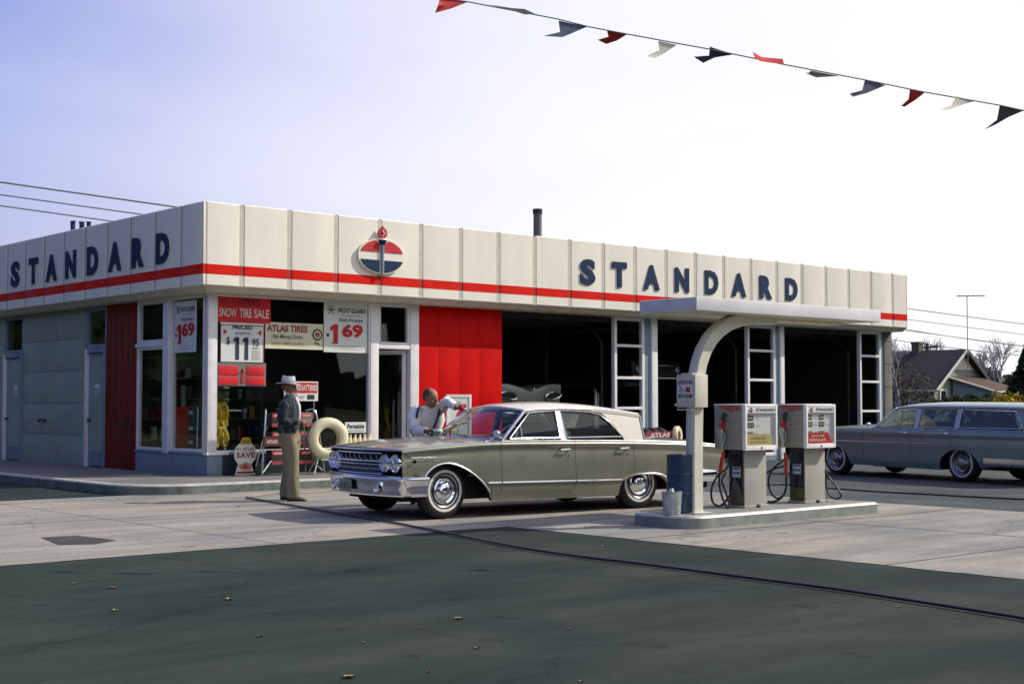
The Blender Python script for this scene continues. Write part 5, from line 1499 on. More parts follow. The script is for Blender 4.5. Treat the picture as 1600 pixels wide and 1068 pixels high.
# counter, shelf with cans, doorway light and a cash register inside the office
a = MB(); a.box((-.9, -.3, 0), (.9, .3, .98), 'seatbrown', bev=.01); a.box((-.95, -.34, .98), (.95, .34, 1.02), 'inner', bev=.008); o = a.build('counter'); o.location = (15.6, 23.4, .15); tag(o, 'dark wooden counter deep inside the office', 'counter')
sh = thing('shelf_unit', 'tall wall shelves of cans at the back of the office', 'shelves', (13.6, 25.2, .15))
a = MB()
for z in (.5, .9, 1.3, 1.7, 2.1): a.box((-1.4, -.18, z), (1.4, .18, z + .03), 'greyprint')
for x in (-1.4, 0, 1.4): a.box((x - .02, -.175, 0), (x + .02, .175, 2.3), 'greyprint')
a.build('shelf_frame', sh)
random.seed(12)
a = MB()
for z in (.53, .93, 1.33, 1.73):
    x = -1.3
    while x < 1.3:
        if random.random() < .75 and abs(x) > .08:
            r_ = random.uniform(.05, .07); a.cyl((x, -.08, z + .002), (x, -.08, z + random.uniform(.16, .26)), r_, r_, random.choice(['redprint', 'paper', 'navy', 'yellow', 'greyprint', 'galv']), 10)
        x += random.uniform(.14, .22)
o = a.build('cans', sh); o['kind'] = 'stuff'
a = MB(); a.cyl((0, 0, .0), (0, 0, 1.5), .045, .045, 'canopyp', 10); a.cyl((0, 0, 0), (0, 0, .02), .16, .14, 'galv', 14); a.ball((0, 0, 1.53), .05, 'white'); o = a.build('white_pole'); c = onX(286, 650, 13.0); o.location = (13.0, c.y, .15); tag(o, 'white display pole inside the office seen through the side window', 'pole')

# ------------------------------------------------------------------ displays on the sidewalk
M['creamtyre'] = mat('cream painted tyre', (.78, .72, .46), .55, var=.08, scale=4)
c = onY(512, 685, 20.55)
ty = thing('tyre_display', 'cream painted tyre on a low stand before the shop window', 'tyre display', (c.x, c.y, .15), R(-14))
T = Matrix.Translation((0, -.0, c.z - .15)) @ Matrix.Rotation(R(90), 4, 'X')
a = MB(); a.lathe([(.205, -.10), (.25, -.115), (.31, -.11), (.355, -.085), (.37, -.05), (.37, .05), (.355, .085), (.31, .11), (.25, .115), (.205, .10), (.195, .08), (.22, 0), (.195, -.08), (.205, -.10)], 'creamtyre', 44, T)
a.build('tyre', ty, 50)
a = MB()
for sx in (-1, 1):
    a.tube([(sx * .30, -.16, .012), (sx * .16, -.02, .34)], .014, 'nosing', 6); a.tube([(sx * .30, .16, .012), (sx * .16, .02, .34)], .014, 'nosing', 6)
a.tube([(-.16, -.13, .25), (.16, -.13, .25)], .012, 'nosing', 6); a.tube([(-.16, .13, .25), (.16, .13, .25)], .012, 'nosing', 6)
a.build('stand', ty)
# battery display rack
c = onY(455, 740, 20.75)
rk = thing('battery_rack', 'display rack of boxed batteries with red header behind the man in the hat', 'display rack', (12.98, 20.72, .15), R(0))
a = MB(); T = frame((-.08, -.02, 1.27), (1, 0, 0), UP) @ Matrix.Translation((-.06, 0, 0)) @ Matrix.Diagonal((.93, 1, 1, 1))
a.box((0, 0, 0), (.74, .34, .02), 'paper', T, bev=.003); a.box((.02, .14, .02), (.72, .32, .024), 'redprint', T); a.text('ATLAS', T @ TR(.20, .18, .025), .10, 'whiteprint', .30, .003, .02); a.text('BATTERIES', T @ TR(.54, .18, .025), .10, 'whiteprint', .34, .003, .02)
a.box((.06, .03, .02), (.20, .11, .024), 'blackprint', T); a.box((.50, .03, .02), (.66, .11, .024), 'blackprint', T); a.text('12 VOLT', T @ TR(.34, .04, .021), .05, 'redprint', .2, .003, .01)
a.build('header_sign', rk, 0)
a = MB()
for x in (-.10, .50): a.tube([(x, .05, .95), (x, .0, 1.30)], .012, 'chromedull', 6)
for sx in (-1, 1):
    a.tube(smooth_path([(sx * .40, .12, 1.10), (sx * .48, .0, 1.12), (sx * .52, -.06, .95), (sx * .60, -.12, .30), (sx * .63, -.14, .02)], 5), .016, 'chromedull', 8)
    a.tube([(sx * .24, .0, .40), (sx * .60, -.12, .06)], .012, 'chromedull', 6); a.tube([(sx * .52, .3, .05), (sx * .36, .12, .9)], .012, 'chromedull', 6)
a.build('frame', rk)
for z in (.20, .52, .84):
    a = MB(); a.box((-.42, -.10, z), (.42, .26, z + .03), 'blackprint', bev=.004); a.box((-.42, -.112, z - .01), (.42, -.10, z + .05), 'pinkprint'); o = a.build('shelf', rk)
for z in (.55, .87, .23):
    for x in (-.28, .02, .29):
        a = MB(); a.box((x - .12, -.07, z), (x + .12, .12, z + .20), 'greyprint' if (x + z) > .6 else 'blackprint', bev=.008); a.box((x - .11, -.075, z + .12), (x + .11, -.069, z + .18), 'redprint'); a.text('ATLAS', frame((x, -.078, z + .13), (1, 0, 0), UP), .035, 'whiteprint', .16, .002, .02)
        o = a.build('battery', None); o.parent = rk
a = MB(); T = frame((-.50, -.16, .50), (1, 0, 0), UP); a.box((-.12, 0, 0), (.20, .17, .02), 'blackprint', T, bev=.003); a.box((-.09, .04, .02), (.17, .13, .022), 'pinkprint', T); a.text('ATLAS', T @ TR(.04, .055, .023), .055, 'whiteprint', .2, .002, .01)
a.build('side_sign', rk, 0)
# bottle shaped card sign
c = onY(383, 742, 20.95)
T = frame((0, 0, 0), (1, 0, 0), UP)
a = MB()
pts = [(-.19, 0), (.19, 0), (.165, .10), (.14, .17), (.10, .19)]
for k in range(13):
    t = R(-60 + 118 * k / 12); pts.append((.215 * math.cos(t), .345 + .205 * math.sin(t)))
pts += [(.09, .54), (-.09, .54)]
for k in range(13):
    t = R(122 + 118 * k / 12); pts.append((.215 * math.cos(t), .345 + .205 * math.sin(t)))
pts += [(-.10, .19), (-.14, .17), (-.165, .10)]
a.prism(pts, -.012, .012, 'paper', T)
cap = [(-.09, .52), (.09, .52), (.10, .56), (.085, .60), (.05, .63), (-.05, .63), (-.085, .60), (-.10, .56)]
a.prism(cap, .013, .03, 'yellow', T); a.box((-.07, .575, .03), (.07, .59, .033), 'blackprint', T); a.box((-.075, .545, .03), (.075, .556, .033), 'blackprint', T)
a.text('Buy', T @ TR(-.13, .405, .013), .06, 'greyprint', .09, .003, .01); a.text('ATLAS', T @ TR(.05, .405, .013), .06, 'pinkprint', .22, .003, .03); a.text('SAVE', T @ TR(0, .285, .013), .095, 'pinkprint', .36, .003, .035)
a.prism([(-.15, .15), (.0, .22), (.14, .15), (.09, .08), (-.09, .08)], .012, .015, 'tanprint', T); a.prism([(-.08, .13), (.0, .19), (.06, .12), (0, .09)], .015, .017, 'redprint', T); a.box((-.165, .03, .012), (.165, .06, .015), 'redprint', T); a.box((-.165, .02, .012), (.165, .03, .0155), 'navy', T)
a.box((-.1, -.02, -.16), (.1, .003, -.012), 'paper', T); a.tube([(0, .3, -.012), (0, .0, -.15)], .008, 'paper', 5, T)
o = a.build('bottle_shaped_sign', None, 30); o.location = (c.x, c.y, .17); tag(o, 'small white bottle shaped card sign with a yellow cap against the window base', 'sign')
# lubricant display by the door
c = onY(558, 690, 20.85)
lb = thing('oil_display', 'small white topped display of cream oil bottles beside the shop door', 'display', (c.x, c.y, .15))
a = MB(); a.box((-.27, -.14, 0), (.27, .16, .44), 'creampaper', bev=.01); a.build('stand', lb)
a = MB(); T = frame((-.23, .06, .70), (1, 0, 0), UP); a.box((0, 0, 0), (.46, .19, .012), 'paper', T, bev=.003); a.text('Permalube', T @ TR(.23, .075, .013), .085, 'blackprint', .38, .002, .03, shear=.3); a.box((.04, .03, .012), (.42, .045, .014), 'greyprint', T); a.tube([(.05, 0, .006), (.05, -.25, .006)], .008, 'nosing', 5, T); a.tube([(.41, 0, .006), (.41, -.25, .006)], .008, 'nosing', 5, T); a.build('sign_board', lb, 0)
for k in range(5):
    a = MB(); x = -.21 + k * .105; a.lathe([(0, 0), (.04, 0), (.042, .12), (.035, .16), (.018, .20), (.018, .24), (0, .24)], 'creamtyre', 12, Matrix.Translation((x, -.03, .44)) @ Matrix.Rotation(R(12), 4, 'Y')); a.build('bottle', lb)
# framed boards by the door
c = onY(715, 670, 20.7)
fb = thing('framed_board', 'white framed price board standing against the red wall behind the attendant', 'sign board', (c.x, c.y, .15), R(-8))
a = MB(); T = frame((-.26, 0, .0), (1, 0, 0), UP)
zt_ = onY(715, 616, 20.7).z - .15
a.box((0, 0, 0), (.05, zt_, .03), 'white', T, bev=.004); a.box((.50, 0, 0), (.55, zt_, .03), 'white', T, bev=.004); a.box((.05, zt_ - .05, .001), (.50, zt_, .029), 'white', T); a.box((.05, zt_ * .62, .001), (.50, zt_ * .62 + .04, .029), 'white', T)
a.tube([(.1, zt_ - .1, 0), (.1, .01, -.35)], .012, 'white', 6, T); a.tube([(.45, zt_ - .1, 0), (.45, .01, -.35)], .012, 'white', 6, T)
a.build('frame', fb)
a = MB(); a.box((.05, zt_ * .62 + .04, .008), (.50, zt_ - .05, .016), 'paper', T); a.text('OIL', T @ TR(.27, zt_ * .86, .017), .07, 'greyprint', .14, .002); a.prism([(.2, zt_ * .70), (.42, zt_ * .72), (.40, zt_ * .80), (.27, zt_ * .78)], .016, .02, 'redprint', T)
a.box((.12, zt_ * .12, .008), (.50, zt_ * .62, .016), 'creampaper', T)
for k in range(12):
    x = .16 + random.random() * .28; z = zt_ * (.2 + random.random() * .36); a.ball((x, z, .016), (.03, .05, .004), random.choice(['greenprint', 'yellow', 'tanprint']), 8, 4, T)
a.build('poster_panel', fb, 0)
# tyres stacked beside bay pillar
c = onY(1018, 690, 20.3)
tr = thing('tyre_rack', 'dark rack of black tyres with a red lettered strip beside the pillar between bays', 'tyre rack', (c.x, c.y, 0))
for k in range(4):
    a = MB(); T = Matrix.Translation((-.42 + k * .24, .1, .50)) @ Matrix.Rotation(R(90), 4, 'Y') @ Matrix.Rotation(R(0), 4, 'Z'); a.lathe([(.20, -.09), (.30, -.10), (.36, -.06), (.37, 0), (.36, .06), (.30, .10), (.20, .09), (.20, -.09)], 'tyre', 28, T); a.build('tyre', tr, 50)
a = MB(); T = frame((-.5, -.30, .64), (1, 0, 0), UP); a.box((0, 0, 0), (1.0, .15, .02), 'pinkprint', T); a.text('ATLAS', T @ TR(.42, .03, .021), .09, 'whiteprint', .6, .003, .03); a.build('lettered_strip', tr, 0)
a = MB()
for x in (-.52, .52): a.tube([(x, -.3, .0), (x, -.3, .66), (x, .4, .66), (x, .4, 0)], .02, 'blackprint', 6)
for y in (-.1, .3): a.tube([(-.52, y, .14), (.52, y, .14)], .02, 'blackprint', 6)
a.build('frame', tr)
c = onY(1058, 680, 20.0)
a = MB(); T = Matrix.Translation((0, 0, c.z)) @ Matrix.Rotation(R(112), 4, 'Z') @ Matrix.Rotation(R(90), 4, 'Y')
a.lathe([(.10, -.05), (.17, -.06), (.20, -.03), (.20, .03), (.17, .06), (.10, .05), (.10, -.05)], 'creamtyre', 28, T); a.cyl((0, 0, .0), (0, 0, c.z - .16), .05, .04, 'creampost', 10); a.cyl((0, 0, 0), (0, 0, .03), .16, .15, 'galv', 16)
o = a.build('small_display_wheel'); o.location = (c.x, c.y, 0); tag(o, 'small cream and gold display wheel on a short post before the second bay', 'display')

# ------------------------------------------------------------------ hoses and leaves on the ground
def ground_hose(name, px, r, label, cat, m='hose'):
    pts = [onZ(x, y, 0) for x, y in px]
    for i, p in enumerate(pts): p.z = r
    a = MB(); a.tube(smooth_path(pts, 8), r, m, 8); o = a.build(name); tag(o, label, cat)
ground_hose('signal_hose', [(384, 778), (430, 786), (500, 798), (600, 815), (690, 832), (750, 844), (820, 858), (900, 870), (1000, 882), (1100, 895), (1200, 908), (1300, 921), (1450, 944), (1600, 968), (1750, 996)], .013, 'black rubber signal hose running from the man to the right foreground', 'hose')
ground_hose('signal_hose', [(1195, 758), (1241, 758), (1290, 763), (1330, 766), (1390, 770), (1450, 773), (1520, 777), (1600, 781), (1750, 788)], .014, 'black rubber signal hose crossing the lane behind the pumps', 'hose')
ground_hose('air_hose', [(395, 776), (420, 772), (455, 771), (500, 768), (545, 762), (590, 758)], .009, 'thin brown air hose curving past the feet of the man in the hat', 'hose', 'tanprint')
M['leafc'] = mat('dry leaf', (.30, .20, .09), .8, var=.4, scale=30, col2=(.12, .07, .03))
LP = [(117, 910, .7), (176, 917, 1.1), (358, 935, 1.), (407, 992, .7), (546, 1056, 1.2), (717, 965, 1.), (746, 1011, .7), (890, 981, .6), (180, 952, .8), (1405, 947, .6), (945, 852, .9), (372, 790, 1.), (908, 1063, .5), (670, 1047, .5), (1102, 856, .7), (569, 1002, .5)]
where = ['small dry leaf at the far left of the asphalt', 'curled tan leaf near the left edge of the asphalt', 'flat tan leaf left of centre on the asphalt', 'pale leaf in the left foreground', 'largest brown leaf at the bottom of the picture', 'curled leaf in the middle of the asphalt',
 'small pale leaf right of the bottom centre', 'tiny leaf chip below the black hose', 'faint brown leaf below the curled left leaf', 'tiny leaf beside the hose on the right', 'leaf near the corner of the concrete apron', 'reddish leaf on the concrete left of the man in the hat', 'tiny chip of leaf at the bottom edge right of centre', 'tiny chip of leaf at the bottom edge near the centre', 'small leaf on the asphalt in front of the pump island', 'tiny pale leaf above the largest leaf']
for (x, y, s_), lb_ in zip(LP, where):
    random.seed(int(x * 7 + y))
    a = MB(); n = 10; rows = []
    for i in range(5):
        u = -.5 + i / 4; wv = (1 - (2 * u) ** 2) ** .5 * .5 if abs(u) < .5 else .02
        rows.append([(u * .058 * s_, v * wv * .055 * s_ * random.uniform(.7, 1.2), .002 + .009 * s_ * abs(v) ** 1.5 * random.uniform(.4, 1.4) + .004 * abs(u)) for v in (-1, -.5, 0, .5, 1)])
    a.grid(rows, 'leafc')
    o = a.build('fallen_leaf'); p = onZ(x, y, 0); o.location = (p.x, p.y, -.006); o.rotation_euler = (0, 0, random.random() * 6.28); tag(o, lb_, 'leaf', 'fallen leaves on the forecourt')

# ------------------------------------------------------------------ pennant string
ps = thing('pennant_string', 'drooping string of red, white and blue pennants across the upper right sky', 'bunting', tuple(onD(1170, 90, 13)))
cord = [(560, -22), (640, -9), (730, 3), (871, 30), (919, 42), (982, 54), (1108, 77), (1225, 101), (1351, 125), (1444, 144), (1564, 165), (1600, 173), (1750, 203)]
a = MB(); a.tube([onD(x, y, 13) - ps.location for x, y in cord], .0065, 'greyprint', 5); a.build('cord', ps)
M['flagred'] = mat('red pennant cloth', (.55, .03, .012), .6, var=.1); M['flagblue'] = mat('blue grey pennant cloth', (.06, .08, .12), .6, var=.1); M['flagwhite'] = mat('cream pennant cloth', (.66, .60, .44), .6, var=.1)
def z3(pts): return [(640 + x * .6, y * .6) for x, y in pts]
FL = [('flagred', [(78, -3), (152, 5), (110, 22), (66, 34), (74, 14)]),
      ('flagwhite', [(205, 12), (262, 21), (300, 24), (328, 37), (300, 38), (262, 26)]),
      ('flagblue', [(388, 54), (462, 70), (420, 88), (398, 97), (348, 94), (392, 84)]),
      ('flagred', [(514, 78), (566, 90), (540, 106), (512, 115), (490, 104), (518, 96)]),
      ('flagwhite', [(648, 107), (696, 117), (668, 136), (640, 151), (618, 146), (650, 132)]),
      ('flagblue', [(782, 122), (845, 142), (795, 150), (765, 164), (740, 148), (780, 145)]),
      ('flagred', [(893, 135), (910, 148), (972, 154), (975, 168), (915, 160), (900, 152)]),
      ('flagwhite', [(1045, 184), (1118, 198), (1060, 202), (1030, 190), (1042, 188)]),
      ('flagblue', [(1186, 208), (1240, 222), (1190, 243), (1155, 252), (1146, 244), (1178, 238)]),
      ('flagred', [(1303, 234), (1342, 241), (1318, 260), (1290, 278), (1280, 276), (1300, 258)]),
      ('flagwhite', [(1425, 251), (1470, 264), (1425, 277), (1405, 286), (1382, 284), (1410, 276)]),
      ('flagblue', [(1537, 275), (1600, 288), (1560, 305), (1525, 325), (1496, 338), (1530, 312)])]
for i, (m_, pts) in enumerate(FL):
    px = z3(pts); n = len(px); a = MB()
    P = []
    for k, q in enumerate(px):
        off = [.0, .0, .05, .10, .13, .06][k % 6] * (1 if i % 2 else -1)
        P.append(onD(q[0], q[1], 13 + off) - ps.location)
    c = sum(P, Vector()) / n + Vector((0, .015, 0)); B_ = [p + Vector((.002, .003, 0)) for p in P]
    a.add(P + [c], [(k, (k + 1) % n, n) for k in range(n)], m_); a.add(B_ + [c + Vector((.002, .003, 0))], [((k + 1) % n, k, n) for k in range(n)], m_)
    a.build('pennant', ps, 60)
# ------------------------------------------------------------------ people
M['skin'] = mat('sun browned skin', (.30, .145, .09), .55, var=.12, scale=12)
M['hairdark'] = mat('short dark hair', (.10, .055, .036), .8, var=.3, scale=60)
M['hatfelt'] = mat('pale grey felt hat', (.52, .53, .56), .85, var=.08, scale=8)
M['hatband'] = mat('hat band', (.30, .30, .32), .8)
M['khaki'] = mat('khaki trousers', (.235, .20, .135), .85, var=.15, scale=6, stretch=(5, 5, 1), bump=.3, bscale=9)
M['shoe'] = mat('brown leather shoe', (.10, .055, .025), .4, var=.2)
M['shirtwhite'] = mat('white work shirt', (.88, .87, .86), .8, var=.06, scale=8, bump=.4, bscale=12)
M['strap'] = mat('navy suspender', (.015, .03, .09), .7)
M['slacks'] = mat('dark work trousers', (.03, .035, .05), .85, var=.15, scale=8)
M['eye'] = mat('eye', (.02, .015, .012), .3)
def plaid():
    m = bpy.data.materials.new('dark plaid jacket'); m.use_nodes = True
    t = m.node_tree; n = t.nodes; l = t.links.new; b = n["Principled BSDF"]; b.inputs['Roughness'].default_value = .9
    c = n.new("ShaderNodeTexCoord"); sp = n.new("ShaderNodeSeparateXYZ"); l(c.outputs['Object'], sp.inputs[0])
    def band(sock, freq, ph, thr):
        a = n.new("ShaderNodeMath"); a.operation = 'MULTIPLY_ADD'; a.inputs[1].default_value = freq; a.inputs[2].default_value = ph; l(sock, a.inputs[0])
        s = n.new("ShaderNodeMath"); s.operation = 'SINE'; l(a.outputs[0], s.inputs[0])
        g = n.new("ShaderNodeMath"); g.operation = 'GREATER_THAN'; g.inputs[1].default_value = thr; l(s.outputs[0], g.inputs[0]); return g.outputs[0]
    a1 = band(sp.outputs[0], 75, 0, .3); a2 = band(sp.outputs[2], 60, 1, .3); a3 = band(sp.outputs[1], 75, 2, .85)
    m1 = n.new("ShaderNodeMix"); m1.data_type = 'RGBA'; m1.inputs[6].default_value = (.007, .011, .015, 1); m1.inputs[7].default_value = (.013, .026, .048, 1); l(a1, m1.inputs[0])
    m2 = n.new("ShaderNodeMix"); m2.data_type = 'RGBA'; m2.inputs[7].default_value = (.016, .030, .030, 1); l(m1.outputs[2], m2.inputs[6]); l(a2, m2.inputs[0])
    m3 = n.new("ShaderNodeMix"); m3.data_type = 'RGBA'; m3.inputs[7].default_value = (.07, .09, .09, 1); l(m2.outputs[2], m3.inputs[6]); l(a3, m3.inputs[0])
    l(m3.outputs[2], b.inputs['Base Color']); return m
M['plaid'] = plaid()

def skin_mesh(verts, edges, radii, root=0):
    me = bpy.data.meshes.new("sk"); me.from_pydata([tuple(v) for v in verts], edges, [])
    o = bpy.data.objects.new("sk", me); COL.objects.link(o)
    md = o.modifiers.new("s", 'SKIN'); md.use_smooth_shade = True
    for i, r in enumerate(radii):
        sv = me.skin_vertices[0].data[i]
        sv.radius = r if isinstance(r, tuple) else (r, r); sv.use_root = (i == root)
    s2 = o.modifiers.new("u", 'SUBSURF'); s2.levels = 2; s2.render_levels = 2
    dg = bpy.context.evaluated_depsgraph_get()
    ev_ = bpy.data.meshes.new_from_object(o.evaluated_get(dg))
    v = [p.co.copy() for p in ev_.vertices]; f = [tuple(p.vertices) for p in ev_.polygons]
    bpy.data.objects.remove(o); bpy.data.meshes.remove(me); bpy.data.meshes.remove(ev_)
    return v, f

def hand_bones(V, E, Rr, wrist_i, wrist, d, palm_n, curl, side, s_=1.):
    """palm and five fingers grown from the wrist; d = pointing direction, palm_n = direction the palm faces"""
    d = d.normalized(); palm_n = (palm_n - d * palm_n.dot(d)).normalized(); lat = d.cross(palm_n) * side
    def addv(p, r, par):
        V.append(p); Rr.append(r); E.append((par, len(V) - 1)); return len(V) - 1
    palm = addv(wrist + d * .045 * s_, (.036 * s_, .018 * s_), wrist_i)
    pe = addv(wrist + d * .085 * s_, (.038 * s_, .015 * s_), palm)
    for k, (off, ln) in enumerate(((-.030, .066), (-.010, .076), (.011, .071), (.030, .056))):
        base = wrist + d * .088 * s_ + lat * off * s_
        a = addv(base, .0098 * s_, pe)
        cu = curl * (1 + .12 * k)
        d1 = (d * math.cos(cu) + palm_n * math.sin(cu)); d2 = (d * math.cos(cu * 2) + palm_n * math.sin(cu * 2))
        b_ = addv(base + d1 * ln * .55 * s_, .0090 * s_, a); addv(base + d1 * ln * .55 * s_ + d2 * ln * .5 * s_, .0078 * s_, b_)
    tb_ = addv(wrist + d * .030 * s_ - lat * .036 * s_ + palm_n * .008, .0115 * s_, palm)
    addv(wrist + d * .065 * s_ - lat * .052 * s_ + palm_n * .022 * s_, .0092 * s_, tb_)

def head_geo(a, T, h, hair=None, bald=0.):
    """face towards local +x; origin at the chin, z up; h = head height"""
    prof = [(0.0, .20, .05, .05), (.03, .20, .14, .12), (.10, .17, .24, .20), (.20, .12, .32, .27), (.32, .07, .38, .31), (.45, .03, .42, .335), (.58, .0, .445, .35), (.70, -.01, .445, .35), (.82, -.03, .40, .32), (.92, -.04, .29, .24), (.98, -.04, .14, .12), (1.0, -.04, .01, .01)]
    seg_ = 22; rows = []
    for z, cx_, rx_, ry_ in prof:
        row = []
        for k in range(seg_):
            t = 2 * math.pi * k / seg_; x = cx_ + rx_ * math.cos(t); y = ry_ * math.sin(t)
            if math.cos(t) > .75 and .42 < z < .56: x -= .03          # eye line set back
            if math.cos(t) > .8 and .56 < z < .64: x += .02           # brow
            if math.cos(t) > .85 and .15 < z < .28: x += .025         # lips
            if k == 0:
                x += {.32: .085, .45: .055}.get(z, 0) + (.02 if z == .20 else 0)
            row.append((x * h, y * h, z * h))
        rows.append(row)
    a.grid(rows, 'skin', T, closed=True)
    a.tube([(.40 * h, 0, .56 * h), (.50 * h, 0, .42 * h), (.535 * h, 0, .36 * h), (.44 * h, 0, .325 * h)], [.035 * h, .05 * h, .065 * h, .04 * h], 'skin', 8, T)
    for sy in (-1, 1):
        a.ball((-.01 * h, sy * .355 * h, .45 * h), (.07 * h, .035 * h, .12 * h), 'skin', 8, 6, T)
        a.ball((.375 * h, sy * .15 * h, .50 * h), (.035 * h, .06 * h, .028 * h), 'eye', 8, 6, T)
        a.tube([(.405 * h, sy * .06 * h, .575 * h), (.40 * h, sy * .15 * h, .60 * h), (.34 * h, sy * .24 * h, .575 * h)], .018 * h, 'hairdark', 5, T)
        a.ball((.30 * h, sy * .20 * h, .34 * h), (.10 * h, .08 * h, .09 * h), 'skin', 8, 6, T)
    a.tube([(.385 * h, -.11 * h, .225 * h), (.43 * h, 0, .225 * h), (.385 * h, .11 * h, .225 * h)], .012 * h, 'hatband' if False else 'redwood', 5, T)

def ellipse_loft(a, rings, m, T=None, seg_=20, wr=.006, cap=True, seed=0):
    """rings: (centre, xdir, ydir, rx, ry)"""
    rows = []
    for i, (c, xd, yd, rx_, ry_) in enumerate(rings):
        c = Vector(c); row = []
        for k in range(seg_):
            t = 2 * math.pi * k / seg_
            nz_ = noise.noise(Vector((math.cos(t) * 2 + seed, math.sin(t) * 2, i * .55 + seed))) * wr * 2.2
            row.append(c + Vector(xd) * ((rx_ + nz_) * math.cos(t)) + Vector(yd) * ((ry_ + nz_) * math.sin(t)))
        rows.append(row)
    a.grid(rows, m, T, closed=True, cap=cap)
def sleeve(a, pts, rad, m, seed=0, n=5, wr=.005):
    P = smooth_path(pts, n); k = len(P)
    rings = []
    for i, p in enumerate(P):
        d = (P[min(i + 1, k - 1)] - P[max(0, i - 1)]).normalized()
        x = d.cross(Vector((.3, .9, .2))).normalized(); y = d.cross(x).normalized()
        t = i / (k - 1) * (len(rad) - 1); j = min(int(t), len(rad) - 2); r_ = rad[j] + (rad[j + 1] - rad[j]) * (t - j)
        rings.append((p, x, y, r_, r_))
    ellipse_loft(a, rings, m, seg_=16, wr=wr, seed=seed)

# --- man in the hat, side-on, looking towards the car
mp_ = onZ(452, 781, 0)
man = thing('person', 'man in pale hat, dark plaid jacket and khaki trousers standing side-on', 'person', (mp_.x, mp_.y, -.004), YAW - R(90) - R(8))
V = [Vector(p) for p in ((0, 0, .96), (.0, 0, 1.12), (.005, 0, 1.30), (.005, 0, 1.42), (.02, 0, 1.49), (.04, 0, 1.56))]
E_ = [(0, 1), (1, 2), (2, 3), (3, 4), (4, 5)]
Rr = [(.10, .12), (.09, .11), (.09, .12), (.07, .09), .05, .048]
def addc(pts, rs, par):
    for p, r_ in zip(pts, rs):
        V.append(Vector(p)); Rr.append(r_); E_.append((par, len(V) - 1)); par = len(V) - 1
    return par
addc([(-.02, .10, .90), (-.02, .11, .50), (-.08, .115, .10), (.04, .135, .035)], [.085, .055, .038, .03], 0)
addc([(.02, -.10, .90), (.05, -.11, .50), (.09, -.115, .10), (.21, -.125, .035)], [.085, .055, .038, .03], 0)
wl = addc([(.0, .19, 1.40), (-.05, .235, 1.15), (.15, .13, 1.09)], [.036, .036, .028], 3)
hand_bones(V, E_, Rr, wl, V[wl], Vector((.9, -.35, .05)), Vector((-.2, -1, -.3)), .55, 1)
wr_ = addc([(.0, -.19, 1.40), (-.04, -.24, 1.15), (.16, -.14, 1.13)], [.036, .036, .028], 3)
hand_bones(V, E_, Rr, wr_, V[wr_], Vector((.9, .35, -.05)), Vector((-.2, 1, -.3)), .5, -1)
sv, sf = skin_mesh(V, E_, Rr)
a = MB(); a.add(sv, sf, 'skin')
TH = Matrix.Translation((-.035, 0, 1.515)) @ Matrix.Rotation(R(6), 4, 'Y')
head_geo(a, TH, .235)
a.build('body', man, 60)
X_, Y_ = (1, 0, 0), (0, 1, 0)
a = MB()
ellipse_loft(a, [((-.015, 0, .96), X_, Y_, .150, .185), ((-.012, 0, 1.02), X_, Y_, .155, .190), ((-.01, 0, 1.08), X_, Y_, .150, .185), ((-.01, 0, 1.16), X_, Y_, .148, .190), ((-.01, 0, 1.28), X_, Y_, .150, .200), ((-.015, 0, 1.38), X_, Y_, .135, .205), ((-.01, 0, 1.45), X_, Y_, .10, .165), ((.005, 0, 1.50), X_, Y_, .072, .09), ((.01, 0, 1.515), X_, Y_, .066, .078)], 'plaid', wr=.010, seed=2)
sleeve(a, [(-.005, .15, 1.42), (-.01, .205, 1.35), (-.05, .245, 1.16), (.04, .21, 1.10), (.14, .14, 1.09)], [.075, .082, .070, .062, .045], 'plaid', 3, wr=.008)
sleeve(a, [(-.005, -.15, 1.42), (-.01, -.205, 1.35), (-.04, -.25, 1.16), (.05, -.22, 1.12), (.15, -.15, 1.13)], [.075, .082, .070, .062, .045], 'plaid', 8, wr=.008)
ja = a.build('jacket', man, 60)
a = MB()
for sy in (-1, 1):
    a.prism([(-.02, 0), (.05, .03), (.03, .10), (-.02, .12)], -.004, .004, 'shirtwhite', Matrix.Translation((.065, sy * .055, 1.42)) @ Matrix.Rotation(R(90), 4, 'X'))
a.tube([(.13, .0, 1.10), (.142, 0, 1.25), (.130, 0, 1.36), (.08, 0, 1.47)], [.018, .022, .026, .026], 'shirtwhite', 8)
sleeve(a, [(-.01, .0, 1.475), (.01, .0, 1.52)], [.072, .066], 'shirtwhite', 1, 3, .002)
a.build('shirt', man, 60)
a = MB()
ellipse_loft(a, [((-.01, 0, .84), X_, Y_, .150, .195), ((-.01, 0, .93), X_, Y_, .150, .190), ((-.005, 0, 1.01), X_, Y_, .140, .178), ((-.005, 0, 1.06), X_, Y_, .132, .168)], 'khaki', wr=.006, seed=5)
for sy, kx, ax_, sd in ((1, -.02, -.08, 1), (-1, .07, .09, 4)):
    rings = []
    for z, x, y, rx_, ry_ in ((.90, .0, .095, .125, .10), (.78, kx * .4, .102, .128, .098), (.62, kx * .8, .108, .115, .088), (.48, kx, .112, .105, .082), (.32, (kx + ax_) / 2, .114, .10, .080), (.18, ax_ * .8 + kx * .2, .116, .100, .080), (.085, ax_, .117, .105, .080), (.05, ax_ + .005, .117, .100, .078)):
        rings.append(((x, sy * y, z), X_, Y_, rx_, ry_))
    ellipse_loft(a, rings, 'khaki', wr=.009, seed=sd)
a.build('trousers', man, 60)
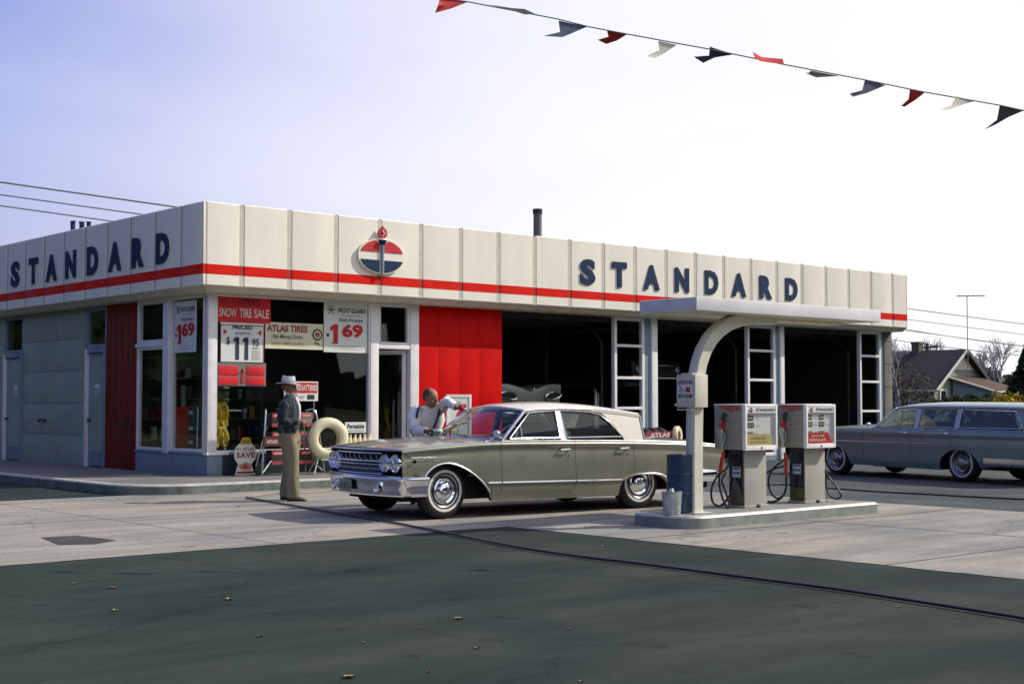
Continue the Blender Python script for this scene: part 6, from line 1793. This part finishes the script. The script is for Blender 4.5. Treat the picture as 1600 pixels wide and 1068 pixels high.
for sy, ax_, dy in ((1, -.08, .02), (-1, .09, -.01)):
    a = MB(); y = sy * .117
    rows = []
    for x, w_, h_ in ((-.085, .03, .07), (-.05, .042, .085), (0, .044, .088), (.06, .046, .070), (.12, .050, .055), (.17, .044, .042), (.20, .022, .03)):
        rows.append([(ax_ + x, y + w_ * math.cos(t), max(.0, .5 * h_ + .5 * h_ * math.sin(t) + (.0))) for t in [2 * math.pi * k / 12 for k in range(12)]])
    a.grid(rows, 'shoe', closed=True, cap=True); a.build('shoe', man, 60)
a = MB(); T = TH @ Matrix.Translation((-.008, 0, .155)) @ Matrix.Rotation(R(-3), 4, 'Y')
n = 28; rows = []
for (rx_, ry_, z, sag) in ((.098, .086, .0, 0), (.175, .150, -.012, 1), (.178, .153, -.006, 1), (.105, .093, .010, 0), (.104, .090, .03, 0), (.098, .082, .085, 0), (.085, .066, .115, -.6), (.04, .022, .105, -.2), (.001, .001, .098, 0)):
    rows.append([(rx_ * math.cos(2 * math.pi * k / n), ry_ * math.sin(2 * math.pi * k / n), z + sag * .018 * abs(math.sin(2 * math.pi * k / n)) - (.010 * sag * max(0, math.cos(2 * math.pi * k / n)) if sag > 0 else 0)) for k in range(n)])
a.grid(rows, 'hatfelt', T, closed=True)
h_ = a.build('hat', man, 50)
a = MB(); a.grid([[(.1065 * math.cos(2 * math.pi * k / n), .0935 * math.sin(2 * math.pi * k / n), z) for k in range(n)] for z in (.012, .034)], 'hatband', T, closed=True); a.build('hat_band', h_)
a = MB(); T = TH
a.grid([[((.0 + .105 * math.cos(t)) , .087 * math.sin(t), z) for t in [R(75) + R(210) * k / 12 for k in range(13)]] for z in (.06, .10, .15)], 'hairdark', T); a.build('hair', man, 60)

# --- attendant leaning over the far side of the sedan
att = thing('person', 'balding attendant in white shirt and navy suspenders wiping the sedan windscreen', 'person', tuple(onD(662, 720, 19.25).xy) + (-.004,))
LO = att.location.copy()
def q(px, py, D): return onD(px, py, D) - LO
pelv = q(664, 702, 19.28); waist = q(665, 686, 19.22); chest = q(668, 655, 19.08); neck0 = q(671, 636, 18.98); neck1 = q(672, 628, 18.93)
shR = q(648, 645, 19.02); elR = q(649, 672, 18.85); wrR = q(668, 673, 18.50); shL = q(690, 638, 18.95); elL = q(700, 629, 18.66); wrL = q(714, 637, 18.42)
V = [pelv, waist, chest, neck0, neck1]; E_ = [(0, 1), (1, 2), (2, 3), (3, 4)]; Rr = [.10, .09, .10, .06, .055]
fd = (Vector((math.cos(YAW - R(90)), math.sin(YAW - R(90)), 0)))   # towards picture right
bk_ = _fw0
for sgn in (-1, 1):
    hp = pelv + fd * sgn * .10 + Vector((0, 0, -.05)); kn = Vector((hp.x, hp.y, .50)) + bk_ * -.04 + fd * sgn * .03; an = Vector((hp.x, hp.y, .10)) + bk_ * .10 + fd * sgn * .06; to = Vector((an.x, an.y, .035)) - bk_ * .14
    addc([hp, kn, an, to], [.09, .06, .04, .03], 0)
w1 = addc([shR, elR, wrR], [.06, .045, .030], 2); hand_bones(V, E_, Rr, w1, V[w1], q(688, 668, 18.36) - V[w1], Vector((.2, -.1, -1)), .35, 1, 1.1)
w2 = addc([shL, elL, wrL], [.06, .045, .030], 2); hand_bones(V, E_, Rr, w2, V[w2], q(734, 640, 18.36) - V[w2], -_fw0 * .2 + Vector((0, 0, -1)), .3, -1, 1.1)
sv, sf = skin_mesh(V, E_, Rr)
a = MB(); a.add(sv, sf, 'skin')
hx = (fd * .80 - bk_ * .52 + UP * -.16).normalized(); hz = (UP * .95 + fd * .22 - bk_ * .06); hz = (hz - hx * hz.dot(hx)).normalized(); hy = hz.cross(hx)
TH2 = Matrix((hx, hy, hz)).transposed().to_4x4(); TH2.translation = q(669, 636, 18.88)
head_geo(a, TH2 @ Matrix.Diagonal((.94, .90, 1, 1)), .262)
a.build('body', att, 60)
a = MB(); h = .262
rows = []
for z, f_, rx_, ry_, st_ in ((.30, .05, .39, .33, 125), (.42, .02, .437, .350, 105), (.52, .0, .452, .358, 82), (.64, -.005, .458, .362, 70), (.75, -.02, .443, .350, 66), (.85, -.035, .392, .305, 72), (.93, -.04, .29, .235, 85), (.985, -.04, .15, .12, 95)):
    rows.append([((f_ + rx_ * math.cos(t)) * h, ry_ * math.sin(t) * h, z * h) for t in [R(st_) + (R(360) - 2 * R(st_)) * k / 18 for k in range(19)]])
a.grid(rows, 'hairdark', TH2 @ Matrix.Diagonal((.94, .90, 1, 1))); a.build('hair', att, 60)
a = MB()
xd, yd = fd, -bk_
ellipse_loft(a, [(pelv, xd, yd, .185, .135), (waist, xd, yd, .19, .145), (waist.lerp(chest, .5), xd, yd, .205, .155), (chest, xd, yd, .225, .16), (chest.lerp(neck0, .5), xd, yd, .215, .14), (neck0 + UP * -.035, xd, yd, .15, .11), (neck0 + UP * .02, xd, yd, .085, .08)], 'shirtwhite', wr=.014, seed=11)
sleeve(a, [chest.lerp(shR, .7) + UP * .06, shR, shR.lerp(elR, .5) - fd * .01, elR, elR.lerp(wrR, .8)], [.085, .09, .080, .072, .050], 'shirtwhite', 12, 5, .012)
sleeve(a, [chest.lerp(shL, .6) + UP * .06, shL + UP * .01, shL.lerp(elL, .6) + UP * .02, elL + UP * .015, elL.lerp(wrL, .85)], [.08, .078, .070, .064, .046], 'shirtwhite', 17, 6, .012)
sh_ = a.build('shirt', att, 60)
a = MB()
for sgn in (-1, 1):
    a.prism([(0, 0), (.10, -.01), (.07, -.09), (.0, -.05)], -.006, .006, 'shirtwhite', Matrix((fd * sgn, UP, (fd * sgn).cross(UP))).transposed().to_4x4())
for v_ in a.v: v_ += neck0 + UP * .03 - bk_ * .11
a.build('collar', sh_, 0)
a = MB()
def strap_line(s_): return [neck0 + fd * s_ * .13 + UP * .01 + bk_ * .02, neck0 + fd * s_ * .145 - UP * .03 - bk_ * .13, chest + fd * s_ * .14 - bk_ * .175, waist.lerp(chest, .5) + fd * s_ * .10 - bk_ * .175, waist + fd * s_ * .09 - bk_ * .165]
for s_ in (-1, 1): a.tube(smooth_path(strap_line(s_), 4), .017, 'strap', 6)
a.build('suspenders', att, 60)
a = MB()
ellipse_loft(a, [(pelv + UP * -.10, xd, yd, .20, .15), (pelv, xd, yd, .195, .145), (waist + UP * -.02, xd, yd, .195, .150)], 'slacks', wr=.005)
for sgn in (-1, 1):
    hp = pelv + fd * sgn * .10; kn = Vector((hp.x, hp.y, .50)) + bk_ * -.04 + fd * sgn * .03; an = Vector((hp.x, hp.y, .07)) + bk_ * .10 + fd * sgn * .06
    sleeve(a, [hp, kn, an], [.11, .10, .085, .085], 'slacks', sgn, 6, .008)
a.build('trousers', att, 60)
for sgn in (-1, 1):
    an = Vector((pelv.x, pelv.y, 0)) + fd * sgn * .16 + bk_ * .10
    a = MB(); a.ball((0, 0, .045), (.05, .13, .045), 'shoe', 12, 8); o = a.build('shoe', att, 60); o.location = an - bk_ * .06; o.rotation_euler = (0, 0, YAW - R(90))
a = MB(); a.ball((0, 0, 0), (.07, .05, .03), 'paper', 10, 6); a.ball((.05, .01, -.01), (.05, .04, .02), 'paper', 8, 6)
o = a.build('wiping_cloth'); o.location = q(684, 673, 18.38) + LO; tag(o, 'crumpled white cloth under the lower hand of the attendant', 'cloth')
M['clothred'] = mat('red shop cloth', (.42, .02, .05), .8, var=.2)
a = MB(); a.ball((0, 0, 0), (.05, .03, .045), 'clothred', 10, 6); a.ball((.05, 0, .02), (.035, .025, .03), 'clothred', 8, 6)
o = a.build('red_cloth'); o.location = q(721, 636, 18.38) + LO; tag(o, 'red shop cloth held at the top of the windscreen', 'cloth')
# ------------------------------------------------------------------ background: house, trees, poles, wires
M['siding'] = mat('grey green siding', (.26, .30, .26), .8, var=.12, scale=2, stretch=(.3, .3, 6))
M['sidingblue'] = mat('blue grey siding', (.19, .25, .27), .8, var=.12, scale=2, stretch=(.3, .3, 6))
M['gablecream'] = mat('cream gable boards', (.60, .60, .50), .8, var=.08, scale=2)
M['shingle'] = mat('dark brown shingles', (.050, .038, .036), .9, var=.25, scale=5, bump=.3, bscale=8)
M['shinglebrown'] = mat('red brown shingles', (.085, .045, .035), .9, var=.2, scale=5)
M['brick'] = mat('chimney brick', (.15, .12, .09), .9, var=.3, scale=6)
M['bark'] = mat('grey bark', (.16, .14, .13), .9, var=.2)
M['barkhaze'] = mat('distant twigs haze tinted', (.25, .24, .27), .9, var=.1)  # distance haze is put into this pale blue grey colour
def leafmat(name, c):
    m = mat(name, c, .8, var=.35, scale=.8, spec=.08); return m
M['leafgreen'] = leafmat('green shrub leaves', (.06, .085, .03)); M['leafyellow'] = leafmat('yellow autumn leaves', (.42, .30, .02)); M['leafdark'] = leafmat('dark evergreen needles', (.022, .040, .018))
M['leafbrown'] = leafmat('brown tangled leaves', (.07, .06, .035)); M['leaffar'] = leafmat('far hazy woods', (.075, .085, .06)); M['leafpale'] = leafmat('pale tan leaves', (.26, .22, .13))
D0 = 108.0
def hp(px, py, D=D0): return onD(px, py, D)
pk = hp(1508, 549); pk.z = 0
rdir = (_rt * -.66 + _fw0 * .75).normalized(); gdir = Vector((-rdir.y, rdir.x, 0))
if gdir.dot(_rt) > 0: gdir = -gdir         # towards the left/near eave
hs = thing('house', 'old gabled house with dark shingle roof, cream gable and brick chimney beyond the station', 'house', tuple(pk), math.atan2(-gdir.y, -gdir.x))
# local: x = right/far eave direction, y = ridge direction (away), z up ; gable face at y=0
Tm = hs.matrix_basis.copy()
Zr, Ze, HW, LN = 5.50, 2.55, 4.05, 13.0
yl = -1 if (Matrix.Rotation(math.atan2(-gdir.y, -gdir.x), 3, 'Z') @ Vector((0, 1, 0))).dot(rdir) < 0 else 1
def L_(x, y, z): return (x, y * yl, z)
a = MB()
a.quad([L_(-HW + .3, .4, 0), L_(HW - .3, .4, 0), L_(HW - .3, .4, Ze + .2), L_(0, .4, Zr - .15), L_(-HW + .3, .4, Ze + .2)], 'siding')
a.quad([L_(-HW + .3, .4, 0), L_(-HW + .3, LN, 0), L_(-HW + .3, LN, Ze + .2), L_(-HW + .3, .4, Ze + .2)], 'siding')
a.quad([L_(HW - .3, .4, 0), L_(HW - .3, LN, 0), L_(HW - .3, LN, Ze + .2), L_(HW - .3, .4, Ze + .2)], 'siding')
a.quad([L_(-HW + .3, LN, 0), L_(HW - .3, LN, 0), L_(HW - .3, LN, Ze + .2), L_(0, LN, Zr - .15), L_(-HW + .3, LN, Ze + .2)], 'siding')
a.prism([(-1.9, Ze + 1.35), (1.9, Ze + 1.35), (0, Zr - .25)], .0, .04, 'gablecream', frame(L_(0, .36, 0), (1, 0, 0), UP))
a.build('wall', hs, 0)
a = MB()
for s_ in (-1, 1):
    a.add([L_(0, -.15, Zr), L_(0, LN + .3, Zr), L_(s_ * (HW + .35), LN + .3, Ze - .22), L_(s_ * (HW + .35), -.15, Ze - .22), L_(0, -.15, Zr - .12), L_(0, LN + .3, Zr - .12), L_(s_ * (HW + .35), LN + .3, Ze - .34), L_(s_ * (HW + .35), -.15, Ze - .34)],
          [(0, 1, 2, 3), (4, 7, 6, 5), (0, 3, 7, 4), (1, 5, 6, 2), (3, 2, 6, 7)], 'shingle')
rf = a.build('roof', hs, 0)
a = MB()
for s_ in (-1, 1): a.tube([L_(0, -.22, Zr - .06), L_(s_ * (HW + .35), -.22, Ze - .28)], .13, 'gablecream', 4); a.tube([L_(s_ * (HW + .38), -.2, Ze - .30), L_(s_ * (HW + .38), LN, Ze - .30)], .08, 'gablecream', 4)
a.build('rake_board', rf, 0)
a = MB(); a.box((-.33, 4.2 * yl - .33, 4.6), (.33, 4.2 * yl + .33, 6.1), 'brick'); a.box((-.38, 4.2 * yl - .38, 6.0), (.38, 4.2 * yl + .38, 6.2), 'brick'); a.build('chimney', rf, 0)
# porch
a = MB()
a.add([L_(-1.9, .3, 3.35), L_(2.2, .3, 3.45), L_(4.6, -2.6, 2.25), L_(.2, -2.6, 2.2)], [(0, 1, 2, 3)], 'shinglebrown'); a.tube([L_(-1.9, .28, 3.3), L_(.2, -2.62, 2.15), L_(4.6, -2.62, 2.2)], .09, 'gablecream', 4); a.build('porch_roof', hs, 0)
a = MB(); a.quad([L_(-1.5, .2, 0), L_(.3, -2.4, 0), L_(.3, -2.4, 2.15), L_(-1.5, .2, 3.1)], 'sidingblue'); a.quad([L_(.3, -2.4, 0), L_(4.3, -2.4, 0), L_(4.3, -2.4, 2.15), L_(.3, -2.4, 2.15)], 'gablecream'); a.quad([L_(4.3, -2.4, 0), L_(4.3, .4, 0), L_(4.3, .4, 2.2), L_(4.3, -2.4, 2.15)], 'siding'); a.build('porch', hs, 0)
def hwin(x0, x1, z0, z1, y, ax='x'):
    f = MB(); g_ = MB()
    if ax == 'x':
        T = frame(L_(x0, y, z0), (1, 0, 0), UP); 
    else: T = frame(L_(y, x0, z0), (0, yl, 0), UP)
    w_, h_ = x1 - x0, z1 - z0
    sgn_ = 1 if T.to_3x3().col[2].dot(Vector((0, -yl, 0)) if ax == 'x' else Vector((-1, 0, 0))) > 0 else -1
    for (u0, v0, u1, v1) in ((0, 0, .14, h_), (w_ - .14, 0, w_, h_), (.14, h_ - .14, w_ - .14, h_), (.14, 0, w_ - .14, .14), (.14, h_ / 2 - .04, w_ - .14, h_ / 2 + .04)):
        z_ = sorted((0, sgn_ * .07)); f.box((u0, v0, z_[0]), (u1, v1, z_[1]), 'white', T)
    o = f.build('window', hs, 0); z_ = sorted((sgn_ * .01, sgn_ * .03)); g_.box((.14, .14, z_[0]), (w_ - .14, h_ - .14, z_[1]), 'pumpdark', T); g_.build('pane', o, 0)
hwin(-3.1, -2.1, .6, 2.4, .39); hwin(1.0, 3.4, .8, 1.8, -2.42)
hwin(2.5, 3.7, .9, 2.2, -HW + .29, 'y'); hwin(4.4, 5.6, .9, 2.2, -HW + .29, 'y')
# tall mast antenna
am = hp(1512, 549, D0 - .5)
a = MB(); top_ = hp(1513, 462, D0 - .5).z
a.tube([(0, 0, 0), (0, 0, top_)], .035, 'barkhaze', 5); p0 = hp(1496, 465, D0 - .5) - am; p1 = hp(1538, 463, D0 - .5) - am
a.tube([Vector((p0.x, p0.y, top_ - .02)), Vector((p1.x, p1.y, top_ + .02))], .04, 'barkhaze', 5)
d_ = Vector((p1.x - p0.x, p1.y - p0.y, 0)).normalized(); e_ = Vector((-d_.y, d_.x, 0))
for k in range(7):
    c = Vector((p0.x, p0.y, top_)).lerp(Vector((p1.x, p1.y, top_)), k / 6); a.tube([c - e_ * .6, c + e_ * .6], .015, 'barkhaze', 4)
o = a.build('antenna'); o.location = (am.x, am.y, 0); tag(o, 'tall thin aerial mast with a crossbar rising over the peak of the house', 'antenna')

def bare_tree(name, label, px, D, hgt, seed, m='barkhaze', spread=.5, leaf=None, grp='bare trees beyond the station'):
    random.seed(seed); c = hp(px, 628, D); t = thing(name, label, 'tree', (c.x, c.y, 0), 0, grp)
    tr_ = MB(); br = MB(); lf_ = MB()
    def grow(b_, p, d, ln, r, lvl):
        mid = p + d * ln * .5 + Vector((random.uniform(-1, 1), random.uniform(-1, 1), 0)) * ln * .06
        e = p + d * ln
        b_.tube([p, mid, e], [r, r * .85, r * .68], m, 5 if lvl < 2 else 3, caps=False)
        if lvl >= 5:
            return
        k = 3 if lvl < 4 else 4
        for i in range(k):
            az = random.uniform(0, 2 * math.pi); tilt = random.uniform(.25, .75) * (1 if lvl else spread * 1.6)
            u = d.orthogonal().normalized(); v_ = d.cross(u)
            nd = (d * math.cos(tilt) + (u * math.cos(az) + v_ * math.sin(az)) * math.sin(tilt) + UP * .12).normalized()
            sp_ = p.lerp(e, random.uniform(.55, 1.)) if i else e
            grow(br, sp_, nd, ln * random.uniform(.62, .82), r * .60, lvl + 1)
            if leaf and lvl >= 3:
                for _ in range(2):
                    q_ = sp_ + nd * ln * random.uniform(.2, .8); s_ = random.uniform(.10, .22); uu = Vector((random.uniform(-1, 1), random.uniform(-1, 1), random.uniform(-1, 1))).normalized() * s_; vv = uu.orthogonal().normalized() * s_
                    lf_.quad([q_ - uu - vv, q_ + uu - vv, q_ + uu + vv, q_ - uu + vv], leaf)
    grow(tr_, Vector((0, 0, -.1)), Vector((0, 0, 1)), hgt * .27, hgt * .022, 0)
    tr_.build('trunk', t, 60); br.build('branches', t, 60)
    if leaf: lf_.build('foliage', t, 0)
    return t
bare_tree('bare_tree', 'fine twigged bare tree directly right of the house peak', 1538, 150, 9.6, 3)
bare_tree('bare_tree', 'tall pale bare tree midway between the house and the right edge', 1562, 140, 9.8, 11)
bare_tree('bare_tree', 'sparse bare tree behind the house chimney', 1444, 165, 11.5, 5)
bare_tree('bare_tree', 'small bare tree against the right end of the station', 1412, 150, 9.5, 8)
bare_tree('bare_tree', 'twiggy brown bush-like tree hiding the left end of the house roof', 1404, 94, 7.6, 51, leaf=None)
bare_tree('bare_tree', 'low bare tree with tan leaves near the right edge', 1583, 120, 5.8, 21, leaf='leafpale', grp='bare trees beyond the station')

def shrub(name, label, cat, px, D, w_, h_, m, n, seed, grp=None, cone=False, ls=.16, stem=True):
    random.seed(seed); c = hp(px, 628, D); t = thing(name, label, cat, (c.x, c.y, 0), 0, grp)
    cl = [(Vector((random.uniform(-.4, .4) * w_, random.uniform(-.4, .4) * w_, random.uniform(.25, .85) * h_)), random.uniform(.16, .32) * min(w_, h_)) for _ in range(14)]
    f = MB()
    for _ in range(n):
        if cone:
            z = random.random() ** .8 * h_; r_ = (1 - z / h_) * w_ * .5 * random.uniform(.5, 1.1) + .05; t_ = random.random() * 6.28
            p = Vector((r_ * math.cos(t_), r_ * math.sin(t_), z + .2))
        else:
            cc, rr_ = random.choice(cl); d = Vector((random.gauss(0, 1), random.gauss(0, 1), random.gauss(0, 1))).normalized(); p = cc + d * rr_ * random.uniform(.6, 1.1)
            if p.z < 0: p.z = random.uniform(0, .2) * h_
        s_ = ls * random.uniform(.5, 1.3); uu = Vector((random.uniform(-1, 1), random.uniform(-1, 1), random.uniform(-1, 1))).normalized(); vv = uu.orthogonal().normalized()
        f.quad([p - uu * s_, p + vv * s_ * .6, p + uu * s_, p - vv * s_ * .6], m)
    f.build('foliage', t, 0)
    b_ = MB()
    for k in range(1 if cone else 5):
        t_ = random.random() * 6.28; b_.tube([(0, 0, -.1), (math.cos(t_) * w_ * .12, math.sin(t_) * w_ * .12, h_ * .4), (math.cos(t_) * w_ * .25, math.sin(t_) * w_ * .25, h_ * .75)] if not cone else [(0, 0, -.1), (0, 0, h_ * .9)], [.06, .04, .015] if not cone else [.16, .03], 'bark', 5)
    b_.build('stem', t)
shrub('tangled_shrub', 'dark brown tangled shrub hiding the left end of the house', 'shrub', 1408, 96, 3.8, 4.6, 'leafbrown', 800, 31, ls=.12)
shrub('tangled_shrub', 'dark ivy coloured shrub in front of the dark roof', 'shrub', 1434, 98, 3.0, 3.0, 'leafbrown', 500, 32, ls=.12)
shrub('green_shrub', 'green shrub under the gable window of the house', 'shrub', 1492, 92, 3.0, 1.75, 'leafgreen', 1300, 33)
shrub('green_shrub', 'green shrub in front of the porch of the house', 'shrub', 1523, 92, 3.2, 1.85, 'leafgreen', 1300, 34)
shrub('yellow_shrub', 'bright yellow shrub left of the right edge', 'shrub', 1558, 94, 2.6, 1.7, 'leafyellow', 900, 35, ls=.13)
shrub('yellow_shrub', 'larger yellow shrub touching the right edge', 'shrub', 1585, 93, 3.0, 1.9, 'leafyellow', 1200, 36, ls=.13)
shrub('evergreen_tree', 'dark evergreen tree cut by the right edge', 'tree', 1606, 100, 4.4, 5.2, 'leafdark', 2600, 37, cone=True, ls=.22)
shrub('hedge_bush', 'dark green bush at the far left edge behind the station', 'shrub', -14, 60, 4.5, 3.6, 'leafdark', 2200, 38)
# tree mass across the road behind the camera and a far tree line all round
def mass(name, label, arcs, n, seed, m, ls):
    random.seed(seed); f = MB()
    for _ in range(n):
        a0, a1, r0, r1, h_ = random.choice(arcs); t_ = R(random.uniform(a0, a1)); r_ = random.uniform(r0, r1)
        top = h_ * (.80 + .22 * noise.noise(Vector((t_ * 9, r0 * .1, 0))) + .14 * noise.noise(Vector((t_ * 31, 3, 0))))
        p = Vector((r_ * math.cos(t_), r_ * math.sin(t_), max(0, top) * random.random() ** .7)); s_ = ls * random.uniform(.6, 1.4)
        uu = Vector((random.uniform(-1, 1), random.uniform(-1, 1), random.uniform(-1, 1))).normalized(); vv = uu.orthogonal().normalized()
        f.quad([p - uu * s_, p + vv * s_, p + uu * s_, p - vv * s_], m)
    o = f.build(name, None, 0); tag(o, label, 'woods', kind='stuff')
mass('far_woods', 'low hazy line of woods along the far horizon', [(0, 360, 210, 240, 6.5)], 9000, 41, 'leaffar', 1.6)
mass('roadside_woods', 'dark woods across the road that the shop windows mirror', [(-85, -28, 38, 46, 15), (-70, -30, 44, 54, 18), (-30, 8, 62, 74, 19), (90, 240, 55, 66, 19)], 34000, 43, 'leafdark', 1.25)

# cables and utility pole
def cable(p0, p1, sag, r, label, grp='overhead cables behind the station'):
    a = MB(); n = 24
    a.tube([p0.lerp(p1, k / n) - UP * (4 * sag * (k / n) * (1 - k / n)) - p0 for k in range(n + 1)], r, 'greyprint', 4)
    o = a.build('overhead_cable'); o.location = p0; tag(o, label, 'cable', grp)
cable(onD(-200, 256, 38), onD(1800, 532, 110), .1, .028, 'highest of the three cables crossing the left sky')
cable(onD(-200, 276, 38), onD(1800, 548, 110), .1, .022, 'middle of the three cables crossing the left sky')
cable(onD(-200, 293, 38), onD(1800, 566, 110), .1, .022, 'lowest of the three cables crossing the left sky')
cable(onD(1380, 508, 130), onD(1800, 560, 105), .3, .03, 'upper of the two thin cables leading right from the utility pole')
cable(onD(1380, 528, 130), onD(1800, 570, 105), .3, .03, 'lower of the two thin cables leading right from the utility pole')
c = hp(1450, 628, 150); up_ = thing('utility_pole', 'dark utility pole with a tilted crossarm behind the house chimney', 'utility pole', (c.x, c.y, 0))
zt_ = hp(1450, 536, 150).z
a = MB(); a.cyl((0, 0, -.1), (0, 0, zt_), .22, .16, 'joint', 8); a.build('pole', up_)
a = MB(); d_ = _rt; a.tube([Vector((0, 0, zt_ - .5)) - d_ * .9, Vector((0, 0, zt_ - .35)) + d_ * 1.1], .11, 'joint', 4)
for k in (-.8, -.3, .5, 1.0): a.cyl(Vector((0, 0, zt_ - .4)) + d_ * k, Vector((0, 0, zt_ - .05)) + d_ * k, .07, .05, 'greyprint', 6)
a.cyl(Vector((0, 0, zt_ - 1.6)) + d_ * .3, Vector((0, 0, zt_ - .9)) + d_ * .3, .2, .2, 'greyprint', 8)
a.build('crossarm', up_)
